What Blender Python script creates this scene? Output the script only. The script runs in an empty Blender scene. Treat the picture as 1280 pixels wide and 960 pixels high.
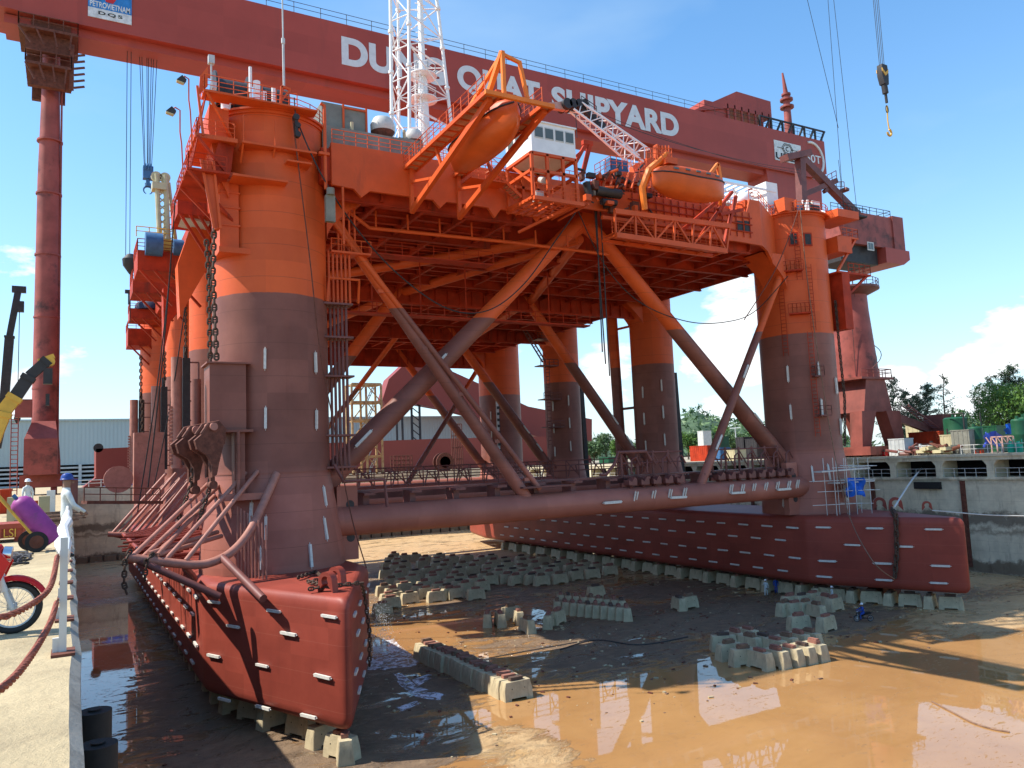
import bpy, math, random
from math import sin, cos, pi, radians as R
from mathutils import Vector, Matrix
random.seed(7)
SC = bpy.context.scene
COL = SC.collection
# ------------------------------------------------------------------ camera
# measured: world X runs across the dock, Y along it, Z up; quay level z = 0, eye 1.65 m above it
FPX, CX, CY = 976.0, 640.0, 480.0
AX = Vector((0.87102203, 0.01255582, 0.49108347))      # world X in camera space (right, down, forward)
AY = Vector((-0.48949714, 0.10641242, 0.86548769))
AZ = Vector((-0.04139048, -0.9942428, 0.0988336))
EYE = Vector((0, 0, 1.65))
cam = bpy.data.cameras.new('camera'); co = bpy.data.objects.new('camera', cam); COL.objects.link(co)
right = Vector((AX.x, AY.x, AZ.x)); down = Vector((AX.y, AY.y, AZ.y)); fwd = Vector((AX.z, AY.z, AZ.z))
m3 = Matrix((right, -down, -fwd)).transposed()
co.matrix_world = Matrix.Translation(EYE) @ m3.to_4x4()
cam.sensor_width = 36; cam.lens = 36*FPX/1280; cam.clip_start = .1; cam.clip_end = 6000
SC.camera = co
SC.render.resolution_x = 1024; SC.render.resolution_y = 768
def P(u, v, x=None, y=None, z=None):
    """point where the sight line through a photo pixel meets the plane x=, y= or z="""
    c = Vector(((u-CX)/FPX, (v-CY)/FPX, 1)); d = Vector((AX.dot(c), AY.dot(c), AZ.dot(c)))
    if x is not None: t = (x-EYE.x)/d.x
    elif y is not None: t = (y-EYE.y)/d.y
    else: t = (z-EYE.z)/d.z
    return EYE + d*t
# ------------------------------------------------------------------ light
SUNV = Vector((-.75, .33, 1)).normalized()
EL = math.asin(SUNV.z); ROT = math.atan2(SUNV.x, SUNV.y)
SC.view_settings.view_transform = 'Standard'; SC.view_settings.look = 'None'
SC.view_settings.exposure = 0.66; SC.view_settings.gamma = 1
sun = bpy.data.lights.new('sun', 'SUN'); sun.energy = 4.8; sun.angle = R(.5); sun.color = (1, .93, .83)
so = bpy.data.objects.new('sun', sun); COL.objects.link(so)
so.rotation_euler = SUNV.to_track_quat('Z', 'Y').to_euler(); so.location = (0, 0, 200)
W = bpy.data.worlds.new('World'); SC.world = W; W.use_nodes = True
nt = W.node_tree; nt.nodes.clear()
def wn(t, **k):
    n = nt.nodes.new(t)
    for a, b in k.items(): setattr(n, a, b)
    return n
WL = nt.links.new
sky = wn('ShaderNodeTexSky', sky_type='NISHITA', sun_disc=False); sky.sun_elevation = EL; sky.sun_rotation = ROT
sky.air_density = 1.0; sky.dust_density = .3; sky.ozone_density = 2.6; sky.altitude = 0
hsv = wn('ShaderNodeHueSaturation'); hsv.inputs['Hue'].default_value = .495; hsv.inputs['Saturation'].default_value = 1.2; hsv.inputs['Value'].default_value = 1.5
WL(sky.outputs[0], hsv.inputs['Color'])
tc = wn('ShaderNodeTexCoord')
def wmath(op, a, b=None, c=None, clamp=False):
    n = wn('ShaderNodeMath', operation=op, use_clamp=clamp)
    for i, q in enumerate((a, b, c)):
        if q is None: continue
        if isinstance(q, (int, float)): n.inputs[i].default_value = q
        else: WL(q, n.inputs[i])
    return n.outputs[0]
def wnoise(scale, detail, rough, off=(0, 0, 0), sc=(1, 1, 1), dist=0.):
    mp = wn('ShaderNodeMapping'); mp.inputs['Location'].default_value = off; mp.inputs['Scale'].default_value = sc
    WL(tc.outputs['Generated'], mp.inputs[0])
    n = wn('ShaderNodeTexNoise'); n.inputs['Scale'].default_value = scale; n.inputs['Detail'].default_value = detail
    n.inputs['Roughness'].default_value = rough; n.inputs['Distortion'].default_value = dist
    WL(mp.outputs[0], n.inputs['Vector']); return n.outputs[0]
sep = wn('ShaderNodeSeparateXYZ'); WL(tc.outputs['Generated'], sep.inputs[0])
Z = sep.outputs[2]
n1 = wnoise(7, 9, .58, (3.1, .2, .7), (1, 1, 2.4)); n2 = wnoise(2.2, 5, .5, (1.3, 2.2, 0), (1, 1, 3))
# cumulus banks: round masks about given directions, broken by noise
def bank(u, v, r, gain):
    d = (P(u, v, x=100 if u > 0 else -100) - EYE).normalized() if u > 90 else (P(u, v, y=100) - EYE).normalized()
    vd = wn('ShaderNodeVectorMath', operation='DISTANCE'); WL(tc.outputs['Generated'], vd.inputs[0]); vd.inputs[1].default_value = d
    s = wmath('DIVIDE', vd.outputs['Value'], r); s = wmath('SUBTRACT', 1, s, clamp=False)
    s = wmath('MAXIMUM', s, -1.2)
    return wmath('MULTIPLY', s, gain)
banks = [(1262, 420, .062, .95), (1215, 445, .04, .7), (905, 425, .075, .8), (935, 398, .04, .8), (560, 380, .10, .5), (760, 455, .06, .7),
         (1120, 500, .035, .6), (1230, 505, .05, .5), (40, 480, .05, .5), (120, 512, .04, .45), (880, 510, .05, .3), (-600, 420, .3, .6), (1900, 330, .14, .7)]
acc = None
for b in banks:
    q = bank(*b); acc = q if acc is None else wmath('MAXIMUM', acc, q)
mm = wmath('ADD', acc, wmath('MULTIPLY', wmath('SUBTRACT', n1, .5), 2.6))
mm = wmath('MULTIPLY', wmath('SUBTRACT', mm, .22), 5.5, clamp=True)
thin = wmath('MULTIPLY', wmath('SUBTRACT', n2, .50), 2.6, clamp=True)
thin = wmath('MULTIPLY', thin, .5)
hz = wmath('POWER', wmath('SUBTRACT', 1, wmath('ABSOLUTE', Z), clamp=True), 4.2)      # milky band low over the horizon
thin = wmath('MAXIMUM', thin, wmath('MULTIPLY', hz, .75))
shade = wmath('MULTIPLY', wmath('SUBTRACT', wnoise(9, 4, .5, (3.1, .2, .82), (1, 1, 2.4)), .38), 2.6, clamp=True)
cc = wn('ShaderNodeMix', data_type='RGBA'); WL(shade, cc.inputs[0]); cc.inputs[6].default_value = (7.6, 7.7, 7.7, 1); cc.inputs[7].default_value = (4.4, 5.0, 5.6, 1)
x1 = wn('ShaderNodeMix', data_type='RGBA'); WL(thin, x1.inputs[0]); WL(hsv.outputs[0], x1.inputs[6]); x1.inputs[7].default_value = (3.5, 4.7, 5.7, 1)
x2 = wn('ShaderNodeMix', data_type='RGBA'); WL(mm, x2.inputs[0]); WL(x1.outputs[2], x2.inputs[6]); WL(cc.outputs[2], x2.inputs[7])
bg = wn('ShaderNodeBackground'); bg.inputs[1].default_value = .118
wo = wn('ShaderNodeOutputWorld'); WL(x2.outputs[2], bg.inputs[0]); WL(bg.outputs[0], wo.inputs[0])
# ------------------------------------------------------------------ mesh builder
class MB:
    def __init__(s): s.v = []; s.f = []; s.m = []
    def add(s, vs, fs, m=0):
        o = len(s.v); s.v += [tuple(v) for v in vs]; s.f += [tuple(i+o for i in f) for f in fs]; s.m += [m]*len(fs); return s
    def box(s, c, d, rz=0, m=0, rot=None):
        c = Vector(c); hx, hy, hz_ = d[0]/2, d[1]/2, d[2]/2
        M = rot if rot is not None else Matrix.Rotation(rz, 3, 'Z')
        vs = [c + M @ Vector((sx*hx, sy*hy, sz*hz_)) for sz in (-1, 1) for sy in (-1, 1) for sx in (-1, 1)]
        return s.add(vs, [(0, 2, 3, 1), (4, 5, 7, 6), (0, 1, 5, 4), (2, 6, 7, 3), (0, 4, 6, 2), (1, 3, 7, 5)], m)
    def b2(s, a, b, m=0):
        return s.box(((a[0]+b[0])/2, (a[1]+b[1])/2, (a[2]+b[2])/2), (abs(b[0]-a[0]), abs(b[1]-a[1]), abs(b[2]-a[2])), 0, m)
    def frame(s, p, q):
        d = (Vector(q)-Vector(p)); L = d.length; d.normalize()
        up = Vector((0, 0, 1)) if abs(d.z) < .95 else Vector((1, 0, 0))
        a = d.cross(up).normalized(); b = a.cross(d).normalized(); return d, a, b, L
    def bar(s, p, q, w, h=None, m=0):
        h = h or w; d, a, b, L = s.frame(p, q); p = Vector(p); q = Vector(q)
        vs = [c + a*(sx*w/2) + b*(sy*h/2) for c in (p, q) for sx, sy in ((-1, -1), (1, -1), (1, 1), (-1, 1))]
        return s.add(vs, [(0, 1, 2, 3), (7, 6, 5, 4), (0, 4, 5, 1), (1, 5, 6, 2), (2, 6, 7, 3), (3, 7, 4, 0)], m)
    def tube(s, p, q, r, n=8, r2=None, m=0, caps=True):
        r2 = r if r2 is None else r2; d, a, b, L = s.frame(p, q); p = Vector(p); q = Vector(q); vs = []
        for c, rr in ((p, r), (q, r2)):
            for i in range(n): t = 2*pi*i/n; vs.append(c + a*(cos(t)*rr) + b*(sin(t)*rr))
        fs = [(i, i+n, (i+1) % n+n, (i+1) % n) for i in range(n)]
        if caps: fs += [tuple(range(n)), tuple(range(2*n-1, n-1, -1))]
        return s.add(vs, fs, m)
    def path(s, pts, r, n=8, m=0, closed=False):
        pts = [Vector(p) for p in pts]; N = len(pts); vs = []; pa = None
        for i, p in enumerate(pts):
            if closed: d = pts[(i+1) % N]-pts[i-1]
            else: d = pts[min(i+1, N-1)]-pts[max(i-1, 0)]
            d.normalize()
            if pa is None:
                up = Vector((0, 0, 1)) if abs(d.z) < .9 else Vector((1, 0, 0)); pa = d.cross(up).normalized()
            pa = (pa - d*pa.dot(d)).normalized(); b = d.cross(pa)
            rr = r[i] if isinstance(r, (list, tuple)) else r
            for k in range(n): t = 2*pi*k/n; vs.append(p + pa*(cos(t)*rr) + b*(sin(t)*rr))
        fs = []
        for i in range(N if closed else N-1):
            j = (i+1) % N
            for k in range(n): fs.append((i*n+k, i*n+(k+1) % n, j*n+(k+1) % n, j*n+k))
        if not closed: fs += [tuple(range(n-1, -1, -1)), tuple(range((N-1)*n, N*n))]
        return s.add(vs, fs, m)
    def lathe(s, c, prof, n=24, m=0, axis='Z', ms=None):
        c = Vector(c); vs = []
        for r, z in prof:
            for i in range(n):
                t = 2*pi*i/n
                p = (r*cos(t), r*sin(t), z) if axis == 'Z' else ((z, r*cos(t), r*sin(t)) if axis == 'X' else (r*sin(t), z, r*cos(t)))
                vs.append(c+Vector(p))
        k = len(prof)
        for j in range(k-1):
            s_f = [(j*n+i, j*n+(i+1) % n, (j+1)*n+(i+1) % n, (j+1)*n+i) for i in range(n)]
            if j == 0: base = len(s.v); s.v += [tuple(v) for v in vs]
            s.f += [tuple(q+base for q in f) for f in s_f]; s.m += [(ms[j] if ms else m)]*n
        s.f.append(tuple(base+i for i in range(n-1, -1, -1))); s.m.append(m)
        s.f.append(tuple(base+(k-1)*n+i for i in range(n))); s.m.append(ms[-1] if ms else m)
        return s
    def prism(s, poly, t, m=0):
        """poly: 3D points of a planar face, t: vector of thickness"""
        n = len(poly); t = Vector(t); a = [Vector(p) for p in poly]; vs = a + [p+t for p in a]
        return s.add(vs, [tuple(range(n-1, -1, -1)), tuple(range(n, 2*n))] + [(i, (i+1) % n, (i+1) % n+n, i+n) for i in range(n)], m)
    def rail(s, pts, h=1.05, step=1.6, r=.03, m=0, mids=(.55,), n=5):
        pts = [Vector(p) for p in pts]; up = Vector((0, 0, 1))
        for a, b in zip(pts, pts[1:]):
            s.tube(a+up*h, b+up*h, r, n, m=m)
            for q in mids: s.tube(a+up*h*q, b+up*h*q, r*.8, n, m=m)
            k = max(1, round((b-a).length/step))
            for i in range(k+1): c = a.lerp(b, i/k); s.tube(c, c+up*h, r, n, m=m)
        return s
    def ladder(s, a, b, w=.5, side=None, r=.03, step=.35, m=0, n=5):
        a = Vector(a); b = Vector(b); sd = Vector(side).normalized()*(w/2)
        s.tube(a-sd, b-sd, r, n, m=m); s.tube(a+sd, b+sd, r, n, m=m)
        k = int((b-a).length/step)
        for i in range(1, k): c = a.lerp(b, i/k); s.tube(c-sd, c+sd, r*.8, 4, m=m)
        return s
    def build(s, name, mats, parent=None, ang=38, loc=None):
        me = bpy.data.meshes.new(name); 
        if loc is not None: L = Vector(loc); s.v = [tuple(Vector(v)-L) for v in s.v]
        me.from_pydata(s.v, [], s.f); me.update()
        mats = mats if isinstance(mats, (list, tuple)) else [mats]
        for q in mats: me.materials.append(q)
        me.polygons.foreach_set('material_index', s.m)
        me.polygons.foreach_set('use_smooth', [True]*len(s.f))
        import bmesh
        bm = bmesh.new(); bm.from_mesh(me); bmesh.ops.recalc_face_normals(bm, faces=bm.faces); bm.to_mesh(me); bm.free()
        me.set_sharp_from_angle(angle=R(ang))
        o = bpy.data.objects.new(name, me); COL.objects.link(o)
        if parent is not None: o.parent = parent
        if loc is not None: o.location = L
        return o
def tag(o, label=None, cat=None, group=None, kind=None):
    if label: o['label'] = label
    if cat: o['category'] = cat
    if group: o['group'] = group
    if kind: o['kind'] = kind
    return o
def thing(name, label, cat, loc=(0, 0, 0), rz=0, group=None):
    o = bpy.data.objects.new(name, None); COL.objects.link(o); o.location = loc; o.rotation_euler = (0, 0, rz); o.empty_display_size = .3
    return tag(o, label, cat, group)
def dup(root, loc, rz=0, label=None, scale=None, group=None):
    r = root.copy(); COL.objects.link(r); r.location = loc; r.rotation_euler = (0, 0, rz)
    if label: r['label'] = label
    if group: r['group'] = group
    if scale: r.scale = scale if isinstance(scale, tuple) else (scale,)*3
    for ch in list(root.children):
        c = ch.copy(); COL.objects.link(c); c.parent = r
        for g in list(ch.children):
            d = g.copy(); COL.objects.link(d); d.parent = c
    return r
# ------------------------------------------------------------------ materials
def newmat(name):
    m = bpy.data.materials.new(name); m.use_nodes = True; t = m.node_tree; return m, t, t.nodes['Principled BSDF']
def ramp(t, stops):
    n = t.nodes.new('ShaderNodeValToRGB'); e = n.color_ramp.elements
    while len(e) < len(stops): e.new(.5)
    for i, (p, c) in enumerate(stops): e[i].position = p; e[i].color = (*c, 1) if len(c) == 3 else c
    return n
def noise(t, scale, detail=5, rough=.6, vec=None, sc=None, coord='pos', dist=0):
    if coord == 'pos': g = t.nodes.new('ShaderNodeNewGeometry').outputs['Position']
    else: g = t.nodes.new('ShaderNodeTexCoord').outputs['Object']
    if sc:
        mp = t.nodes.new('ShaderNodeMapping'); mp.inputs['Scale'].default_value = sc; t.links.new(g, mp.inputs[0]); g = mp.outputs[0]
    n = t.nodes.new('ShaderNodeTexNoise'); n.inputs['Scale'].default_value = scale; n.inputs['Detail'].default_value = detail
    n.inputs['Roughness'].default_value = rough; n.inputs['Distortion'].default_value = dist
    t.links.new(g, n.inputs['Vector']); return n.outputs[0]
def mixc(t, fac, a, b, mode='MIX'):
    n = t.nodes.new('ShaderNodeMix'); n.data_type = 'RGBA'; n.blend_type = mode
    for i, q in ((0, fac), (6, a), (7, b)):
        if isinstance(q, tuple): n.inputs[i].default_value = (*q, 1) if len(q) == 3 else q
        elif isinstance(q, (int, float)): n.inputs[i].default_value = q
        else: t.links.new(q, n.inputs[i])
    return n.outputs[2]
def tm(t, op, a, b=None, clamp=False):
    n = t.nodes.new('ShaderNodeMath'); n.operation = op; n.use_clamp = clamp
    for i, q in enumerate((a, b)):
        if q is None: continue
        if isinstance(q, (int, float)): n.inputs[i].default_value = q
        else: t.links.new(q, n.inputs[i])
    return n.outputs[0]
def bump(t, bs, h, strength=.3, dist=.05):
    b = t.nodes.new('ShaderNodeBump'); b.inputs['Strength'].default_value = strength; b.inputs['Distance'].default_value = dist
    t.links.new(h, b.inputs['Height']); t.links.new(b.outputs[0], bs.inputs['Normal'])
def plain(name, c, rough=.55, metal=0, var=.25, scale=1.5, dirt=None, spec=.3, bmp=0, coord='pos', streak=False):
    """painted / worn surface: patchy tone, optional dirt or rust colour in blotches"""
    m, t, bs = newmat(name)
    n = noise(t, scale, 6, .62, coord=coord)
    lo = tuple(x*(1-var) for x in c); hi = tuple(min(1, x*(1+var)) for x in c)
    r = ramp(t, [(.3, lo), (.7, hi)]); t.links.new(n, r.inputs[0]); out = r.outputs[0]
    if dirt:
        d = noise(t, scale*.8, 9, .7, sc=(1, 1, .18) if streak else None, coord=coord)
        k = tm(t, 'MULTIPLY', tm(t, 'SUBTRACT', d, dirt[1] if len(dirt) > 1 else .56), 7, clamp=True)
        out = mixc(t, k, out, dirt[0])
    t.links.new(out, bs.inputs['Base Color']); bs.inputs['Roughness'].default_value = rough; bs.inputs['Metallic'].default_value = metal
    bs.inputs['Specular IOR Level'].default_value = spec
    if bmp: bump(t, bs, noise(t, scale*6, 6, .7, coord=coord), bmp, .03)
    return m
ORG = (.62, .082, .014); MAR = (.135, .05, .043); PRED = (.27, .05, .03)
def plates(t, c, sx=3.0, sz=2.4, amt=.10):
    g = t.nodes.new('ShaderNodeNewGeometry').outputs['Position']
    sn = t.nodes.new('ShaderNodeVectorMath'); sn.operation = 'SNAP'; sn.inputs[1].default_value = (sx, sx, sz); t.links.new(g, sn.inputs[0])
    w = t.nodes.new('ShaderNodeTexWhiteNoise'); t.links.new(sn.outputs[0], w.inputs['Vector'])
    v = tm(t, 'ADD', tm(t, 'MULTIPLY', w.outputs['Value'], 2*amt), 1-amt); h = t.nodes.new('ShaderNodeHueSaturation'); t.links.new(v, h.inputs['Value']); t.links.new(c, h.inputs['Color']); return h.outputs[0]
def hull_paint():
    """orange above the waterline at z = 14.4, antifouling maroon below: where the paint really changes"""
    m, t, bs = newmat('rig_paint')
    g = t.nodes.new('ShaderNodeNewGeometry'); sp = t.nodes.new('ShaderNodeSeparateXYZ'); t.links.new(g.outputs['Position'], sp.inputs[0])
    z = sp.outputs[2]
    wob = tm(t, 'MULTIPLY', tm(t, 'SUBTRACT', noise(t, .9, 2), .5), .12)
    zz = tm(t, 'ADD', z, wob)
    up = tm(t, 'MULTIPLY', tm(t, 'SUBTRACT', zz, 14.40), 30, clamp=True)
    low = tm(t, 'MULTIPLY', tm(t, 'SUBTRACT', 2.0, zz), 1.2, clamp=True)
    n = noise(t, .35, 6, .6); n2 = noise(t, 1.2, 8, .65, sc=(1, 1, .25))
    o = ramp(t, [(.25, (.56, .082, .015)), (.75, (.66, .112, .023))]); t.links.new(n, o.inputs[0])
    a = ramp(t, [(.3, (.175, .060, .042)), (.7, (.245, .090, .063))]); t.links.new(n, a.inputs[0])
    l = ramp(t, [(.3, (.29, .100, .070)), (.7, (.38, .140, .100))]); t.links.new(n, l.inputs[0])
    lowc = mixc(t, low, a.outputs[0], l.outputs[0])
    c = mixc(t, up, lowc, o.outputs[0])
    st = tm(t, 'MULTIPLY', tm(t, 'SUBTRACT', n2, .60), 3.2, clamp=True)
    c = mixc(t, tm(t, 'MULTIPLY', st, .45), c, (.30, .10, .06))
    # plate seams
    sz = tm(t, 'ABSOLUTE', tm(t, 'SUBTRACT', tm(t, 'FRACT', tm(t, 'DIVIDE', z, 2.4)), .5))
    seam = tm(t, 'MULTIPLY', tm(t, 'SUBTRACT', .012, sz), 120, clamp=True)
    c = mixc(t, tm(t, 'MULTIPLY', seam, .45), c, (.08, .03, .02)); c = plates(t, c)
    dk_ = tm(t, 'MULTIPLY', tm(t, 'SUBTRACT', noise(t, .8, 9, .75, sc=(1, 1, .08)), .60), 5, clamp=True); c = mixc(t, tm(t, 'MULTIPLY', dk_, .35), c, (.10, .03, .015))
    t.links.new(c, bs.inputs['Base Color'])
    rr = t.nodes.new('ShaderNodeMapRange'); t.links.new(n2, rr.inputs[0]); rr.inputs[3].default_value = .42; rr.inputs[4].default_value = .62; bs.inputs['Specular IOR Level'].default_value = .3
    t.links.new(rr.outputs[0], bs.inputs['Roughness'])
    bump(t, bs, noise(t, .55, 3, .5), .25, .12)
    return m
M_HULL = hull_paint()
def pont_mat():
    m, t, bs = newmat('pontoon_paint')
    n = noise(t, .3, 6, .6); r = ramp(t, [(.3, (.22, .040, .026)), (.7, (.30, .058, .036))]); t.links.new(n, r.inputs[0])
    n2 = noise(t, 1.6, 9, .7, sc=(1, 1, .2)); st = tm(t, 'MULTIPLY', tm(t, 'SUBTRACT', n2, .62), 4, clamp=True)
    c = plates(t, mixc(t, tm(t, 'MULTIPLY', st, .4), r.outputs[0], (.34, .13, .09)), 3.1, 1.75, .09)
    dk_ = tm(t, 'MULTIPLY', tm(t, 'SUBTRACT', noise(t, .9, 9, .75, sc=(1, 1, .1)), .58), 5, clamp=True); c = mixc(t, tm(t, 'MULTIPLY', dk_, .4), c, (.12, .03, .02))
    g = t.nodes.new('ShaderNodeNewGeometry'); sp = t.nodes.new('ShaderNodeSeparateXYZ'); t.links.new(g.outputs['Position'], sp.inputs[0])
    sz = tm(t, 'ABSOLUTE', tm(t, 'SUBTRACT', tm(t, 'FRACT', tm(t, 'DIVIDE', sp.outputs[2], 1.75)), .5))
    c = mixc(t, tm(t, 'MULTIPLY', tm(t, 'MULTIPLY', tm(t, 'SUBTRACT', .010, sz), 140, clamp=True), .3), c, (.42, .16, .11))
    t.links.new(c, bs.inputs['Base Color']); bs.inputs['Roughness'].default_value = .5; bs.inputs['Specular IOR Level'].default_value = .3
    bump(t, bs, noise(t, .6, 3, .5), .3, .1)
    return m
M_PONT = pont_mat()
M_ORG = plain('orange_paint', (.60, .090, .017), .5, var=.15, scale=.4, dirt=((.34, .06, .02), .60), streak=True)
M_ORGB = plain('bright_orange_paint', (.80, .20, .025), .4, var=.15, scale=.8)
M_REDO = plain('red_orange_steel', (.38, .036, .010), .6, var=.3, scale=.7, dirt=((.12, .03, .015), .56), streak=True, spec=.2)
M_MAR = plain('maroon_steel', (.17, .062, .052), .5, var=.25, scale=.8, dirt=((.09, .04, .03), .6))
M_RUST = plain('rusty_steel', (.13, .045, .028), .75, var=.4, scale=3, bmp=.3)
def gan():
    m, t, bs = newmat('gantry_paint'); n = noise(t, .12, 6); r = ramp(t, [(.3, (.31, .056, .038)), (.7, (.39, .070, .048))]); t.links.new(n, r.inputs[0])
    d = tm(t, 'MULTIPLY', tm(t, 'SUBTRACT', noise(t, .3, 9, .72, sc=(1, 1, .12)), .56), 5, clamp=True); c = plates(t, mixc(t, tm(t, 'MULTIPLY', d, .4), r.outputs[0], (.14, .05, .04)), 6.0, 3.0, .06)
    t.links.new(c, bs.inputs['Base Color']); bs.inputs['Roughness'].default_value = .5; bs.inputs['Specular IOR Level'].default_value = .3; return m
M_GAN = gan()
M_GANL = plain('gantry_leg_paint', (.28, .068, .052), .55, var=.3, scale=.4, dirt=((.08, .03, .025), .535))
M_WHT = plain('white_paint', (.78, .78, .76), .45, var=.08, scale=1)
M_OFFW = plain('worn_white_paint', (.55, .55, .51), .5, var=.12, scale=2, dirt=((.35, .28, .2), .6))
M_ANOD = plain('zinc_anode', (.62, .60, .54), .5, var=.15, scale=5)
M_GREY = plain('deck_grey', (.20, .20, .165), .6, var=.2, scale=1, dirt=((.13, .12, .10), .58))
M_LGREY = plain('light_grey', (.45, .48, .48), .5, var=.15, scale=1)
M_DARK = plain('dark_steel_and_shade', (.035, .032, .032), .55, var=.3, scale=2)  # dark steel parts, and the shade painted into the gallery
M_CHAIN = plain('chain_rust', (.075, .045, .03), .7, var=.4, scale=6)
M_CABLE = plain('steel_wire', (.03, .03, .03), .6)
M_YEL = plain('yellow_paint', (.62, .36, .05), .45, var=.15, scale=1.5, dirt=((.25, .13, .05), .6))
M_CREAM = plain('cream_paint', (.46, .41, .25), .5, var=.12, scale=1.5, dirt=((.3, .22, .12), .6))
M_BLUE = plain('blue_tarpaulin', (.01, .12, .55), .55, var=.3, scale=1.2, bmp=.5)
M_BLUEP = plain('blue_paint', (.045, .13, .27), .5)
M_GREEN = plain('green_tank_paint', (.012, .075, .035), .5, var=.2, scale=1)
M_RED = plain('red_paint', (.50, .012, .012), .25, var=.1)
M_BLACK = plain('black_rubber', (.02, .02, .02), .7, var=.2, scale=5)
M_WOOD = plain('timber', (.21, .125, .08), .85, var=.35, scale=3, dirt=((.14, .07, .05), .55), bmp=.4, coord='obj')
M_CHROME = plain('chrome', (.6, .6, .6), .2, metal=1)
def glassm(name, c):
    m, t, bs = newmat(name); bs.inputs['Base Color'].default_value = (*c, 1); bs.inputs['Roughness'].default_value = .08; return m
M_GLASS = glassm('dark_window_glass', (.10, .12, .11))
# ------------------------------------------------------------------ the setting
FLZ = -14.0
def concrete(name, c, sc=.5, dirty=(.13, .10, .07), thr=.55, rough=.85, bm=.4, coord='pos', tide=False):
    m, t, bs = newmat(name)
    n = noise(t, sc, 9, .65, coord=coord); r = ramp(t, [(.3, tuple(x*.75 for x in c)), (.7, tuple(x*1.15 for x in c))]); t.links.new(n, r.inputs[0])
    d = noise(t, sc*1.7, 10, .72, sc=(1, 1, .22), coord=coord)
    k = tm(t, 'MULTIPLY', tm(t, 'SUBTRACT', d, thr), 5, clamp=True); c2 = mixc(t, tm(t, 'MULTIPLY', k, .8), r.outputs[0], dirty)
    if tide:      # algae and mud lines left by the dock water
        g = t.nodes.new('ShaderNodeNewGeometry'); sp = t.nodes.new('ShaderNodeSeparateXYZ'); t.links.new(g.outputs['Position'], sp.inputs[0])
        zz = tm(t, 'ADD', sp.outputs[2], tm(t, 'MULTIPLY', tm(t, 'SUBTRACT', noise(t, .5, 8, .7), .5), 3.2))
        for z0, w, a, cc in ((-7.6, .9, .75, (.07, .045, .03)), (-9.0, .5, .6, (.09, .06, .035)), (-13.3, 1.1, .8, (.10, .06, .03)), (-3.0, .5, .4, (.2, .17, .12))):
            k = tm(t, 'MULTIPLY', tm(t, 'SUBTRACT', w, tm(t, 'ABSOLUTE', tm(t, 'SUBTRACT', zz, z0))), 2, clamp=True)
            c2 = mixc(t, tm(t, 'MULTIPLY', k, a), c2, cc)
        # shutter joints and tie holes
        for ax, L in ((2, 1.2), (1, 2.4)):
            f = tm(t, 'ABSOLUTE', tm(t, 'SUBTRACT', tm(t, 'FRACT', tm(t, 'DIVIDE', sp.outputs[ax], L)), .5))
            k = tm(t, 'MULTIPLY', tm(t, 'SUBTRACT', .02/L*1.2, f), 60, clamp=True); c2 = mixc(t, tm(t, 'MULTIPLY', k, .35), c2, (.12, .10, .07))
    t.links.new(c2, bs.inputs['Base Color']); bs.inputs['Roughness'].default_value = rough
    bump(t, bs, noise(t, sc*8, 8, .7, coord=coord), bm, .05)
    return m
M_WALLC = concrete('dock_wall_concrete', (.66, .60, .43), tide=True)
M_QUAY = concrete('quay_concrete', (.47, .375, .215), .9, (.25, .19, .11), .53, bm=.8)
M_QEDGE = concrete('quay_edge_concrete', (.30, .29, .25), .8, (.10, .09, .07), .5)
M_BLOCK = concrete('block_concrete', (.50, .42, .26), 1.1, (.15, .12, .09), .55, coord='obj')
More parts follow.
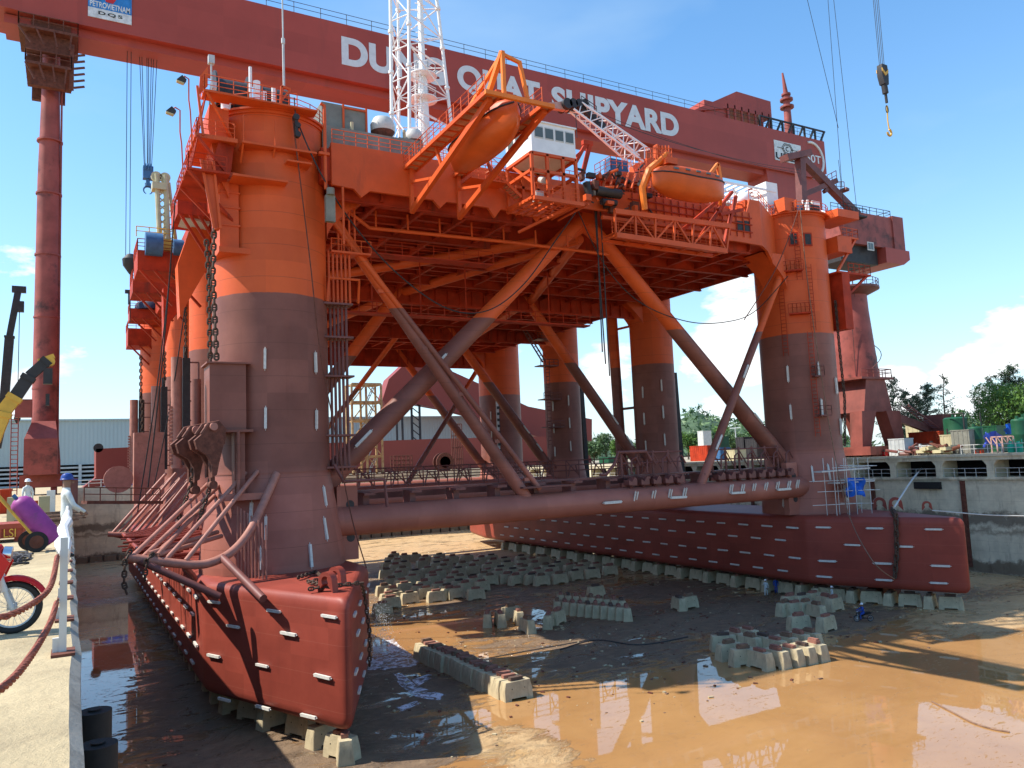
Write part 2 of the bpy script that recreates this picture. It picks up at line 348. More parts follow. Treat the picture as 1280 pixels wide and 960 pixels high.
def floor_mat():
    """wet dock bottom: tan silt under thin brown water, with drier sand banks and mud"""
    m, t, bs = newmat('muddy_dock_floor')
    g = t.nodes.new('ShaderNodeNewGeometry'); sp = t.nodes.new('ShaderNodeSeparateXYZ'); t.links.new(g.outputs['Position'], sp.inputs[0])
    X, Y = sp.outputs[0], sp.outputs[1]
    n = noise(t, .10, 7, .62, dist=.6); nf = noise(t, 1.1, 9, .7); ns = noise(t, .35, 8, .68, sc=(1, 2.2, 1), dist=1.2)
    water = ramp(t, [(.30, (.34, .178, .066)), (.7, (.45, .250, .096))]); t.links.new(n, water.inputs[0])
    silt = ramp(t, [(.3, (.40, .24, .10)), (.7, (.58, .40, .20))]); t.links.new(nf, silt.inputs[0])
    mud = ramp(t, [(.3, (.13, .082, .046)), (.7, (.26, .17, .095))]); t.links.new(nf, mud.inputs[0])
    def blob(cx, cy, rx, ry, k=1.):
        a = tm(t, 'DIVIDE', tm(t, 'SUBTRACT', X, cx), rx); b = tm(t, 'DIVIDE', tm(t, 'SUBTRACT', Y, cy), ry)
        d = tm(t, 'SQRT', tm(t, 'ADD', tm(t, 'MULTIPLY', a, a), tm(t, 'MULTIPLY', b, b)))
        return tm(t, 'MULTIPLY', tm(t, 'SUBTRACT', 1, d), k)
    wob = tm(t, 'MULTIPLY', tm(t, 'SUBTRACT', ns, .5), 2.4)
    def mask(bl, soft=4., w=1.):
        acc = None
        for b in bl:
            q = blob(*b); acc = q if acc is None else tm(t, 'MAXIMUM', acc, q)
        return tm(t, 'MULTIPLY', tm(t, 'ADD', acc, tm(t, 'MULTIPLY', wob, w)), soft, clamp=True)
    far = tm(t, 'MULTIPLY', tm(t, 'ADD', tm(t, 'SUBTRACT', Y, 112), tm(t, 'MULTIPLY', wob, 12)), .15, clamp=True)
    dry = mask([(76, 42, 14, 6, 1.), (90, 60, 10, 12, 1.), (21.5, 38.5, 2.6, 5, .7)], 4, .7)
    dry = tm(t, 'MAXIMUM', dry, far)
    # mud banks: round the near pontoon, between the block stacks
    mdk = mask([(8.5, 52, 5.2, 26, 1.), (15, 46, 5, 9, 1.), (20, 55, 5.5, 8.5, 1.), (14, 90, 7, 50, 1.), (62, 72, 9, 8, .8), (80, 90, 14, 50, 1.), (45, 105, 24, 30, .6), (50, 60, 20, 9, .85), (60, 50, 13, 5, .7), (38, 52, 9, 5, .6)], 5, .8)  # the last blobs are mud tone laid in to darken the rig's shaded floor
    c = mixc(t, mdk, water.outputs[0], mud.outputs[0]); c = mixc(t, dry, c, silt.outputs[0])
    # scummy streaks floating on the water
    sc_ = noise(t, .9, 10, .75, sc=(1, 2.5, 1), dist=2.0); k = tm(t, 'MULTIPLY', tm(t, 'SUBTRACT', sc_, .60), 7, clamp=True)
    film = tm(t, 'MULTIPLY', tm(t, 'SUBTRACT', noise(t, .28, 10, .78, sc=(1, 1.7, 1), dist=1.5), .52), 5, clamp=True); c = mixc(t, tm(t, 'MULTIPLY', film, .35), c, (.24, .13, .055))
    c = mixc(t, tm(t, 'MULTIPLY', k, .5), c, (.50, .36, .2))
    t.links.new(c, bs.inputs['Base Color'])
    land = tm(t, 'MAXIMUM', mdk, dry)
    holes = tm(t, 'MULTIPLY', tm(t, 'SUBTRACT', .47, noise(t, .22, 8, .7, sc=(1, 1.6, 1), dist=.8)), 14, clamp=True)   # puddles left in the mud
    land = tm(t, 'MULTIPLY', land, tm(t, 'SUBTRACT', 1, holes))
    land = tm(t, 'MAXIMUM', land, tm(t, 'MULTIPLY', k, .25))
    r = t.nodes.new('ShaderNodeMapRange'); t.links.new(land, r.inputs[0]); r.inputs[3].default_value = .015; r.inputs[4].default_value = .75
    t.links.new(r.outputs[0], bs.inputs['Roughness']); bs.inputs['IOR'].default_value = 1.55
    h = tm(t, 'ADD', tm(t, 'MULTIPLY', noise(t, 2.2, 9, .75), tm(t, 'MULTIPLY', land, 1.)), tm(t, 'MULTIPLY', noise(t, 1.2, 3, .5, sc=(1, 2, 1)), .004))
    bump(t, bs, h, .9, .22)
    return m
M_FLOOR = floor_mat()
DXR, DYE, DY0 = 96.0, 170.0, -60.0
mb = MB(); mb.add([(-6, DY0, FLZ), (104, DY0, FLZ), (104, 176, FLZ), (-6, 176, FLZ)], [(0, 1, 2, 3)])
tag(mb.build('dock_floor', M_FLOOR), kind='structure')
# shore ground: sheets that meet round the dock and reach the horizon
def ground_mat():
    m, t, bs = newmat('yard_ground'); n = noise(t, .05, 8, .65); n2 = noise(t, 1.1, 7, .7)
    r = ramp(t, [(.3, (.30, .25, .17)), (.7, (.42, .36, .25))]); t.links.new(n, r.inputs[0])
    c = mixc(t, tm(t, 'MULTIPLY', n2, .4), r.outputs[0], (.22, .19, .14)); t.links.new(c, bs.inputs['Base Color']); bs.inputs['Roughness'].default_value = .9; return m
M_GROUND = ground_mat()
far = 2600
mb = MB()
mb.add([(-far, -far, 0), (-.05, -far, 0), (-.05, far, 0), (-far, far, 0)], [(0, 1, 2, 3)])
tag(mb.build('quay', M_QUAY), kind='structure')
mb = MB(); mb.add([(-.05, DYE+.6, 0), (DXR+.6, DYE+.6, 0), (DXR+.6, far, 0), (-.05, far, 0)], [(0, 1, 2, 3)])
mb.add([(DXR+.6, -far, 0), (far, -far, 0), (far, far, 0), (DXR+.6, far, 0)], [(0, 1, 2, 3)])
mb.add([(-.05, -far, 0), (DXR+.6, -far, 0), (DXR+.6, DY0, 0), (-.05, DY0, 0)], [(0, 1, 2, 3)])
tag(mb.build('ground', M_GROUND), kind='structure')
# near dock wall (the quay stands on it)
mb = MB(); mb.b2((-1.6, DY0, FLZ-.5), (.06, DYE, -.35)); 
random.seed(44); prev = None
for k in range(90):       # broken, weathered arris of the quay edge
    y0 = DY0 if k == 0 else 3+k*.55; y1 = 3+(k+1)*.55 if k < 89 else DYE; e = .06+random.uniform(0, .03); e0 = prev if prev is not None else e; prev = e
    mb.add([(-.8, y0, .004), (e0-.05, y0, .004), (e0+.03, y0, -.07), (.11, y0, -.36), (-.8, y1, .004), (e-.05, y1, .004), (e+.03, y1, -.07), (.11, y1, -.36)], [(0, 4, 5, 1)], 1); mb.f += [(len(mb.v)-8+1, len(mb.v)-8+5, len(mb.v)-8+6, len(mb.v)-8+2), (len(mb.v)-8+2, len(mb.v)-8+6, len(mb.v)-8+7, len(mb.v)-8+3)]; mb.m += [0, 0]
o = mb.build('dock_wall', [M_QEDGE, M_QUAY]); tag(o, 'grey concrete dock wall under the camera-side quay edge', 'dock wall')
# far side wall with service gallery
def gallery_wall():
    t0 = thing('dock_wall', 'concrete dock wall opposite with dark gallery openings and railings', 'dock wall', (DXR, 60, FLZ))
    def obj(mb, name, m): o = mb.build(name, m); o.parent = t0; o.matrix_parent_inverse = t0.matrix_world.inverted(); o.location = Vector((0, 0, 0)) - t0.location; o.matrix_parent_inverse = Matrix(); return o
    mb = MB(); mb.b2((DXR, DY0, FLZ-.5), (DXR+3.2, DYE, -2.55)); mb.b2((DXR-.15, DY0, -2.85), (DXR+.0, DYE, -2.55))
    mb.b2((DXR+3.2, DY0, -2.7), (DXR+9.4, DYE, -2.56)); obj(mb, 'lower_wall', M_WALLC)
    mb = MB(); mb.b2((DXR+9.0, DY0, -2.55), (DXR+9.4, DYE, -.51)); mb.b2((DXR+2.9, DY0, -2.54), (DXR+8.9, DYE, -2.50)); obj(mb, 'gallery_shade_back', M_DARK)  # back and floor coloured near black to paint in the gallery's shade
    mb = MB(); mb.b2((DXR+1.2, DY0, -.5), (DXR+9.4, DYE, -.02)); mb.b2((DXR-.1, DY0, -.5), (DXR+1.2, DYE, .2)); mb.b2((DXR-.25, DY0, -.06), (DXR-.1, DYE, .26)); mb.b2((DXR-.1, DY0, .2), (DXR+.4, DYE, .26)); obj(mb, 'cope_beam', M_WALLC)
    y = 15.6; k = 0
    while y < DYE:
        mb = MB(); mb.b2((DXR-.02, y-.42, -2.56), (DXR+3.3, y+.42, -.49))
        for s in (-1, 1):
            mb.prism([(DXR-.021, y+s*.40, -1.15), (DXR-.021, y+s*.40, -.49), (DXR-.021, y+s*.95, -.49), (DXR-.021, y+s*.72, -.7)], (.5, 0, 0))
        obj(mb, 'gallery_pillar', M_WALLC); y += 6.4
        mb = MB(); mb.rail([(DXR+.15, y-5.9, -2.55), (DXR+.15, y-.5, -2.55)], 1.05, 1.3, .035, mids=(.5,)); obj(mb, 'gallery_railing', M_OFFW)
    y = 20
    for y in (33.5, 44, 57.5, 70, 92, 110, 130):       # weep stains run down as dark rubber fender strips
        mb = MB(); mb.box((DXR-.12, y, -8.2), (.24, .55, 10.4)); obj(mb, 'fender_strip', M_RUST)
    mb = MB(); mb.box((DXR-.2, 62, -3.6), (.3, 3.6, .9)); obj(mb, 'rubber_fender', M_BLACK)
    return t0
GW = gallery_wall()
mb = MB(); mb.b2((.06, DYE, FLZ-.5), (DXR, DYE+.6, .15))
for i in range(40): mb.b2((1+i*2.4, DYE-.9, FLZ), (3.0+i*2.4, DYE, FLZ+1.1))
tag(mb.build('dock_wall', M_WALLC), 'distant dock end wall with a low row of concrete blocks at its foot', 'dock wall')
# ------------------------------------------------------------------ the rig
RIG = thing('drilling_rig', 'huge orange and maroon semi-submersible rig standing on blocks in the dry dock', 'oil rig', (0, 0, 0))
XM = 42.9
NR = 1.6      # the far pontoon lies this much farther back
def poly_off(poly, d):
    n = len(poly); out = []
    for i in range(n):
        p0, p1, p2 = Vector(poly[i-1]), Vector(poly[i]), Vector(poly[(i+1) % n])
        e1 = (p1-p0).normalized(); e2 = (p2-p1).normalized(); n1_ = Vector((-e1.y, e1.x)); n2_ = Vector((-e2.y, e2.x))
        b = (n1_+n2_); b = b/max(b.length_squared/2, .8)
        out.append(p1+b*d)
    return out
def round_poly(poly, rad):
    out = []; n = len(poly)
    for i in range(n):
        p0, p1, p2 = Vector(poly[i-1]), Vector(poly[i]), Vector(poly[(i+1) % n]); r = rad[i]
        a = p1+(p0-p1).normalized()*r; b = p1+(p2-p1).normalized()*r
        for k in range(7): t = k/6; out.append(a.lerp(p1, t).lerp(p1.lerp(b, t), t))
    return out
PZ0, PZ1 = -12.3, -5.3
def pontoon(side):
    base = [(13.1, 41.7), (18.9, 55.5), (18.9, 131), (15.5, 144), (11, 144), (7.6, 131), (7.6, 54.9)]
    rad = [.7, .35, 1.5, 1.5, 1.5, 1.5, .35]
    rad[0] = 1.1
    if side: base = [(2*XM-x, y+(NR if y < 60 else 0)) for x, y in base][::-1]; rad = rad[::-1]
    prof = [(-12.3, .7), (-12.26, .42), (-12.1, .2), (-11.9, .05), (-11.6, 0), (-6.0, 0), (-5.7, .05), (-5.5, .2), (-5.34, .42), (-5.3, .7)]
    mb = MB(); n = 49; vs = []
    for z, d in prof: vs += [(p.x, p.y, z) for p in round_poly(poly_off(base, d), rad)]
    fs = []
    for j in range(len(prof)-1):
        for i in range(n): fs.append((j*n+i, j*n+(i+1) % n, (j+1)*n+(i+1) % n, (j+1)*n+i))
    fs += [tuple(range(n-1, -1, -1)), tuple(range((len(prof)-1)*n, len(prof)*n))]
    mb.add(vs, fs); o = mb.build('pontoon', M_PONT, RIG, 50)
    return o
PL = pontoon(0); PR = pontoon(1)
tag(PL, 'near left pontoon with wedge bow'); tag(PR, 'far right pontoon with wedge bow')
def anode_mesh(w=1.35):
    mb = MB(); mb.box((0, 0, .11), (w, .16, .14)); mb.box((-w/2+.12, 0, .03), (.06, .07, .08)); mb.box((w/2-.12, 0, .03), (.06, .07, .08))
    mb.tube((-w/2-.12, 0, .1), (w/2+.12, 0, .1), .022, 6)
    o = mb.build('anode', M_ANOD); me = o.data; bpy.data.objects.remove(o); return me
AN = anode_mesh()
def anode(parent, p, along, out, s=1.):
    o = bpy.data.objects.new('anode', AN); COL.objects.link(o); o.parent = parent
    x = (Vector(along).normalized()+Vector((random.uniform(-.02, .02), random.uniform(-.02, .02), random.uniform(-.02, .02)))).normalized(); s *= random.uniform(.9, 1.08); z = Vector(out).normalized(); z = (z-x*z.dot(x)).normalized(); y = z.cross(x)
    o.matrix_world = Matrix.Translation(p) @ Matrix((x, y, z)).transposed().to_4x4() @ Matrix.Scale(s, 4); return o
def face_anodes(par, a, b, out, rows, step, off=0, z0=0):
    a = Vector((*a, 0)); b = Vector((*b, 0)); d = b-a; L = d.length; d.normalize()
    for k, z in enumerate(rows):
        t = .9+step*(.25+.5*(k % 2))+off
        while t < L-.8:
            anode(par, a+d*t+Vector((0, 0, z)), d, out); t += step
rows4 = (-6.55, -7.95, -9.7, -11.2)
# chamfer of the near pontoon, measured one by one
for u, v in ((369, 752), (630/3.4286+160, 680+286/3.4286), (867/3.4286+160, 680+309/3.4286), (456/3.4286+160, 680+352/3.4286), (694/3.4286+160, 680+383/3.4286),
             (373/3.4286+160, 680+478/3.4286), (580/3.4286+160, 680+519/3.4286), (840/3.4286+160, 680+566/3.4286), (418/3.4286+160, 680+665/3.4286), (585/3.4286+160, 680+699/3.4286), (780/3.4286+160, 680+736/3.4286)):
    # solve sight line with chamfer plane through (13.1,41.7),(7.6,54.9)
    if u > 368.9 and u < 369.1: u, v = 374/3.4286+160, 680+248/3.4286
    nrm = Vector((-(54.9-41.7), -(13.1-7.6), 0)).normalized(); c = Vector(((u-CX)/FPX, (v-CY)/FPX, 1)); d = Vector((AX.dot(c), AY.dot(c), AZ.dot(c)))
    t = (Vector((13.1, 41.7, 0))-EYE).dot(nrm)/d.dot(nrm); p = EYE+d*t
    anode(PL, p, Vector((13.1-7.6, 41.7-54.9, 0)), nrm, .95)
face_anodes(PL, (7.6, 56), (7.6, 118), (-1, 0, 0), rows4, 3.6)
face_anodes(PL, (13.3, 42.3), (18.7, 55), (1, -.42, 0), rows4, 3.6)
X2 = 2*XM
face_anodes(PR, (X2-7.6-11.3, 56.5), (X2-18.9, 126), (-1, 0, 0), rows4, 3.5, .5)
nr = Vector((-13.8, -5.8, 0)).normalized()
for z, ts in ((-6.4, (.12, .45, .80)), (-8.1, (.30, .62)), (-9.8, (.13, .48, .82)), (-11.4, (.1, .48, .8))):
    for q in ts:
        p = Vector((X2-18.9, 55.5+NR, z)).lerp(Vector((X2-13.1, 41.7+NR, z)), q); anode(PR, p, (13.8*.42, -13.8, 0), nr, 1.15)
# ---- columns
CY_ = (60.2, 86.4, 110.2, 133.0); CXL, CXR = 13.2, X2-13.2
CR = (4.2, 3.0, 3.0, 4.0)
CXO = (0, .4, .4, 0)
COLS = {}
def column(ix, iy):
    x = (CXL+CXO[iy], CXR-CXO[iy])[ix]; y = CY_[iy]+(1.1 if ix and not iy else 0); r = CR[iy]-(.12 if ix and not iy else 0); top = 28.0 if iy in (0, 3) else 24
    mb = MB(); fl = 1.0 if iy in (0, 3) else .8
    prof = [(r+fl, -5.45), (r+fl*.96, -4.4), (r+fl*.72, -2.5), (r+fl*.38, -.6), (r+fl*.1, .9), (r, 1.6), (r, 6), (r, 12), (r, 18), (r, top)]
    mb.lathe((x, y, 0), prof, 56)
    if iy == 0:
        mb.lathe((x, y, 0), [(r+.02, 1.52), (r+.05, 1.52), (r+.05, 1.62), (r+.02, 1.62)], 56)
        mb.lathe((x, y, 0), [(r+.05, top-.25), (r+.14, top-.25), (r+.14, top+.06), (r+.05, top+.06)], 56)
    o = mb.build('column', M_HULL, RIG, 30); COLS[ix, iy] = o
    return o
for ix in (0, 1):
    for iy in range(4): column(ix, iy)
def col_anode(ix, iy, ang, z, s=1.):
    x = (CXL+CXO[iy], CXR-CXO[iy])[ix]; y = CY_[iy]+(1.1 if ix and not iy else 0); a = R(ang); n = Vector((cos(a), sin(a), 0)); r = CR[iy]-(.12 if ix and not iy else 0)
    t = Vector((0, 0, 1)); 
    if z < 1.2:
        f = 1.0 if iy in (0, 3) else .8; rr = r+f*max(0, min(1, (1.4-z)/6.2)); n = (n+Vector((0, 0, .16))).normalized(); t = Vector((-cos(a)*.16, -sin(a)*.16, 1))
    else: rr = r
    anode(COLS[ix, iy], Vector((x, y, z))+Vector((cos(a), sin(a), 0))*rr, t, n, s)
for z in (9.6, 5.4, -2.2): col_anode(0, 0, 252, z, 1.1); 
for z in (9.5, 5.3, -2.6): col_anode(0, 0, 304, z, 1.1)
col_anode(0, 0, 240, -1.3, 1.2); col_anode(0, 0, 248, -4.2, 1.2); col_anode(0, 0, 286, -4.3, 1.2); col_anode(0, 0, 310, -.3, 1.1)
for z in (10, 5.8, -1.2): col_anode(1, 0, 205, z, 1.2); col_anode(1, 0, 250, z+.3, 1.2)
for a, z in ((228, -1), (205, -3.8), (190, -3.6), (270, -3.2), (285, 8.5), (290, 4)): col_anode(1, 0, a, z, 1.2)
for iy, aa in ((1, (200, 250)), (2, (205, 255)), (3, (215,))):
    for a in aa:
        for z in (10.5, 6.8, 3.0): col_anode(1, iy, a, z+(.8 if a > 220 else 0), 1.15)
# ---- braces
BR = []
def brace(p, q, r, n=28, r2=None, anodes=(), up=Vector((0, -1, .6))):
    mb = MB(); mb.tube(p, q, r, n, r2=r2); o = mb.build('brace', M_HULL, RIG, 50); p = Vector(p); q = Vector(q); d = (q-p).normalized()
    u = (up-d*up.dot(d)).normalized()
    for t in anodes: anode(o, p.lerp(q, t)+u*(r+((r2 or r)-r)*t-.02), d, u, 1.25)
    BR.append(o); return o
YB = 61.0
apL = brace((16.6, YB, -.1), (43.1, YB, 24.9), .95, r2=.68, anodes=(.15, .41))
apR = brace((X2-16.6, YB, -.1), (43.6, YB, 24.9), .95, r2=.66, anodes=(.2,))
YH = 59.2
HBZ = -2.35
hb = brace((16.5, YH, HBZ), (X2-16.5, YH, HBZ), 1.15)
brace((16.3, YH, 23.6), (34.6, YH-.1, HBZ+.6), .40, r2=.56, anodes=())
brace((X2-16.4, YH, 22.6), (54.4, YH-.1, HBZ+.6), .36, r2=.46, anodes=(.52, .82))
mb = MB(); mb.tube((17.4, YH-.4, 21.5), (35.6, YH-.6, HBZ+1.5), .24, 12)
for t in (.25, .45, .62, .8, .95):
    a = Vector((17.4, YH-.4, 21.5)).lerp(Vector((35.6, YH-.6, HBZ+1.5)), t); mb.box(a+Vector((-.35, .1, -.2)), (.5, .3, .3))
mb.build('riser_pipe', M_HULL, RIG)
for i, y in ((1, CY_[1]), (2, CY_[2]), (3, CY_[3])):
    r = .82
    zt = 23.3; xt = 34.6; zb = -1.3
    brace((15.5, y, zb), (xt, y, zt), r, 22, r2=.62, anodes=(.2, .3)); brace((X2-15.5, y, zb), (X2-xt, y, zt), r, 22, r2=.62, anodes=(.2, .32) if i < 3 else ())
    brace((16, y-1, HBZ+.3), (X2-16, y-1, HBZ+.3), 1.1, 20)
mb = MB(); mb.prism([(41.2, YB-.15, 22.2), (43.35, YB-.15, 23.6), (45.5, YB-.15, 22.2), (44.6, YB-.15, 25.3), (42.1, YB-.15, 25.3)], (0, .3, 0)); mb.tube((43.35, YB-.9, 24.9), (43.35, YB+.9, 24.9), .72, 20); mb.build('apex_node', M_ORG, RIG)
# slender horizontal-plane diagonals joining the cross braces, and longitudinal tie
brace((54.4, YH, HBZ+.6), (X2-17, CY_[1]-1, -1.8), .62, 16)
brace((38.5, 62, 22.4), (24, CY_[1]-6, 22.2), .5, 14); brace((43.4, 62, 23.2), (34.6, 86, 22.4), .55, 14); brace((43.4, 62, 23.2), (52.1, 86, 22.4), .55, 14)
brace((34.6, 86.4, 22.6), (30, 110, 21.5), .5, 14); brace((52.1, 86.4, 22.6), (56, 110, 21.8), .5, 14)
brace((43.35, 110, 22), (38, CY_[3], 8), .4, 12)
brace(P(598, 460, y=122), P(508, 606, y=114), .38, 14)
# ---- deck box: front girder, hull, underside stiffening
DZ0, DZ1, DF, DB = 23.3, 26.3, 56.0, 138.0
mb = MB()
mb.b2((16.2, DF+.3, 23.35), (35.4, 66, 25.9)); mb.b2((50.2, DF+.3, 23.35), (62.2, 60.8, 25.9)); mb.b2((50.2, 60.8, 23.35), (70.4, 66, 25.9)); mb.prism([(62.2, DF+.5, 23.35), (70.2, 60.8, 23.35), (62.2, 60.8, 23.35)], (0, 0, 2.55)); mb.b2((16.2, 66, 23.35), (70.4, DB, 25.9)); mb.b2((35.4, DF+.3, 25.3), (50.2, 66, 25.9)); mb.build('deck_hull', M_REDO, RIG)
# front face plate with notched lower edge
zt = DZ1; xs = [(16.4, 22.55)]
pts = [(16.9, zt), (16.9, 23.0), (18.6, 22.9), (19.2, 22.3), (19.9, 22.9), (25.2, 22.9), (25.8, 22.3), (26.4, 22.9), (30.2, 22.9), (30.8, 22.1), (31.4, 22.9), (34.4, 22.9), (35.0, 22.3), (35.6, 22.9), (36.4, 24.1), (46.5, 24.1), (48, 22.9), (52, 22.9), (59, 23.0), (62.4, 22.9), (62.4, zt+1.4), (61, zt+1.4), (60.5, zt)]
mb = MB(); mb.prism([(x, DF, z) for x, z in pts], (0, .28, 0)); mb.build('deck_girder', M_ORG, RIG)
mb = MB()
mb.prism([(60.6, DF+.3, 25.92), (62.3, DF+.3, 25.92), (69.8, 60.7, 25.92), (69.8, 70, 25.92), (60.6, 70, 25.92)], (0, 0, 1.78)); mb.b2((44, DF+2.6, 25.9), (60.6, DF+14, 27.7)); mb.b2((17, DF+.3, 25.9), (44, DF+20, 26.28)); mb.build('upper_deck', M_ORG, RIG)
# underside girders: across (X) and along (Y)
mb = MB()
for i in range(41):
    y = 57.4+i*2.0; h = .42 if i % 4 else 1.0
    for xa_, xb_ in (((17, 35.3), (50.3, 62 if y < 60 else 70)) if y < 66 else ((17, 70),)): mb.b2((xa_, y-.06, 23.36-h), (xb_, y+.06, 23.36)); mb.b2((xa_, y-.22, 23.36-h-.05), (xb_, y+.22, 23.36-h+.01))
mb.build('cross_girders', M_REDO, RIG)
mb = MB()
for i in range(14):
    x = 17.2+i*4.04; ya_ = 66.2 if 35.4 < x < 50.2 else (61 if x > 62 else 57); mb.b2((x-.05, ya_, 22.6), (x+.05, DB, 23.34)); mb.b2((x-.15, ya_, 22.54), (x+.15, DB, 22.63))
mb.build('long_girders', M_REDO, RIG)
# box beams from column to column along each side, and deep transverse bulkhead girders over rows 2 to 4
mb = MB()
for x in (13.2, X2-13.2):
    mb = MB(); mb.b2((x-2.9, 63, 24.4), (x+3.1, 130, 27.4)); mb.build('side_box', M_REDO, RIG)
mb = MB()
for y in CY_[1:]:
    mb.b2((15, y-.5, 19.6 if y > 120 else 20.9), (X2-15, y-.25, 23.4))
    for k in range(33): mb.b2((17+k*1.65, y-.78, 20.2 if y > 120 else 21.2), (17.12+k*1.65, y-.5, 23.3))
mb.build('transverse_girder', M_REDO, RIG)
# haunch brackets where the columns carry the deck
for iy, y in enumerate(CY_):
    for s, x in ((1, CXL+CR[iy]-.2), (-1, CXR-CR[iy]+.2)):
        arc = [(x+s*(3.2-3.2*sin(a)), 19.6+3.4*(1-cos(a))+(.0)) for a in [k*pi/2/8 for k in range(9)]]
        poly = [(x, 0, 23.2), (x+s*3.4, 0, 23.2)] + [(px, 0, 23.0-(23.0-19.4)*((k)/8)**1.0) for k, (px, _) in enumerate([(x+s*3.2*(1-sin(q*pi/2/8)), 0) for q in range(9)])]
        mb = MB(); mb.prism([(a, y-1.6, c) for a, b, c in poly], (0, 3.2, 0)); mb.build('column_bracket', M_ORG, RIG)
# ------------------------------------------------------------------ goliath gantry crane over the dock
YG = 110.0
GC = thing('gantry_crane', 'giant red gantry crane whose long girder with white lettering spans over the rig', 'gantry crane', (XM, YG, 0))
def child(mb, name, mat, par, **k):
    o = mb.build(name, mat, **k); o.parent = par; o.location = o.location - Vector(par_loc(par)); return o
def par_loc(p):
    v = Vector(p.location)
    if p.parent: v = v + par_loc(p.parent)
    return v
ZB0, ZB1 = 60.3, 69.2
mb = MB()
mb.prism([(-9, YG, 60.6), (-4, YG, ZB0), (140, YG, ZB0), (144.3, YG, 61.8), (144.3, YG, ZB1), (-9, YG, ZB1)], (0, 7.0, 0))
gir = child(mb, 'girder', M_GAN, GC)
mb = MB(); mb.b2((-8, YG+1.2, 59.2), (141, YG+5.8, ZB0+.02)); child(mb, 'rail_beam', M_GAN, GC)
mb = MB()
for i in range(39): mb.tube((-8+i*4, YG+.15, ZB1), (-8+i*4, YG+.15, ZB1+1.7), .05, 4)
for z in (1.7, .9): mb.tube((-9, YG+.15, ZB1+z), (144, YG+.15, ZB1+z), .05, 4)
child(mb, 'girder_railing', M_DARK, GC)
# stiffened end girder: truss posts on top near the right end
mb = MB(); a = P(945, 146, y=YG+1).x; b = 144
mb.b2((a, YG, ZB1+2.2), (b+1, YG+.3, ZB1+2.5))
k = 0
x = a
while x < b: mb.bar((x, YG+.1, ZB1), (x+(1.4 if k % 2 else 0), YG+.1, ZB1+2.3), .35); x += 1.7; k += 1
child(mb, 'cable_trough', M_DARK, GC)
# shaft house on top, mast
hx0, hx1 = P(905, 140, y=YG+3).x, P(958, 120, y=YG+3).x
mb = MB(); mb.prism([(hx0-10, YG+2, ZB1+.8), (hx0+1, YG+2, ZB1+3.6), (hx1, YG+2, ZB1+3.6), (hx1, YG+2, ZB1+7.4), (hx0+3, YG+2, ZB1+7.6)], (0, 7, 0))
for q in range(7): mb.b2((hx0+q*2, YG+2, ZB1), (hx0+q*2+.35, YG+2.35, ZB1+4.4))
mb.b2((hx0-6, YG+2.4, ZB1+1), (hx0+1, YG+8, ZB1+4.2)); child(mb, 'trolley_house', M_GAN, GC)
mx = P(985, 150, y=YG+3)
mb = MB(); mb.tube((mx.x, YG+3, ZB1), (mx.x, YG+3, ZB1+10.5), .9, 14, r2=.7)
for z, r in ((7.5, 1.5), (9.2, 1.4), (10.4, 1.0)): mb.tube((mx.x, YG+3, ZB1+z), (mx.x, YG+3, ZB1+z+.4), r, 14)
mb.tube((mx.x, YG+3, ZB1+10.5), (mx.x-.6, YG+3, ZB1+15.5), .55, 10, r2=.2); child(mb, 'mast', M_GANL, GC)
# pinned leg on the near quay: one thick tapering tube
mb = MB(); cx = -2.85
mb.lathe((cx, YG+3, 0), [(1.75, 1.8), (1.75, 4), (1.45, 8), (1.40, 20), (1.30, 40), (1.05, 51), (1.0, 57)], 28)
for z in (13, 22, 30, 38, 45): mb.tube((cx, YG+3, z), (cx, YG+3, z+.22), 1.48, 28)
mb.tube((cx+1.42, YG+2.5, 4), (cx+1.25, YG+2.5, 55), .13, 6)
leg = child(mb, 'leg', M_GANL, GC)
mb = MB()   # head of the leg: two stacked pulley platforms with railings
for z, w in ((53.4, 2.7), (58.0, 3.5)):
    mb.b2((cx-w, YG-1, z), (cx+w*.85, YG+6, z+.35)); mb.b2((cx-w*.8, YG+.2, z-2.2), (cx+w*.6, YG+1, z)); mb.b2((cx-w*.8, YG+4.5, z-2.2), (cx+w*.6, YG+5.2, z))
    mb.rail([(cx-w, YG-1, z+.3), (cx+w*.85, YG-1, z+.3), (cx+w*.85, YG+6, z+.3)], 1.5, 1.6, .07)
    mb.rail([(cx-w, YG+6, z+.3), (cx-w, YG-1, z+.3)], 1.5, 1.6, .07)
    for q in range(4): mb.bar((cx-w+q*w*.55, YG-1.05, z), (cx-w*.6+q*w*.4, YG-1.05, z-2.0), .18)
mb.b2((cx-2.2, YG+1, 57.3), (cx+2.2, YG+5, 60.7))
for q in range(6): mb.bar((cx+2.6, YG-.6, 51.3+q*.85), (cx+3.8, YG-.6, 51.7+q*.85), .22)
mb.b2((cx+2.1, YG-.7, 51.0), (cx+2.6, YG-.3, 57)); child(mb, 'leg_head', M_RUST, GC)
mb = MB()
mb.b2((cx-2.4, YG-1, 0.9), (cx+2.4, YG+7, 2.4)); mb.b2((cx-1.9, YG-3.5, 2.4), (cx+1.5, YG-.8, 6.6)); mb.prism([(cx-1.9, YG-3.4, 6.6), (cx+1.5, YG-3.4, 6.6), (cx+1.2, YG-1.2, 8.8), (cx-1.2, YG-1.2, 8.8)], (0, 1.8, 0))
for s in (-1.6, .8):
    for q in range(4): mb.tube((cx+s, YG-.5+q*2, .5), (cx+s+.6, YG-.5+q*2, .5), .5, 16)
mb.ladder((cx-2.9, YG-2, .2), (cx-2.9, YG-2, 10), .7, (1, 0, 0), .06, .5); mb.b2((cx-2.9, YG-2.5, 9.2), (cx-1.2, YG-1.2, 11.3)); child(mb, 'bogie', M_GANL, GC)
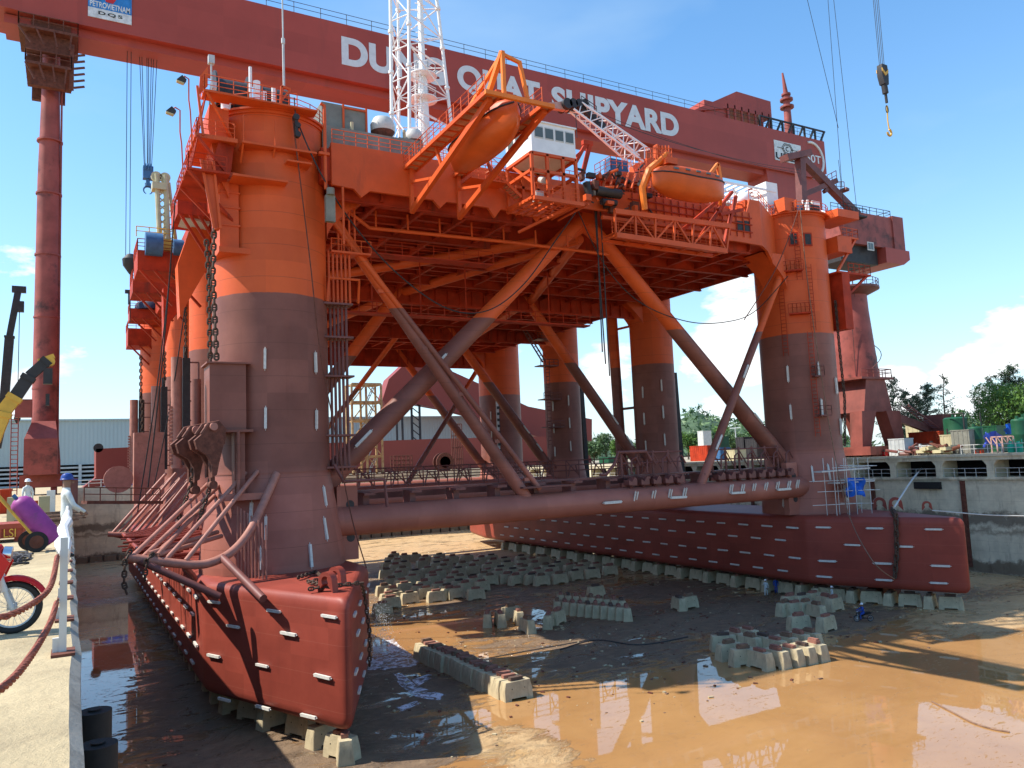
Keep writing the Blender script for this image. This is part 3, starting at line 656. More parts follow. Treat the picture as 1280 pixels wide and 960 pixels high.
# rigid leg beyond the far quay (a broad box standing behind the rig)
mb = MB(); mb.prism([(126, YG+.6, ZB0), (143, YG+.6, ZB0), (141, YG+.6, 20), (140, YG+.6, 1.5), (133, YG+.6, 1.5), (131.5, YG+.6, 20)], (0, 5.4, 0)); child(mb, 'leg', M_GAN, GC)
# lettering
def text(body, x0, x1, z0, z1, y, mat, par, name='lettering', bold=.028, depth=.05, space=1.0, slope=0):
    cu = bpy.data.curves.new(name, 'FONT'); cu.body = body; cu.size = 1; cu.offset = bold; cu.extrude = .02; cu.space_character = space
    ob = bpy.data.objects.new(name, cu); COL.objects.link(ob); bpy.context.view_layer.update()
    me = bpy.data.meshes.new_from_object(ob.evaluated_get(bpy.context.evaluated_depsgraph_get())); bpy.data.objects.remove(ob); bpy.data.curves.remove(cu)
    xs = [v.co.x for v in me.vertices]; ys = [v.co.y for v in me.vertices]
    ax, bx, ay, by = min(xs), max(xs), min(ys), max(ys)
    for v in me.vertices:
        px = x0+(v.co.x-ax)/(bx-ax)*(x1-x0); pz = z0+(v.co.y-ay)/(by-ay)*(z1-z0); py = y - (v.co.z+.02)/.04*depth
        v.co = Vector((px, py, pz))-par_loc(par)
    me.materials.clear(); me.materials.append(mat); o = bpy.data.objects.new(name, me); COL.objects.link(o); o.parent = par; return o
def letters(wrd, u0, v0, u1, v1, **k):
    a = P(u0, v0, y=YG); b = P(u1, v1, y=YG); return a, b
za, zb = 62.6, 67.2
mletter = plain('white_lettering', (.62, .66, .66), .5, var=.1, scale=1)
for w, ua, va, ub, vb in (('DUNG', 427, 60, 557, 95), ('QUAT', 572, 100, 676, 130), ('SHIPYARD', 690, 125, 849, 165)):
    xa, xb = P(ua, va, y=YG-.1).x, P(ub, vb, y=YG-.1).x; lo = .55 if w == 'QUAT' else 0
    t = text(w, xa, xb, za-lo, zb, YG-.02, mletter, GC, bold=.045, space=1.04); t['label'] = 'white letters reading '+w
# boards
def board(u0, v0, u1, v1, name, mat, yy=YG-.04):
    a = P(u0, v0, y=yy); b = P(u1, v1, y=yy); mb = MB(); mb.b2((a.x, yy-.1, b.z), (b.x, yy, a.z)); return child(mb, name, mat, GC), a, b
bx0, bx1 = P(110, 10, y=YG).x, P(164.5, 20, y=YG).x
mbl = plain('sign_blue', (.03, .20, .50), .5); mwh = plain('sign_white', (.60, .63, .62), .5); mdk = plain('sign_black', (.02, .02, .02), .5); msr = plain('sign_red', (.55, .03, .03), .5)
z_mid = P(130, 12.5, y=YG).z; z_bot = P(130, 24.5, y=YG).z
mb = MB(); mb.b2((bx0, YG-.12, z_mid), (bx1, YG-.003, 68.6)); mb.b2((bx0, YG-.12, z_bot), (bx1, YG-.003, z_mid-.003), 1); sb = child(mb, 'sign_board', [mbl, mwh], GC)
text('PETROVIETNAM', bx0+.2, bx1-.2, z_mid+.15, z_mid+.95, YG-.125, mwh, GC, 'sign_lettering', .02, .03)
text('DQS', bx0+1.2, bx1-1.1, z_bot+.45, z_mid-.35, YG-.125, mdk, GC, 'sign_lettering', .02, .03, 1.3)
fx = (bx0+bx1)/2   # the flame emblem above the name
mb = MB(); mb.prism([(fx-.5, YG-.15, z_mid+1.1), (fx+.35, YG-.15, z_mid+1.05), (fx+.7, YG-.15, z_mid+1.7), (fx+.3, YG-.15, z_mid+2.6), (fx+.1, YG-.15, z_mid+1.9), (fx-.3, YG-.15, z_mid+2.9), (fx-.75, YG-.15, z_mid+2.0)], (0, .03, 0)); child(mb, 'flame_emblem', msr, GC)
ux0, ux1 = P(968, 190, y=YG).x, P(996.5, 195, y=YG).x; uz1, uz0 = P(968, 175, y=YG).z, P(968, 199.5, y=YG).z
mb = MB(); mb.b2((ux0, YG-.12, uz0), (ux1+1.2, YG-.003, uz1)); child(mb, 'sign_board', mwh, GC)
hc = ((ux0+ux1)/2+.4, uz0+(uz1-uz0)*.66)
mb = MB()
for rr in (1.5, 1.15):
    ring = [(hc[0]+rr*1.15*cos(k*pi/3), YG-.15, hc[1]+rr*.85*sin(k*pi/3)) for k in range(6)]; mb.path(ring, .07, 5, closed=True)
mb.tube((ux0+.8, YG-.15, hc[1]), (hc[0]-1.0, YG-.15, hc[1]), .06, 5); mb.tube((hc[0]+1.0, YG-.15, hc[1]), (ux1+.6, YG-.15, hc[1]), .06, 5)
mb.path([(hc[0]+.45*cos(a), YG-.15, hc[1]+.45*sin(a)) for a in [R(50+i*26) for i in range(11)]], .09, 5); child(mb, 'hexagon_emblem', mdk, GC)
text('UREC', ux0+.2, ux1+1.0, uz0+.25, uz0+1.75, YG-.125, mdk, GC, 'sign_lettering', .03, .03)
cc_ = P(1010, 197, y=YG); rr = 3.6
mb = MB(); mb.path([(cc_.x+1.2+rr*cos(a), YG-.1, cc_.z-.2+rr*sin(a)*1.05) for a in [R(-75+i*9) for i in range(21)]], .28, 6); child(mb, 'capacity_ring', mletter, GC)
text('450T', cc_.x-2.2, cc_.x+4.1, cc_.z-.9, cc_.z+.9, YG-.02, mletter, GC, 'capacity_lettering', .01)
# hoist ropes and lower blocks
def rope(mb, a, b, r=.035, sag=0, n=14, k=5):
    a = Vector(a); b = Vector(b)
    if sag == 0: mb.tube(a, b, r, k, caps=False); return
    mb.path([a.lerp(b, i/n)-Vector((0, 0, sag*4*(i/n)*(1-i/n))) for i in range(n+1)], r, k)
def hook_block(par, c, s=1., mats=(M_DARK, M_YEL), name='hook_block'):
    mb = MB(); x, y, z = c
    mb.b2((x-.55*s, y-.45*s, z), (x+.55*s, y+.45*s, z+1.5*s), 0)
    for q in (-.3, .0, .3): mb.tube((x+q*s-.09*s, y, z+1.3*s), (x+q*s+.09*s, y, z+1.3*s), .62*s, 20, m=1)
    mb.tube((x, y, z), (x, y, z-.7*s), .22*s, 10); mb.tube((x, y, z-.5*s), (x, y, z-.9*s), .34*s, 12)
    for sg in (1, -1): mb.path([(x+sg*s*(.05+.42*sin(a)), y, z-.9*s-.45*s*(1-cos(a))) for a in [R(q*18) for q in range(10)]], [(.13-.009*q)*s for q in range(10)], 8)
    return child(mb, name, list(mats), par)
hb1 = P(185, 217, y=YG+3.4)
mb = MB()
for dx in (-1.6, -1.2, -.3, 0, .5, .9, 1.5): rope(mb, (hb1.x+dx*.7, YG+3.4, 59.2), (hb1.x+dx*.28, YG+3.4, hb1.z+.5), .045)
for u in (158, 163): q = P(u, 200, y=YG+2.5); rope(mb, (q.x, YG+2.5, 59.2), (q.x, YG+2.5, P(u, 325, y=YG+2.5).z), .045)
child(mb, 'hoist_ropes', M_CABLE, GC); hook_block(GC, (hb1.x, YG+3.4, hb1.z-.8), 1.15, (M_BLUEP, M_BLUEP))
mb = MB(); q = P(163, 328, y=YG+2.5); mb.lathe((q.x, YG+2.5, q.z), [(.15, -1.6), (.9, -.5), (1.0, .4), (.4, 1.1)], 14); mb.tube((q.x, YG+2.5, q.z-1.6), (q.x, YG+2.5, q.z-8), .06, 5); child(mb, 'headache_ball', M_DARK, GC)
# ------------------------------------------------------------------ level-luffing crane on the far quay
JY = 76.0
M_MARP = plain('portal_paint', (.23, .062, .046), .55, var=.25, scale=.5, dirt=((.10, .04, .03), .55), streak=True)
JC = thing('dock_crane', 'dark red slewing jib crane with boxy machinery house beyond the right column', 'dock crane', (106, JY, 0))
def JP(u, v, y=JY): return P(u, v, y=y)
tx0, tx1 = JP(1040, 450).x, JP(1089, 450).x; tcx = P(1068, 450, y=JY).x
mb = MB(); zt = JP(1060, 362).z; zc = JP(1070, 478).z; zl = JP(1070, 505).z
mb.lathe((tcx, JY, 0), [(3.3, zc), (3.1, zc+3), (2.55, zt-3.5), (2.45, zt)], 28)
child(mb, 'tower', M_GANL, JC)
mb = MB(); zp = JP(1060, 363).z
mb.lathe((tcx, JY, 0), [(2.6, zp-1), (4.3, zp-.2), (4.3, zp+.1), (2.6, zp+.1)], 28)
mb.rail([(tcx+4.2*cos(a), JY+4.2*sin(a), zp+.1) for a in [R(q*30) for q in range(13)]], 1.1, 1.2, .05)
mb.path([(tcx+2.9*cos(a)+.2, JY+2.9*sin(a), zc+1+(zp-zc-2)*i/22) for i, a in enumerate([R(-110+q*13) for q in range(23)])], .12, 5)
mb.path([(tcx+3.6*cos(a)+.2, JY+3.6*sin(a), zc+1.6+(zp-zc-2)*i/22) for i, a in enumerate([R(-110+q*13) for q in range(23)])], .06, 5); child(mb, 'stair_platform', M_MAR, JC)
# portal
mb = MB(); w = 3.4
mb.prism([(tcx-w, JY-w, zl-1.4), (tcx+w*.9, JY-w, zl-1.4), (tcx+w*.55, JY-w, zc+.1), (tcx-w*.7, JY-w, zc+.1)], (0, 2*w, 0)); mb.b2((tcx-w-.4, JY-w-.4, zc+.1), (tcx+w, JY+w+.4, zc+.4))
mb.rail([(tcx-w-.2, JY-w-.2, zc+.4), (tcx+w-.2, JY-w-.2, zc+.4), (tcx+w-.2, JY+w+.2, zc+.4)], 1.2, 1.5, .06); child(mb, 'portal_box', M_MARP, JC)
for sx in (-1, 1):
    for sy in (-1, 1):
        mb = MB(); x = tcx+sx*w*.8; y = JY+sy*w*.8
        mb.prism([(x-1.6, y-1, zl-1.3), (x+1.6, y-1, zl-1.3), (x+.9+sx*1.2, y-1, 1.6), (x-.9+sx*1.2, y-1, 1.6)], (0, 2, 0))
        mb.b2((x-2+sx*1.2, y-3, .5), (x+2+sx*1.2, y+3, 1.7))
        for q in (-2.2, -.8, .8, 2.2): mb.tube((x-.4+sx*1.2, y+q, .55), (x+.4+sx*1.2, y+q, .55), .55, 14)
        child(mb, 'portal_leg', M_MARP, JC)
mb = MB(); mb.bar((tcx+w, JY-3, zl-2), (tcx+w+7, JY-5, 3.5), .8, 1.1); mb.ladder((tcx+w, JY-5.2, zl-.6), (tcx+w+7.5, JY-6, 3), 1.1, (0, 1, 0), .09, .5); mb.b2((tcx+w+6, JY-7, 2.2), (tcx+w+9, JY-4, 6)); child(mb, 'access_stair', M_MAR, JC)
# machinery house, counterweight
h0 = JP(1033, 318); h1 = JP(1124, 280); hz0 = JP(1126, 322).z; hz1 = JP(1118, 284).z
hx0, hx1 = tcx-4, JP(1094, 300).x
mb = MB(); mb.prism([(hx0, JY-3, hz0), (hx1, JY-3, hz0), (hx1, JY-3, hz1), (hx0, JY-3, hz1)], (0, 6, 0))
mb.b2((hx1+.003, JY-3.2, hz0-.1), (hx1+2.6, JY+3.2, hz1+.3)); house = child(mb, 'machinery_house', M_GANL, JC)
mb = MB(); mb.b2((hx0, JY-2.2, hz0-2.6), (hx1-3, JY+2.2, hz0-.004)); child(mb, 'slewing_frame', M_DARK, JC)
mb = MB(); mb.prism([(hx1-2.6, JY-3.4, hz0-2.4), (hx1+1.6, JY-3.4, hz0-2.4), (hx1+3.2, JY-3.4, hz0-1.5), (hx1+3.2, JY-3.4, hz0-.13), (hx1-2.6, JY-3.4, hz0-.004)], (0, 6.8, 0)); child(mb, 'counterweight', M_GAN, JC)
for u, v in ((1052.5, 315), (1088, 308)):
    c = P(u, v, y=JY-3); mb = MB(); mb.b2((c.x-.75, JY-3.08, c.z-.65), (c.x+.75, JY-3.0, c.z+.65)); 
    mb.b2((c.x-.55, JY-3.12, c.z-.48), (c.x-.06, JY-3.06, c.z+.48), 1); mb.b2((c.x+.06, JY-3.12, c.z-.48), (c.x+.55, JY-3.06, c.z+.48), 1); child(mb, 'window', [M_OFFW, M_GLASS], JC)
mb = MB(); mb.rail([(hx0, JY-2.9, hz1), (hx1, JY-2.9, hz1), (hx1, JY+2.9, hz1)], 1.1, 1.7, .05); mb.b2((hx0-4, JY-4.2, hz1-1.2), (hx0+4, JY-3, hz1-.95)); mb.rail([(hx0-4, JY-4.2, hz1-1), (hx0+4, JY-4.2, hz1-1)], 1.1, 1.7, .05); child(mb, 'roof_railing', M_DARK, JC)
# jib head seen over the rig column: back stay, post and strut
JZ = JY-1
A = P(996, 192, y=JZ); Bq = P(1092, 290, y=JZ); Cq = P(1002, 240, y=JZ); Dq = P(1045, 228, y=JZ)
mb = MB(); mb.bar(A, Bq, 1.0, 1.0); mb.bar(P(1020, 212, y=JZ+2), P(1092, 288, y=JZ+2), .5, .8); mb.bar(P(1000, 200, y=JZ), P(1003, 268, y=JZ), 1.1, 1.1)
mb.bar(P(980, 198, y=JZ), P(1010, 192, y=JZ), 1.5, .9); mb.bar(P(1003, 244, y=JZ), P(1045, 226, y=JZ), .7, .8); mb.bar(P(1030, 240, y=JZ), P(1044, 226, y=JZ), .5); mb.bar(P(1050, 238, y=JZ), P(1054, 240, y=JZ), 2.2, .4)
mb.rail([P(1035, 232, y=JZ), P(1046, 226, y=JZ)], 1.6, 1.2, .06); mb.rail([P(1046, 240, y=JZ), P(1056, 240, y=JZ)], 1.6, 1.2, .06); child(mb, 'jib', M_MAR, JC)
mb = MB()
for u0, v0, u1, v1 in ((1035, 0, 1070, 470), (1002, -30, 1048, 160), (1040, -20, 1095, 480), (1048, 200, 1080, 470)): rope(mb, P(u0, v0, y=JZ-1), P(u1, v1, y=JZ-1), .04)
child(mb, 'hoist_ropes', M_CABLE, JC)
# hook hanging at upper right from a jib outside the frame
HK = thing('hook_block', 'black and yellow crane hook block hanging alone in the sky', 'crane hook', (0, 0, 0))
hk = P(1103, 90, y=48); s = .95
mb = MB(); x, y, z = hk
mb.prism([(x-.5, y-.3, z-.5), (x-.25, y-.3, z-1.4), (x+.45, y-.3, z-1.4), (x+.55, y-.3, z-.4), (x+.45, y-.3, z+.7), (x-.4, y-.3, z+.7)], (0, .6, 0))
for q in (-.32, .32): mb.prism([(x-.5, y+q-.03, z-.1), (x, y+q-.03, z-.55), (x+.5, y+q-.03, z-.1), (x+.5, y+q-.03, z+.25), (x, y+q-.03, z-.2), (x-.5, y+q-.03, z+.25)], (0, .06, 0), 1)
mb.tube((x+.1, y, z-1.4), (x+.2, y, z-2.3), .3, 10); HKB = mb.build('block_body', [M_DARK, M_YEL], HK)
mb = MB(); mb.tube((x+.2, y, z-2.3), (x+.25, y, z-3.3), .14, 8); mb.path([(x+.2+.2*sin(a), y, z-3.6-.4*(1-cos(a))) for a in [R(q*36) for q in range(11)]], .05, 6, closed=False); mb.build('shackle', M_DARK, HK)
mb = MB(); e = P(1112, 168, y=48); mb.path([(x+.25, y, z-3.6), (e.x-.1, y, e.z+1.4), (e.x, y, e.z+.6)], .07, 6); mb.path([(e.x+.32*sin(a), y, e.z+.15-.35*(1-cos(a))+.4) for a in [R(q*30) for q in range(10)]], .11, 7); mb.build('hook', M_YEL, HK)
mb = MB()
for q in (-.4, -.15, .15, .4): rope(mb, (x+q, y, z+.6), (x+q*1.3, y, z+26), .03)
mb.build('wire_rope', M_CABLE, HK)
# ------------------------------------------------------------------ rig fittings
F = DF  # front plane of the deck
# deck edge railing and long pipe under it
mb = MB(); mb.rail([(17, F+.1, 26.3), (24.5, F+.1, 26.3)], 1.1, .9, .035, mids=(.35, .65)); mb.build('deck_railing', M_ORG, RIG); mb = MB(); mb.rail([(61, F+.1, 27.72), (62.4, F+.1, 27.72), (69.4, 60.3, 27.72)], 1.1, 1.3, .035, mids=(.35, .65)); mb.build('deck_railing', M_ORG, RIG)
mb = MB()
mb.path([P(407, 262, y=59), P(432, 262, y=59.4), P(462, 285, y=60), P(640, 303, y=60), P(760, 318, y=60)], .16, 8)
for u in range(470, 760, 40): q = P(u, 286+(u-462)*.1107, y=60); mb.tube(q, (q.x, q.y, q.z+1.6), .08, 6)
mb.build('firemain_pipe', M_ORG, RIG)
mb = MB()
mb.b2((22, 62.5, 19.9), (34, 64, 20.0)); mb.rail([(22, 62.5, 20), (34, 62.5, 20)], 1.1, 1.6, .04)
mb.b2((18.2, 70, 16.2), (50, 71.2, 16.35)); mb.rail([(18.2, 70, 16.35), (50, 70, 16.35)], 1.1, 1.8, .05)
for x in range(20, 50, 5): mb.tube((x, 70.5, 16.3), (x, 70.5, 22), .07, 5)
mb.build('underdeck_walkway', M_REDO, RIG)
# bundled pipes down the near column, guarded by rings
mb = MB()
for k in range(5): x = 17.35+.28*k; y = 58.6-.1*k; mb.tube((x, y, 14.3-.0), (x, y, 1.5), .11, 8)
for z in (1.7, 4.1, 8.6, 11.6, 14.2): mb.b2((16.6, 57.7, z), (18.9, 59.2, z+.14))
mb.path([(17.2, 57.8, 2), (17.8, 57.5, .7), (21, 57.5, .7), (21.2, 57.5, -1.4)], .14, 8)
mb.build('riser_pipes', M_MAR, RIG)
mb = MB()
for k in range(6): x = 17.3+.33*k; mb.tube((x, 58.6, 14.3), (x, 58.6, 18.6+.1*(k % 2)), .10, 8)
mb.path([(16.9, 57.8, 14.4), (17, 57.6, 16.2), (19.4, 57.6, 16.2), (19.6, 58.6, 14.6)], .12, 8)
for k in range(4): mb.tube((18.2+.45*k, 58.9, 18.5), (18.2+.45*k, 58.9, 23), .09, 8)
mb.b2((17.4, 58.1, 18.4), (20.6, 59.4, 18.55)); mb.rail([(17.4, 58.1, 18.5), (20.6, 58.1, 18.5)], 1.0, .8, .035)
q = P(405, 165, y=55.8); mb.tube((q.x, 55.6, 28.3), (q.x, 55.6, 22.4), .13, 8); mb.path([(q.x, 55.6, 28.3), (q.x, 55.6, 28.9), (q.x-.3, 55.6, 29)], .13, 8)
mb.b2((q.x-.5, 55.4, 25.0), (q.x+.3, 55.8, 25.2))
q = P(428, 240, y=55.9); mb.tube((q.x, 55.8, 22.8), (q.x, 55.8, 18.4), .10, 8)
mb.build('caisson_pipes', M_ORG, RIG)
mb = MB(); q = P(412, 260, y=55.5); mb.b2((q.x-.35, 55.2, q.z-1.1), (q.x+.35, 55.6, q.z+.9)); mb.tube((q.x, 55.2, q.z+.9), (q.x, 55.2, q.z+1.4), .3, 10); mb.build('junction_box', M_GREY, RIG)
# ---------- near column head: rim platform, winch, outboard platforms, chain guides
C0 = COLS[0, 0]
mb = MB(); c = Vector((13.2, 60.2, 28.0))
mb.lathe((13.2, 60.2, 0), [(4.2, 27.95), (4.55, 27.95), (4.55, 28.1), (4.2, 28.1)], 40)
mb.rail([c+Vector((4.45*cos(a), 4.45*sin(a), .1)) for a in [R(150+q*15) for q in range(17)]], 1.05, 1.2, .035, mids=(.35, .65))
mb.build('rim_walkway', M_ORG, RIG)
mb = MB()
for x in (10.2, 13.2): mb.tube((x-1.1, 59.5, 29.9), (x+1.1, 59.5, 29.9), 1.35, 26)
for x in (9.0, 11.4, 12.2, 14.3): mb.tube((x-.06, 59.5, 29.9), (x+.06, 59.5, 29.9), 1.85 if x < 12 else 1.5, 28)
mb.b2((9.4, 59.2, 28.05), (14.1, 61.8, 28.5)); mb.tube((14.2, 60.3, 29), (15.6, 60.3, 29), .7, 18); mb.build('anchor_winch', M_DARK, RIG)
mb = MB()
for u, v0, v1, r in ((313, 84, 112, .12), (321, 102, 116, .26), (330, 115, 135, .2), (342, 110, 130, .15)): q = P(u, v1, y=57.5); mb.tube((q.x, 57.5, 28.0), (q.x, 57.5, P(u, v0, y=57.5).z), r, 10)
for u, v in ((283, 132), (370, 140), (386, 147)): q = P(u, v, y=57.2); mb.lathe((q.x, 57.4, 28.0), [(.35, 0), (.35, .5), (.55, .75), (.45, 1.0), (.1, 1.15)], 14)
mb.build('vent_heads', M_WHT, RIG)
mb = MB(); a0 = P(265, 122, y=57); t0 = P(264, 70, y=57)
mb.tube((a0.x, 57, 27.6), (t0.x, 57, t0.z-.6), .07, 6); mb.box((t0.x, 57, t0.z-.3), (.42, .4, .6)); mb.box((t0.x+.2, 57, t0.z-2.2), (.3, .3, .5)); mb.build('navigation_light', M_LGREY, RIG)
mb = MB()   # outboard shell, platforms and diagonal guides
mb.prism([(9.6, 56.6, 21.2), (9.6, 56.6, 27.6), (8.3, 56.6, 27.9), (8.2, 56.6, 26.2), (8.7, 56.6, 23.5)], (0, 3.6, 0))
mb.b2((9.0, 56.9, 17.6), (10.3, 59.6, 23.2))
for z in (19.2, 20.5, 21.6): mb.b2((8.9, 56.82, z), (10.4, 59.7, z+.12))
mb.b2((8.9, 56.6, 17.2), (11.4, 60, 17.6)); mb.build('fairlead_housing', M_ORG, RIG)
mb = MB()
pa, pb, pc = (5.6, 55.6, 25.1), (8.9, 55.6, 25.1), (11.4, 55.9, 25.1)
mb.b2((7.2, 55.5, 25.0), (10.0, 61.5, 25.15)); mb.b2((7.2, 55.45, 24.85), (10.0, 55.6, 25.15)); mb.rail([(9.8, 55.5, 25.15), (7.3, 55.5, 25.15), (7.3, 61.4, 25.15)], 1.1, 1.0, .035, mids=(.35, .65))
mb.build('fairlead_platform', M_ORG, RIG)
mb = MB(); mb.b2((6.6, 55.0, 22.3), (9.4, 61.8, 22.45)); mb.bar((6.7, 55.1, 22.3), (9.9, 57.0, 19.6), .2); mb.bar((6.7, 59, 22.3), (9.4, 59, 19.6), .2); mb.bar((7.3, 55.4, 24.9), (9.6, 56, 22.4), .18)
mb.rail([(9.2, 55.05, 22.45), (6.7, 55.05, 22.45), (6.7, 61.6, 22.45)], 1.1, 1.0, .035, mids=(.35, .65)); mb.prism([(8.2, 55.7, 22.6), (9.6, 56, 22.6), (9.9, 56.3, 24.9), (8.8, 55.8, 24.9)], (0, .1, 0))
for k in range(6): mb.tube((6.9, 55.3+k, 22.5), (7.4, 55.6+k, 25.0), .05, 5); mb.tube((7.4, 55.6+k, 25.1), (7.9, 55.3+k*.5, 28), .05, 5)
mb.build('lower_platform', M_REDO, RIG)
mb = MB(); mb.b2((7.7, 54.9, 28.0), (9.6, 56.4, 28.15)); mb.rail([(7.7, 56.6, 28.1), (7.7, 54.9, 28.1), (12.6, 54.9, 28.1)], 1.1, 1, .035, mids=(.35, .65)); mb.b2((9.6, 54.9, 28.0), (15.6, 56.1, 28.12))
mb.bar((7.9, 55, 28), (9.8, 56.6, 25.6), .16); mb.bar((7.3, 55.2, 28.4), (7.7, 55.4, 25), .16); mb.prism([(7.4, 55.3, 27.8), (8.0, 55.3, 28.6), (8.0, 55.3, 30.0), (7.5, 55.3, 29.2)], (0, .15, 0))
mb.build('winch_platform', M_ORG, RIG)
mb = MB(); mb.b2((10.3, 55.3, 24.9), (15.6, 56.9, 25.05)); 
for x in (10.4, 12.6, 14.3): mb.tube((x, 55.4, 25.0), (x, 55.4, 27), .04, 5); mb.bar((x, 55.6, 24.95), (x, 56.6, 23.9), .12)
mb.b2((9.6, 55.0, 22.3), (13.4, 56.8, 22.45)); mb.b2((13.4, 55.2, 24.0), (15.2, 56.9, 24.12)); mb.build('side_step', M_ORG, RIG)
def cheek(x0, y, z0, x1, z1):
    mb = MB(); mb.bar((x0, y, z0), (x1, y, z1), .16, .16); mb.bar((x0+.8, y, z0), (x1+.42, y, z1), .16, .16)
    mb.prism([(x0+.05, y+.1, z0), (x0+.78, y+.1, z0), (x1+.4, y+.1, z1), (x1+.1, y+.1, z1)], (0, .5, 0)); mb.build('chain_guide', M_ORG, RIG)
ct, cb = P(259, 200, y=55.4), P(277, 286, y=55.4); cheek(ct.x-.4, 55.4, ct.z, cb.x-.5, cb.z)
# ladders, small platforms and ports on the far column
def rp(u, v, y=57.2): return P(u, v, y=y)
CR0 = COLS[1, 0]; XR = X2-13.2
def on_col(ix, iy, ang, z, e=.05):
    x = (CXL+CXO[iy], CXR-CXO[iy])[ix]; a = R(ang); r = CR[iy]+e-(.12 if ix and not iy else 0); return Vector((x+r*cos(a), CY_[iy]+(1.1 if ix and not iy else 0)+r*sin(a), z))
mb = MB()
for ang, z0, z1 in ((246, 14.6, 22), (232, 20.3, 28.6), (240, 3, 14.5), (205, 12, 21.6)):
    a = R(ang); mb.ladder(on_col(1, 0, ang, z0, .3), on_col(1, 0, ang, z1, .3), .55, (-sin(a), cos(a), 0), .035, .4)
mb.build('column_ladder', M_REDO, RIG)
mb = MB()
for a0, a1, z in ((205, 236, 21.4), (214, 244, 16.6)):
    n = 6; pts = [on_col(1, 0, a0+(a1-a0)*i/n, z, .95) for i in range(n+1)]; pin = [on_col(1, 0, a0+(a1-a0)*i/n, z, 0) for i in range(n+1)]
    for i in range(n): mb.add([pts[i], pts[i+1], pin[i+1], pin[i], pts[i]-Vector((0, 0, .15)), pts[i+1]-Vector((0, 0, .15)), pin[i+1]-Vector((0, 0, .15)), pin[i]-Vector((0, 0, .15))], [(0, 1, 2, 3), (7, 6, 5, 4), (0, 4, 5, 1), (3, 2, 6, 7)])
    mb.rail(pts, 1.0, 1.0, .03); mb.build('column_walkway', M_REDO, RIG); mb = MB()
mb = MB()
for a0, a1, z in ((240, 252, 9.6), (243, 258, 5.3)):
    p0, p1 = on_col(1, 0, a0, z, .9), on_col(1, 0, a1, z, .9); q0, q1 = on_col(1, 0, a0, z, 0), on_col(1, 0, a1, z, 0)
    mb.prism([p0, p1, q1, q0], (0, 0, -.15)); mb.rail([q0, p0, p1, q1], 1.0, .9, .035)
mb.build('rest_platform', M_MAR, RIG)
for ang, z in ((228, 25.0), (250, 24.9)):
    p = on_col(1, 0, ang, z, .02); a = R(ang); M = Matrix.Rotation(a, 3, 'Z'); mb = MB(); mb.box(p, (.16, 1.0, 1.5), rot=M); mb.box(p+Vector((cos(a)*.06, sin(a)*.06, 0)), (.1, .7, 1.2), rot=M, m=1); mb.build('port_window', [M_REDO, M_DARK], RIG)
for u, v in ((925, 283), (934, 283)):
    p = P(u, v, y=F); mb = MB(); mb.b2((p.x-.38, F-.05, p.z-.55), (p.x+.38, F-.003, p.z+.55)); mb.build('port_window', M_DARK, RIG)
# flared box joining the deck to the far column
kn = lambda t, z: (62.4+7.3*t, 56.0+4.4*t, z)
mb = MB(); mb.prism([kn(0, 22.9), kn(.3, 22.9), kn(.55, 22.3), kn(.8, 21.0), kn(1, 19.2), kn(1, 27.7), kn(0, 27.7)], (-.15, .26, 0)); mb.build('knee_box', M_ORG, RIG)
mb = MB(); mb.lathe((XR, 61.3, 0), [(4.08, 27.95), (4.6, 27.95), (4.6, 28.1), (4.2, 28.1)], 40)
mb.rail([Vector((XR+4.5*cos(a), 61.3+4.5*sin(a), 28.1)) for a in [R(185+q*15) for q in range(13)]], 1.05, 1.2, .04, mids=(.35, .65)); mb.build('rim_walkway', M_ORG, RIG)
mb = MB()
mb.b2((XR+3.5, 57.0, 25.6), (XR+6.8, 61, 25.8)); mb.rail([(XR+3.8, 57, 25.8), (XR+6.7, 57, 25.8), (XR+6.7, 61, 25.8)], 1.0, 1, .04); mb.b2((XR+2.8, 56.8, 23.8), (XR+5.2, 60.6, 25.6)); mb.bar((XR+2.6, 57, 21.5), (XR+6.5, 57.3, 25.6), .25)
mb.b2((XR+2.2, 56.0, 27.6), (XR+5.8, 60, 28.5)); mb.build('fairlead_platform', M_ORG, RIG)
mb = MB(); mb.b2((XR+2.8, 57, 21.4), (XR+8.5, 60, 21.6)); mb.bar((XR+3.9, 57.3, 18.6), (XR+8, 57.3, 21.4), .25); mb.b2((XR+3.3, 57, 15), (XR+4.6, 59, 21.4)); mb.rail([(XR+4.5, 57, 21.6), (XR+8.4, 57, 21.6), (XR+8.4, 60, 21.6)], 1.05, 1, .04); mb.build('lower_platform', M_REDO, RIG)
mb = MB()   # equipment standing on the far column head
random.seed(3)
mb.b2((XR-4, 58, 28.1), (XR-2.4, 59.5, 29.6)); mb.b2((XR-1.6, 59, 28.1), (XR+.2, 61, 29.4), 1); mb.b2((XR+1.1, 58.4, 28.1), (XR+2.4, 59.6, 30), 2)
for k in range(14): x = XR-3.4+random.random()*7; mb.tube((x, 57.4+random.random()*2, 28.1), (x, 57.6+random.random()*2, 28.6+random.random()*1.8), .06+.1*random.random(), 7, m=random.choice((0, 2, 3)))
mb.tube((XR+.6, 59, 29.2), (XR+2.2, 59, 29.2), .7, 18, m=3); mb.build('mooring_gear', [M_ORG, M_BLUEP, M_WHT, M_DARK], RIG)
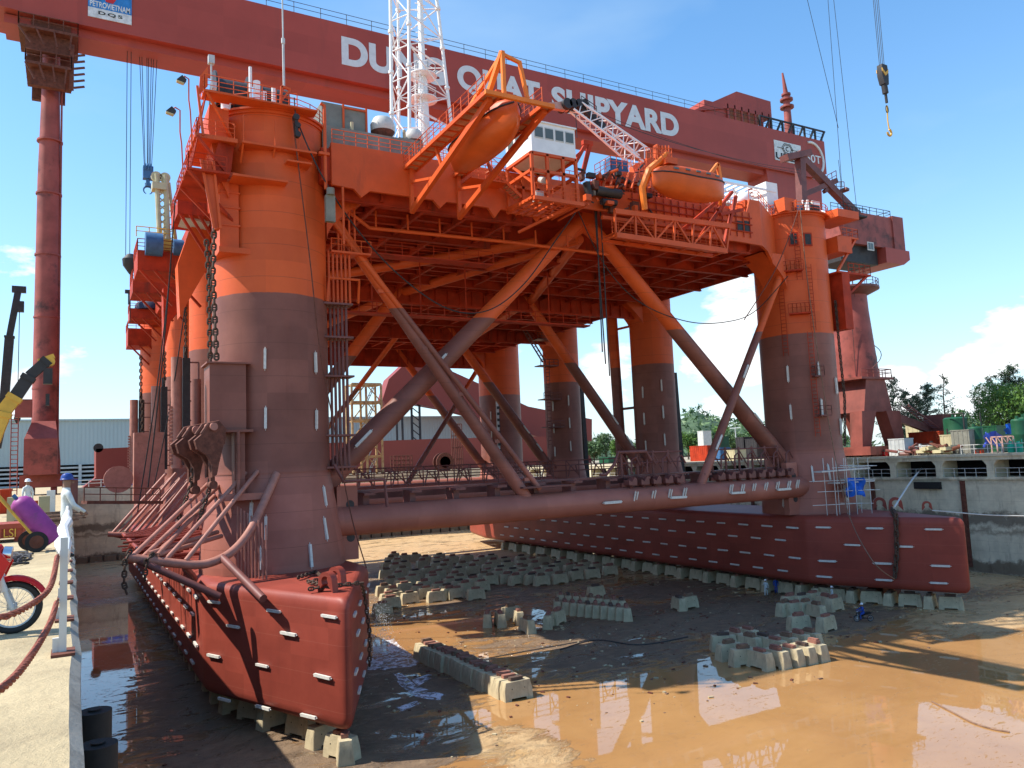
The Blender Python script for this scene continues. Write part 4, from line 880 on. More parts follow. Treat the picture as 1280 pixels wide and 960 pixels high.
# white domes and cabins at the right of the deck, helideck frame
mb = MB()
for u, v, r in ((929, 250, .9), (945, 262, 1.1)): q = P(u, v, y=59); mb.lathe((q.x, 59, q.z), [(.4*r, -1.6), (.5*r, -.9*r), (.95*r, -.3*r), (r, .1*r), (.8*r, .6*r), (.35*r, .95*r), (.05, r)], 18)
q = P(957, 248, y=61); mb.b2((q.x-.9, 60, 27.8), (q.x+.9, 62, 32.0)); mb.build('satcom_domes', M_WHT, RIG)
mb = MB(); q0 = P(900, 252, y=60); q1 = P(948, 262, y=60); mb.b2((q0.x, 60, 27.7), (q1.x, 64, q0.z)); 
for k in range(7): x = q0.x+k*(q1.x-q0.x)/6; mb.b2((x-.08, 59.85, 27.7), (x+.08, 60, q0.z))
mb.build('deck_cabin', M_GREY, RIG)
mb = MB(); a = P(898, 226, y=60); b = P(970, 240, y=60); z = a.z
for k in range(10): x = a.x+k*(b.x-a.x)/9; mb.bar((x, 60, z), (x+.6, 70, z), .12, .25)
for k in range(6): y = 60+k*2; mb.bar((a.x, y, z), (b.x, y, z), .12, .22)
for k in range(4): x = a.x+1+k*(b.x-a.x-2)/3; mb.tube((x, 61, z), (x, 61, 27.8), .1, 6); mb.tube((x, 61, z-.2), (x+2, 61, 28.5), .07, 5)
mb.build('helideck_frame', M_WHT, RIG)
# davit struts between cabin and deck edge
mb = MB()
for u0, v0, u1, v1 in ((898, 250, 850, 290), (905, 255, 872, 300), (920, 245, 905, 305), (928, 262, 900, 268), (915, 240, 897, 262)):
    mb.bar(P(u0, v0, y=55), P(u1, v1, y=54.6), .3)
mb.build('outrigger_struts', M_REDO, RIG)
# ---------- grey tanks / cabins at the deck edge
def dk(u, v, y): return P(u, v, y=y)
mb = MB(); y0 = 57.6
a = dk(403, 160, y0); b = dk(522, 196, y0)
zt_ = dk(405, 152, y0).z
mb.b2((a.x, y0, 26.3), (b.x-1, y0+3.5, dk(440, 162, y0).z)); mb.b2((dk(407, 150, y0).x, y0+1, 26.3), (dk(462, 150, y0).x, y0+4, dk(430, 132, y0+1).z)); mb.b2((dk(500, 180, y0).x, y0+.2, 26.3), (dk(530, 190, y0).x, y0+3, dk(510, 172, y0).z))
for u in (434, 463): x = dk(u, 150, y0).x; mb.b2((x-.08, y0+.9, 26.3), (x+.08, y0+1.003, dk(430, 131, y0+1).z), 1)
mb.b2((dk(434, 150, y0).x, y0+.88, dk(430, 134, y0+1).z-.12), (dk(463, 150, y0).x, y0+1.003, dk(430, 134, y0+1).z), 1)
mb.build('deck_containers', [M_GREY, M_ORG], RIG)
def vent(u, v, y, r, mat=M_OFFW, base=26.3):
    q = dk(u, v, y); mb = MB(); h = q.z-base
    mb.lathe((q.x, y, base), [(r*.5, 0), (r*.5, h*.55), (r, h*.7), (r*1.02, h*.85), (r*.75, h*.98), (r*.2, h)], 24, ms=[0, 1, 0, 0, 0, 0]); mb.build('mushroom_vent', [mat, M_RUST], RIG)
vent(478, 148, 59, 1.0); vent(517, 163, 58.5, .75)
mb = MB()
for u in (440, 505): x = dk(u, 160, 58).x; mb.tube((x, 58, 26.3), (x, 58, dk(u, 153 if u < 460 else 163, 58).z), .14, 8)
mb.build('vent_pipes', M_CREAM, RIG)
# ---------- lattice tower (white) with the slender white crane pedestal beside it
TW = thing('lattice_tower', 'white four-legged lattice tower rising from the rig deck out of the picture', 'lattice tower', (0, 0, 0))
base = [P(490, 185, z=26.4), P(499, 182, z=26.4), P(513, 206, z=26.4), P(566, 178, z=26.4)]
tx, ty = 26.3, 62.5
bs_ = [(24.2, 61.6), (24.9, 64.6), (26.0, 60.6), (29.4, 61.6)]
cors = []
A0 = P(489, 100, y=62.0); 
for u, ub, y in ((488, 490, 61.0), (497.5, 499, 63.4), (511, 512, 59.2), (0, 0, 61.6)):
    if u: lo = P(ub, 175, y=y); hi = P(u, 0, y=y)
    else: lo = P(563, 145, y=y); hi = P(546, 0, y=y)
    d = (hi-lo)/(hi.z-lo.z); cors.append((lo+d*(26.4-lo.z), lo+d*(60-lo.z)))
for q, (lo, hi) in enumerate(cors):
    mb = MB(); mb.tube(lo, hi, .15 if q != 1 else .12, 12)
    for k in range(9): c = lo.lerp(hi, (k+.5)/9); mb.tube(c-Vector((0, 0, .12)), c+Vector((0, 0, .12)), .24, 12)
    mb.build('leg', M_WHT, TW)
order = [0, 1, 3, 2]
for q in range(4):
    a = cors[order[q]]; b = cors[order[(q+1) % 4]]; mb = MB(); N = 12
    for k in range(N):
        p0, p1 = a[0].lerp(a[1], k/N), a[0].lerp(a[1], (k+1)/N); q0, q1 = b[0].lerp(b[1], k/N), b[0].lerp(b[1], (k+1)/N)
        mb.tube(p0, q0, .055, 6); mb.tube(p0, q1, .06, 6) if k % 2 else mb.tube(q0, p1, .06, 6)
    mb.build('lattice_side', M_WHT, TW)
PD = thing('mast', 'white tubular mast with caged ladder standing beside the lattice tower', 'mast', (0, 0, 0))
m0 = P(531, 190, y=61.8); mb = MB(); mb.lathe((m0.x, 61.8, 0), [(.55, 26.4), (.52, 31), (.42, 36.2), (.3, 36.4), (.22, 48)], 18); mb.build('pole', M_WHT, PD)
mb = MB(); mb.ladder((m0.x-.75, 61.2, 26.4), (m0.x-.75, 61.2, 37), .5, (1, .3, 0), .04, .35)
for k in range(9): z = 28+k*1.0; mb.path([(m0.x-.75+.42*cos(t), 61.0+.42*sin(t), z) for t in [R(q*30) for q in range(12)]], .03, 4, closed=True)
for t in (R(0), R(180), R(270)): mb.tube((m0.x-.75+.42*cos(t), 61.0+.42*sin(t), 28), (m0.x-.75+.42*cos(t), 61.0+.42*sin(t), 36.2), .025, 4)
for z in (34.2, 36.4): mb.lathe((m0.x, 61.8, z), [(.5, 0), (1.3, .0), (1.3, .08), (.5, .08)], 18); mb.rail([Vector((m0.x+1.25*cos(t), 61.8+1.25*sin(t), z)) for t in [R(q*45) for q in range(9)]], .9, 1, .03)
for k in range(16): z = 37+k*.7; mb.tube((m0.x-.5, 61.8, z), (m0.x+.5, 61.8, z), .05, 5)
mb.build('caged_ladder', M_WHT, PD)
mb = MB(); mb.rail([P(572, 178, y=59), P(545, 196, y=58.5)], 1.3, .5, .04); q = P(560, 205, y=58.8)
mb.rail([(m0.x-1, 59, 26.4), (m0.x+2.4, 59, 26.4)], 2.2, .45, .04, mids=(.2, .4, .6, .8)); mb.build('stair_rails', M_WHT, PD)
# ---------- lifeboat station cantilevered from the deck
ST = thing('lifeboat_platform', 'orange cantilevered platform with two walkway arms over the lifeboat', 'platform', (25, 50, 25.3))
zp = 25.3
xa0, xa1, xb0, xb1 = 22.7, 23.9, 27.0, 27.9
Y0_, Y1_ = 42.0, 56.0
for (x0, x1) in ((xa0, xa1), (xb0, xb1)):
    mb = MB(); mb.b2((x0, Y0_, zp-.28), (x0+.14, Y1_, zp)); mb.b2((x1-.14, Y0_, zp-.28), (x1, Y1_, zp))
    y = Y0_
    while y < Y1_: mb.b2((x0+.14, y, zp-.24), (x1-.14, y+.12, zp-.02)); y += 1.0
    child(mb, 'walkway_frame', M_ORG, ST)
    mb = MB(); mb.b2((x0+.14, Y0_+.1, zp-.14), (x1-.14, Y1_, zp-.08)); child(mb, 'grating', plain('walkway_grating', (.52, .24, .14), .7, var=.3, scale=3) if x0 == xa0 else bpy.data.materials['walkway_grating'], ST)
    mb = MB(); mb.rail([(x0+.05, Y1_, zp), (x0+.05, Y0_, zp)], 1.1, 1.2, .035, mids=(.35, .65)); mb.rail([(x1-.05, Y1_, zp), (x1-.05, Y0_+3, zp)], 1.1, 1.2, .035, mids=(.35, .65)); child(mb, 'walkway_railing', M_ORG, ST)
    mb = MB(); xm = (x0+x1)/2; mb.bar((xm, 56, zp-3.6), (xm, Y0_+.4, zp-.3), .34, .42); mb.bar((xm, 56, zp-1.2), (xm, 51.5, zp-2.4), .2); mb.bar((xm, 51, zp-.3), (xm, 50, zp-2.2), .2); mb.bar((xm, 55.9, zp-3.4), (xm, 55.9, zp+.2), .3); child(mb, 'strut', M_ORG, ST)
mb = MB(); mb.b2((xa0, Y0_-.2, zp-.28), (xb1, Y0_, zp)); mb.b2((xa0+.14, 42, zp-.2), (xb1, 42.2, zp-.1))
mb.bar((xa1, 44.5, zp), (xa1+.3, Y0_+.1, zp+3.0), .3); mb.bar((xa1+.3, Y0_+.1, zp+3.0), (xa1+.3, Y0_+.1, zp), .24); mb.bar((xa1+.3, Y0_+.1, zp+2.9), (xa1, 49, zp+.2), .22)
mb.bar((xa1+2.1, Y0_+.1, zp-.1), (xa1+1.55, Y0_+.1, zp+2.6), .22); mb.bar((xa1+.3, Y0_+.1, zp+2.8), (xa1+1.6, Y0_+.1, zp+2.5), .2); child(mb, 'launch_frame', M_ORGB, ST)
M_BOAT = plain('lifeboat_orange', (.60, .10, .016), .35, var=.12, scale=.6)
def lifeboat(name, label, loc, rz, L, W_, H):
    t = thing(name, label, 'lifeboat', loc, rz, 'enclosed orange lifeboats slung on the rig'); MH = M_BOAT if L < 10 else M_ORG
    # hull lofted along local X
    NS = 15; rings = []; k = 9
    def beam(s): return W_/2*max(.03, (1-abs(s)**3.2))**.75
    mb = MB(); vs = []
    for i in range(NS):
        s = -1+2*i/(NS-1); s = max(-.995, min(.995, s)); b = beam(s); zk = -.5*H+.22*H*abs(s)**3; zs = 0+.10*H*s*s
        for j in range(k): a = pi*j/(k-1); yy = b*cos(a); zz = zs-(zs-zk)*sin(a)**.75; vs.append((s*L/2, yy, zz))
    fs = [(i*k+j, i*k+j+1, (i+1)*k+j+1, (i+1)*k+j) for i in range(NS-1) for j in range(k-1)]+[tuple(range(k)), tuple(range((NS-1)*k, NS*k))]+[((i+1)*k, i*k, i*k+k-1, (i+1)*k+k-1) for i in range(NS-1)]
    mb.add(vs, fs); o = mb.build('hull', MH, t, 60)
    mb = MB(); vs = []
    for i in range(NS):
        s = -1+2*i/(NS-1); s = max(-.97, min(.97, s)); b = beam(s)*.93; zs = .02+.10*H*s*s; ht = .34*H*max(.05, 1-abs(s)**2.6)**.6
        for j in range(k): a = pi*j/(k-1); vs.append((s*L/2*.98, b*cos(a), zs+ht*sin(a)**.7))
    mb.add(vs, [(i*k+j, i*k+j+1, (i+1)*k+j+1, (i+1)*k+j) for i in range(NS-1) for j in range(k-1)]+[tuple(range(k)), tuple(range((NS-1)*k, NS*k))])
    mb.box((-L*.28, 0, .42*H), (L*.14, W_*.45, .16*H)); mb.build('canopy', M_ORG, t, 60)
    mb = MB(); rp_ = []
    for i in range(NS): s = max(-.99, min(.99, -1+2*i/(NS-1))); rp_.append((s*L/2, beam(s)+.02, .10*H*s*s))
    mb.path(rp_, .07, 6); mb.path([(x, -y, z) for x, y, z in rp_], .07, 6); mb.build('fender', M_DARK, t)
    mb = MB()
    for i in (3, 5, 7, 9, 11): s = -1+2*i/(NS-1); b = beam(s)*.9; mb.box((s*L/2, -b, .16*H), (.5, .08, .16)); mb.box((s*L/2, b, .16*H), (.5, .08, .16))
    mb.build('canopy_windows', M_GLASS, t); return t
LB1 = lifeboat('lifeboat', 'orange lifeboat seen from below between the two arms of the cantilevered platform', (25.45, 47.6, 25.0), pi/2, 9.8, 2.9, 3.6)
LBc = P(861, 228, y=52.2)
LB2 = lifeboat('lifeboat', 'orange enclosed lifeboat slung broadside in davits right of the wheelhouse', (LBc.x, 52.2, LBc.z), 0, 8.6, 3.0, 3.5)
# davits of the second boat
DV = thing('davit', 'curved bright orange davit arm holding the left end of the broadside lifeboat', 'davit', (0, 0, 0))
mb = MB(); mb.path([P(806, 262, y=53.5), P(803, 235, y=53.2), P(812, 212, y=52.8), P(828, 198, y=52.3), P(834, 192, y=52)], [.26, .32, .38, .34, .26], 8); mb.bar(P(834, 190, y=52), P(843, 218, y=52), .2); child(mb, 'arm', M_ORGB, DV)
mb = MB(); mb.b2(tuple(P(818, 200, y=53.6)), tuple(P(838, 196, y=51.8))); 
for u in (820, 824, 828, 832, 836): mb.tube(P(u, 199, y=52.4), P(u, 182, y=52.4), .07, 6)
mb.rail([P(816, 200, y=52), P(840, 200, y=52)], 1.1, .6, .04); mb.b2(tuple(P(817, 198, y=53)), tuple(P(823, 180, y=52.4))); child(mb, 'head_platform', M_ORG, DV)
DV2 = thing('davit', 'short triangular orange davit at the right end of the broadside lifeboat', 'davit', (0, 0, 0))
mb = MB(); mb.bar(P(884, 222, y=52.6), P(897, 205, y=52.6), .3); mb.bar(P(897, 205, y=52.6), P(902, 232, y=52.6), .3); mb.bar(P(884, 221, y=52.6), P(902, 228, y=52.6), .22); mb.bar(P(902, 230, y=53), P(900, 262, y=55), .28); child(mb, 'arm', M_ORGB, DV2)
# catwalk truss hanging on the deck front below the boat
mb = MB(); yT = 53.9
c0, c1 = P(768, 264, y=yT), P(912, 283, y=yT); d0, d1 = P(770, 294, y=yT), P(908, 314, y=yT)
mb.bar(c0, c1, .35, .45); mb.bar(d0, d1, .35, .45); mb.bar(c0+Vector((0, 1.9, 0)), c1+Vector((0, 1.9, 0)), .3); mb.bar(d0+Vector((0, 1.9, 0)), d1+Vector((0, 1.9, 0)), .3)
N = 6
for i in range(N+1):
    t = i/N; mb.bar(c0.lerp(c1, t), d0.lerp(d1, t), .17); mb.bar(d0.lerp(d1, t), d0.lerp(d1, t)+Vector((0, 2, 0)), .15)
    if i < N: a, b = (c0.lerp(c1, t), d0.lerp(d1, t+1/N)) if i % 2 else (d0.lerp(d1, t), c0.lerp(c1, t+1/N)); mb.bar(a, b, .15)
mb.prism([d0+Vector((0, .1, .3)), d1+Vector((0, .1, .3)), d1+Vector((0, 1.9, .3)), d0+Vector((0, 1.9, .3))], (0, 0, .06)); mb.rail([d0+Vector((0, .5, .36)), d1+Vector((0, .5, .36))], 1.1, .7, .03, mids=(.25, .5, .75)); mb.build('catwalk_truss', M_ORG, RIG)
# ---------- wheelhouse on its truss
WH = MB(); yw = 51.6
wx0, wx1 = P(664, 170, y=yw).x, P(719, 180, y=yw).x; wz0 = P(664, 189, y=yw).z; wz1 = P(664, 151, y=yw).z; wl = 4.2
WH.b2((wx0, yw, wz0), (wx1, yw+wl, wz1)); WH.b2((wx0-.12, yw-.12, wz1), (wx1+.12, yw+wl+.1, wz1+.12)); wh = WH.build('wheelhouse', M_WHT, RIG)
mb = MB(); wa = (wz1-wz0)
for k in range(4):
    x = wx0+.35+k*(wx1-wx0-.3)/4; mb = MB(); mb.b2((x, yw-.05, wz0+wa*.52), (x+.75, yw-.003, wz0+wa*.84)); mb.b2((x-.05, yw-.03, wz0+wa*.48), (x+.80, yw-.001, wz0+wa*.88), 1); o = mb.build('window', [M_GLASS, M_OFFW], wh)
for k in range(3):
    y = yw+.45+k*1.25; mb = MB(); mb.b2((wx0-.05, y, wz0+wa*.50), (wx0-.003, y+.8, wz0+wa*.82)); o = mb.build('window', [M_GLASS], wh)
mb = MB(); mb.tube((wx0+.6, yw+1, wz1), (wx0+.6, yw+1, wz1+.9), .04, 5); mb.tube((wx1-.3, yw+.5, wz1), (wx1-.3, yw+.5, wz1+.35), .2, 10); mb.build('roof_aerials', M_WHT, wh)
mb = MB(); tz1 = wz0; tz0 = P(664, 245, y=yw).z
xs_ = [wx0, wx0+(wx1-wx0)*.34, wx0+(wx1-wx0)*.7, wx1]
for x in xs_:
    for y in (yw+.1, yw+wl-.1): mb.bar((x, y, tz0), (x, y, tz1), .24)
for z in (tz0, (tz0+tz1)/2+.4, tz1-.05):
    for y in (yw+.1, yw+wl-.1): mb.bar((wx0, y, z), (wx1, y, z), .24)
    for x in (wx0, wx1): mb.bar((x, yw, z), (x, yw+wl, z), .24)
[mb.b2((wx0+k*.72, yw-.3, tz0-.14), (wx0+k*.72+.14, 56, tz0-.02)) for k in range(8)]; [mb.b2((wx0-.2, yw+.6*k, tz0-.1), (wx1+.2, yw+.6*k+.1, tz0-.04)) for k in range(8)]; mb.bar((wx0-.2, yw-.3, tz0-.2), (wx1+.3, yw-.3, tz0-.2), .3); mb.rail([(wx0, yw-.2, tz0), (wx1, yw-.2, tz0)], 1.1, .8, .035, mids=(.35, .65))
mb.bar((wx0, yw+.1, tz0+1.2), (wx0, yw+3, tz1-.3), .18); mb.bar((wx1, yw, tz0), (wx0+1, 56, tz0-1.6), .2); mb.bar((wx1+.1, yw+1, tz0), (wx1, 56, 22.9), .3); mb.bar((wx0+.1, yw+1, tz0), (wx0, 56, 22.9), .3); mb.build('wheelhouse_truss', M_ORG, RIG)
mb = MB(); mb.tube((wx0+1.3, yw+.4, tz0+1.6), (wx0+1.3, yw+.9, tz0+1.9), .3, 14); mb.b2((wx0+.6, yw+.6, tz0), (wx0+1.4, yw+1.2, tz0+.8)); mb.build('searchlight', M_OFFW, RIG)
# stair from the platform down to the truss
def stair(mb, a, b, w, n=14):
    a = Vector(a); b = Vector(b); s = Vector((0, w, 0)); mb.bar(a, b, .08, .25); mb.bar(a+s, b+s, .08, .25)
    for i in range(n): c = a.lerp(b, (i+.5)/n); mb.b2((c.x-.14, a.y, c.z-.03), (c.x+.14, a.y+w, c.z+.02), 1)
    up = Vector((0, 0, 1.0)); mb.tube(a+up, b+up, .035, 5)
    for i in range(0, n+1, 3): c = a.lerp(b, i/n); mb.tube(c, c+up, .03, 4)
mb = MB(); stair(mb, P(614, 210, y=54.5), P(652, 246, y=54.5), .9, 11); mb.build('stair', [M_ORG, bpy.data.materials['walkway_grating']], RIG)
mb = MB(); mb.b2((27.9, 54.4, 24.6), (31.2, 56, 24.7)); mb.rail([(27.9, 54.4, 24.7), (31.2, 54.4, 24.7)], 1.1, .7, .035, mids=(.35, .65)); mb.rail([(24, 56.1, 26.3), (45.4, 56.1, 26.3)], 1.1, 1.1, .035, mids=(.35, .65)); mb.build('side_gallery', M_ORG, RIG)
# A-frame right of the wheelhouse and the machinery between it and the boat
mb = MB(); ya = 57.5
mb.bar(P(718, 206, y=ya), P(733, 178, y=ya), .3); mb.bar(P(738, 178, y=ya), P(726, 226, y=ya), .34); mb.bar(P(728, 178, y=ya), P(740, 180, y=ya), .4); mb.bar(P(720, 195, y=ya), P(735, 182, y=ya), .2); mb.build('a_frame', M_REDO, RIG)
mb = MB(); random.seed(11)
for i in range(46):
    u = 722+random.random()*90; v = 212+random.random()*50; p = P(u, v, y=54.8+random.random()*1.2)
    if i % 3: mb.tube(p, p+Vector((random.uniform(-1, 1), random.uniform(-.2, .6), random.uniform(-.8, .8))), random.uniform(.05, .2), 7, m=random.choice((0, 0, 1, 2)))
    else: mb.box(p, (random.uniform(.3, .9), .5, random.uniform(.3, .8)), m=random.choice((0, 2, 1)))
for u, v, uu, vv, r in ((744, 238, 775, 243, .45), (752, 252, 770, 254, .3), (733, 228, 737, 246, .35)): mb.tube(P(u, v, y=55.2), P(uu, vv, y=55.2), r, 14, m=0)
mb.build('winch_machinery', [M_DARK, M_ORG, M_RUST], RIG)
mb = MB()
pz = P(750, 228, y=57).z; mb.prism([P(742, 226, y=56.6), P(762, 213, y=56.6), P(800, 216, y=56.6), P(812, 228, y=56.6)], (0, 4, 0)); 
for k in range(6): mb.bar(P(750+9*k, 216, y=56.3), P(744+9*k, 236, y=55.4), .2)
mb.rail([P(744, 222, y=56.5), P(764, 210, y=56.5), P(806, 214, y=56.5)], 1.2, .7, .035, mids=(.3, .6)); mb.rail([P(800, 222, y=54), P(830, 200, y=53)], 1.1, .5, .035)
mb.build('upper_gallery', M_ORG, RIG)
mb = MB(); mb.b2(tuple(P(763, 214, y=57)), tuple(P(777, 206, y=58))); mb.build('blue_crate', M_BLUEP, RIG)
mb = MB()
for u in (762, 772): mb.tube(P(u, 214, y=58), P(u, 200, y=58), .05, 5)
mb.bar(P(755, 201, y=58), P(772, 203, y=58), .18); mb.build('lamp_frame', M_OFFW, RIG)
# deck crane with resting white lattice boom
DC = thing('deck_crane', 'rig deck crane with white lattice boom lying down to the left', 'crane', (0, 0, 0))
yc = 60
ta, tb = P(806, 203, y=yc), P(812, 187, y=yc); ha, hb_ = P(717, 136, y=yc+2), P(727, 128, y=yc+2)
mb = MB(); w_ = Vector((0, 1.7, 0)); N = 13
ch = [(ta, ha), (tb, hb_), (ta+w_, ha+w_*.4), (tb+w_, hb_+w_*.4)]
for a, b in ch: mb.tube(a, b, .12, 7)
for i in range(N):
    for (a0, a1), (b0, b1) in ((ch[0], ch[1]), (ch[2], ch[3]), (ch[0], ch[2]), (ch[1], ch[3])):
        p, q = a0.lerp(a1, i/N), b0.lerp(b1, (i+1)/N)
        if i % 2: p, q = b0.lerp(b1, i/N), a0.lerp(a1, (i+1)/N)
        mb.tube(p, q, .06, 5)
child(mb, 'lattice_boom', M_WHT, DC)
mb = MB(); c = (ha+hb_)/2+Vector((0, .4, 0))
for k in range(4): mb.tube(c+Vector((-1.2+.7*k, -.5, .15*k)), c+Vector((-1.2+.7*k, .9, .15*k)), .55-.05*k, 16)
mb.bar(c+Vector((.5, 0, .4)), c+Vector((3.4, 0, -1.6)), .5, .8); mb.rail([hb_, hb_+(tb-hb_)*.22], .7, .8, .04); child(mb, 'boom_head', M_DARK, DC)
mb = MB(); e = P(674, 131, y=yc+2); mb.prism([e+Vector((0, 0, .15)), e-Vector((0, 0, .1)), c+Vector((-.8, 0, -.5)), c+Vector((-.8, 0, .5))], (0, .5, 0)); child(mb, 'boom_tip', plain('faded_pink_paint', (.45, .25, .2), .5), DC)
mb = MB(); b = P(816, 205, y=yc); mb.b2((b.x-1.2, yc-.5, 27.7), (b.x+2.2, yc+2.4, b.z+.3)); mb.rail([(b.x-1.2, yc-.5, b.z+.3), (b.x+2.2, yc-.5, b.z+.3)], 1.1, .6, .04); mb.build
child(mb, 'crane_base', M_ORG, DC)
mb = MB()
for dz in (0, .5): rope(mb, c+Vector((0, 0, dz)), P(1000, 212+dz*8, y=66), .03, 1.0)
rope(mb, c, P(905, 195, y=64), .03, .4); rope(mb, c-Vector((0, 0, .5)), c-Vector((0, 0, 3.2)), .04); child(mb, 'boom_wires', M_CABLE, DC)
# ---------- slack ropes and hanging cables across the front
def rope_thing(pts, r, label, mat=M_CABLE, name='rope', cat='rope'):
    # smooth through the given points
    P_ = [Vector(p) for p in pts]; out = []
    for i in range(len(P_)-1):
        p0 = P_[max(i-1, 0)]; p1 = P_[i]; p2 = P_[i+1]; p3 = P_[min(i+2, len(P_)-1)]
        for k in range(8):
            t = k/8; out.append(.5*((2*p1)+(-p0+p2)*t+(2*p0-5*p1+4*p2-p3)*t*t+(-p0+3*p1-3*p2+p3)*t**3))
    out.append(P_[-1]); mb = MB(); mb.path(out, r, 6); o = mb.build(name, mat, None, loc=P_[0]); return tag(o, label, cat)
rope_thing([P(368, 143, y=55.6), P(400, 215, y=55.4), P(445, 285, y=56.5), P(500, 345, y=57.4), P(560, 386, y=58), P(610, 388, y=58), P(655, 355, y=57.4), P(695, 300, y=57), P(722, 262, y=56)], .055, 'long slack black rope looping from the near column head up to the wheelhouse corner')
rope_thing([P(366, 150, y=55.4), P(374, 215, y=55.4), P(388, 330, y=55.4), P(400, 440, y=55.5), P(415, 520, y=55.6), P(438, 640, y=55.6), P(458, 710, y=55.4)], .045, 'thin rope hanging down the near column to the pontoon', M_RUST)
rope_thing([P(720, 258, y=57), P(755, 330, y=58), P(800, 378, y=59), P(860, 402, y=60), P(910, 402, y=60), P(945, 388, y=60), P(985, 345, y=57)], .05, 'slack black hose sagging between the deck centre and the far column')
rope_thing([P(1000, 256, y=56), P(985, 300, y=56), P(965, 345, y=56.2), P(930, 400, y=57)], .05, 'thin rope stretched down the face of the far column', M_RUST)
rope_thing([P(1000, 258, y=55.8), P(1008, 340, y=55.8), P(1022, 440, y=55.7), P(1040, 550, y=55), P(1060, 640, y=53), P(1090, 700, y=47), P(1118, 724, y=46.5)], .05, 'long thin rope running from the far column head down to the pontoon chain', M_WOOD)
for k, (u0, u1, v1) in enumerate(((741, 757, 455), (744, 753, 440), (748, 762, 470))): rope_thing([P(u0, 225, y=56.8), P((u0+u1)/2, 340, y=57.4), P(u1, v1, y=58)], .06, ('left', 'middle', 'right')[k]+' one of three black hoses hanging below the winches in front of the brace', M_DARK, 'hose', 'hose')
MS = thing('sheave_block', 'black rope sheave clamp at the rim of the near column head', 'pulley', (0, 0, 0))
mb = MB(); q = P(370, 155, y=55.3); mb.box(q, (.22, .3, 1.3)); mb.tube(q+Vector((0, -.2, .5)), q+Vector((0, .2, .5)), .24, 14); mb.tube(q+Vector((.12, -.2, -.1)), q+Vector((.12, .2, -.1)), .2, 12); mb.tube(q+Vector((.1, -.2, -.8)), q+Vector((.1, .2, -.8)), .22, 12); mb.tube(q, q+Vector((-.1, 0, 2.0)), .05, 5); child(mb, 'sheaves', M_DARK, MS)
mb = MB(); q2 = P(351, 130, y=55.8); q3 = P(352, 108, y=55.8); q4 = P(363, 112, y=55.8); mb.bar(q2, q3, .16); mb.bar(q3, q4, .16); mb.bar(q2+Vector((0, 0, .2)), q4, .12); mb.rail([q2, q2+Vector((1.2, 0, 0))], 1, .6, .04); child(mb, 'bracket', M_ORG, MS)
WM = thing('antenna_mast', 'tall thin grey whip antenna above the near column head', 'antenna', (0, 0, 0)); q = P(355, 108, y=56.5); q2 = P(353, 0, y=56.5)
mb = MB(); mb.tube(q, q.lerp(q2, .5), .09, 8); mb.tube(q.lerp(q2, .5), q+(q2-q)*1.6, .06, 8); mb.tube(q.lerp(q2, .55)-Vector((0, 0, .4)), q.lerp(q2, .55), .14, 8); child(mb, 'whip', M_LGREY, WM)
def flood(u, v, ub, vb, y, label):
    t = thing('floodlight', label, 'floodlight', (0, 0, 0), group='floodlights beside the near column head'); p = P(u, v, y=y); b = P(ub, vb, y=y)
    mb = MB(); mb.path([(b.x+.25, y+.3, b.z-3.2), (b.x+.1, y, b.z-.8), b, (b.x, y, p.z+.1), (b.x-.3, y, p.z+.25), (p.x+.1, y, p.z+.15)], .05, 6); child(mb, 'bracket', M_ORG, t)
    mb = MB(); mb.prism([(p.x-.38, y-.2, p.z-.16), (p.x+.12, y-.2, p.z-.28), (p.x+.25, y-.2, p.z-.06), (p.x-.03, y-.2, p.z+.22)], (0, .4, 0)); child(mb, 'housing', M_DARK, t)
    mb = MB(); mb.prism([(p.x-.39, y-.18, p.z-.18), (p.x+.11, y-.18, p.z-.30), (p.x+.08, y-.18, p.z-.36), (p.x-.36, y-.18, p.z-.25)], (0, .36, 0)); child(mb, 'lamp_glass', M_CREAM, t)
flood(228, 99, 236, 125, 55, 'upper floodlight on a bracket left of the near column head'); flood(215, 138, 225, 165, 54.5, 'lower floodlight on a bracket above the outboard platform')

mb = MB(); random.seed(19)
for k in range(70):
    x = random.uniform(45, 60); y = DF+random.uniform(.3, 2.3); h = random.uniform(.5, 2.4)
    if k % 3 == 0: mb.tube((x, y, 26.2), (x, y, 26.3+h), random.uniform(.05, .16), 7, m=random.choice((0, 0, 1)))
    elif k % 3 == 1: mb.b2((x-.3, y-.2, 26.2), (x+.3, y+.2, 26.3+h*.6), random.choice((0, 0, 2)))
    else: mb.path([(x, y, 26.3+h*.5), (x+.8, y, 26.3+h*.5), (x+1.2, y, 26.3+h*.2), (x+1.2, y, 26.2)], .08, 6)
mb.b2((45, DF+.3, 26.15), (60.5, DF+2.6, 26.32)); mb.rail([(45, DF+.35, 26.3), (60.4, DF+.35, 26.3)], 1.1, .9, .035, mids=(.35, .65)); mb.build('front_ledge_gear', [M_ORG, M_DARK, M_REDO], RIG)
mb = MB()
for k in range(17): x = 45.5+k*.95; mb.tube((x, DF-.08, 23.5), (x, DF-.08, 26.2), .05, 5)
for z in (24.1, 24.9, 25.6): mb.tube((45, DF-.1, z), (61, DF-.1, z), .07, 6)
mb.build('front_pipework', M_REDO, RIG)
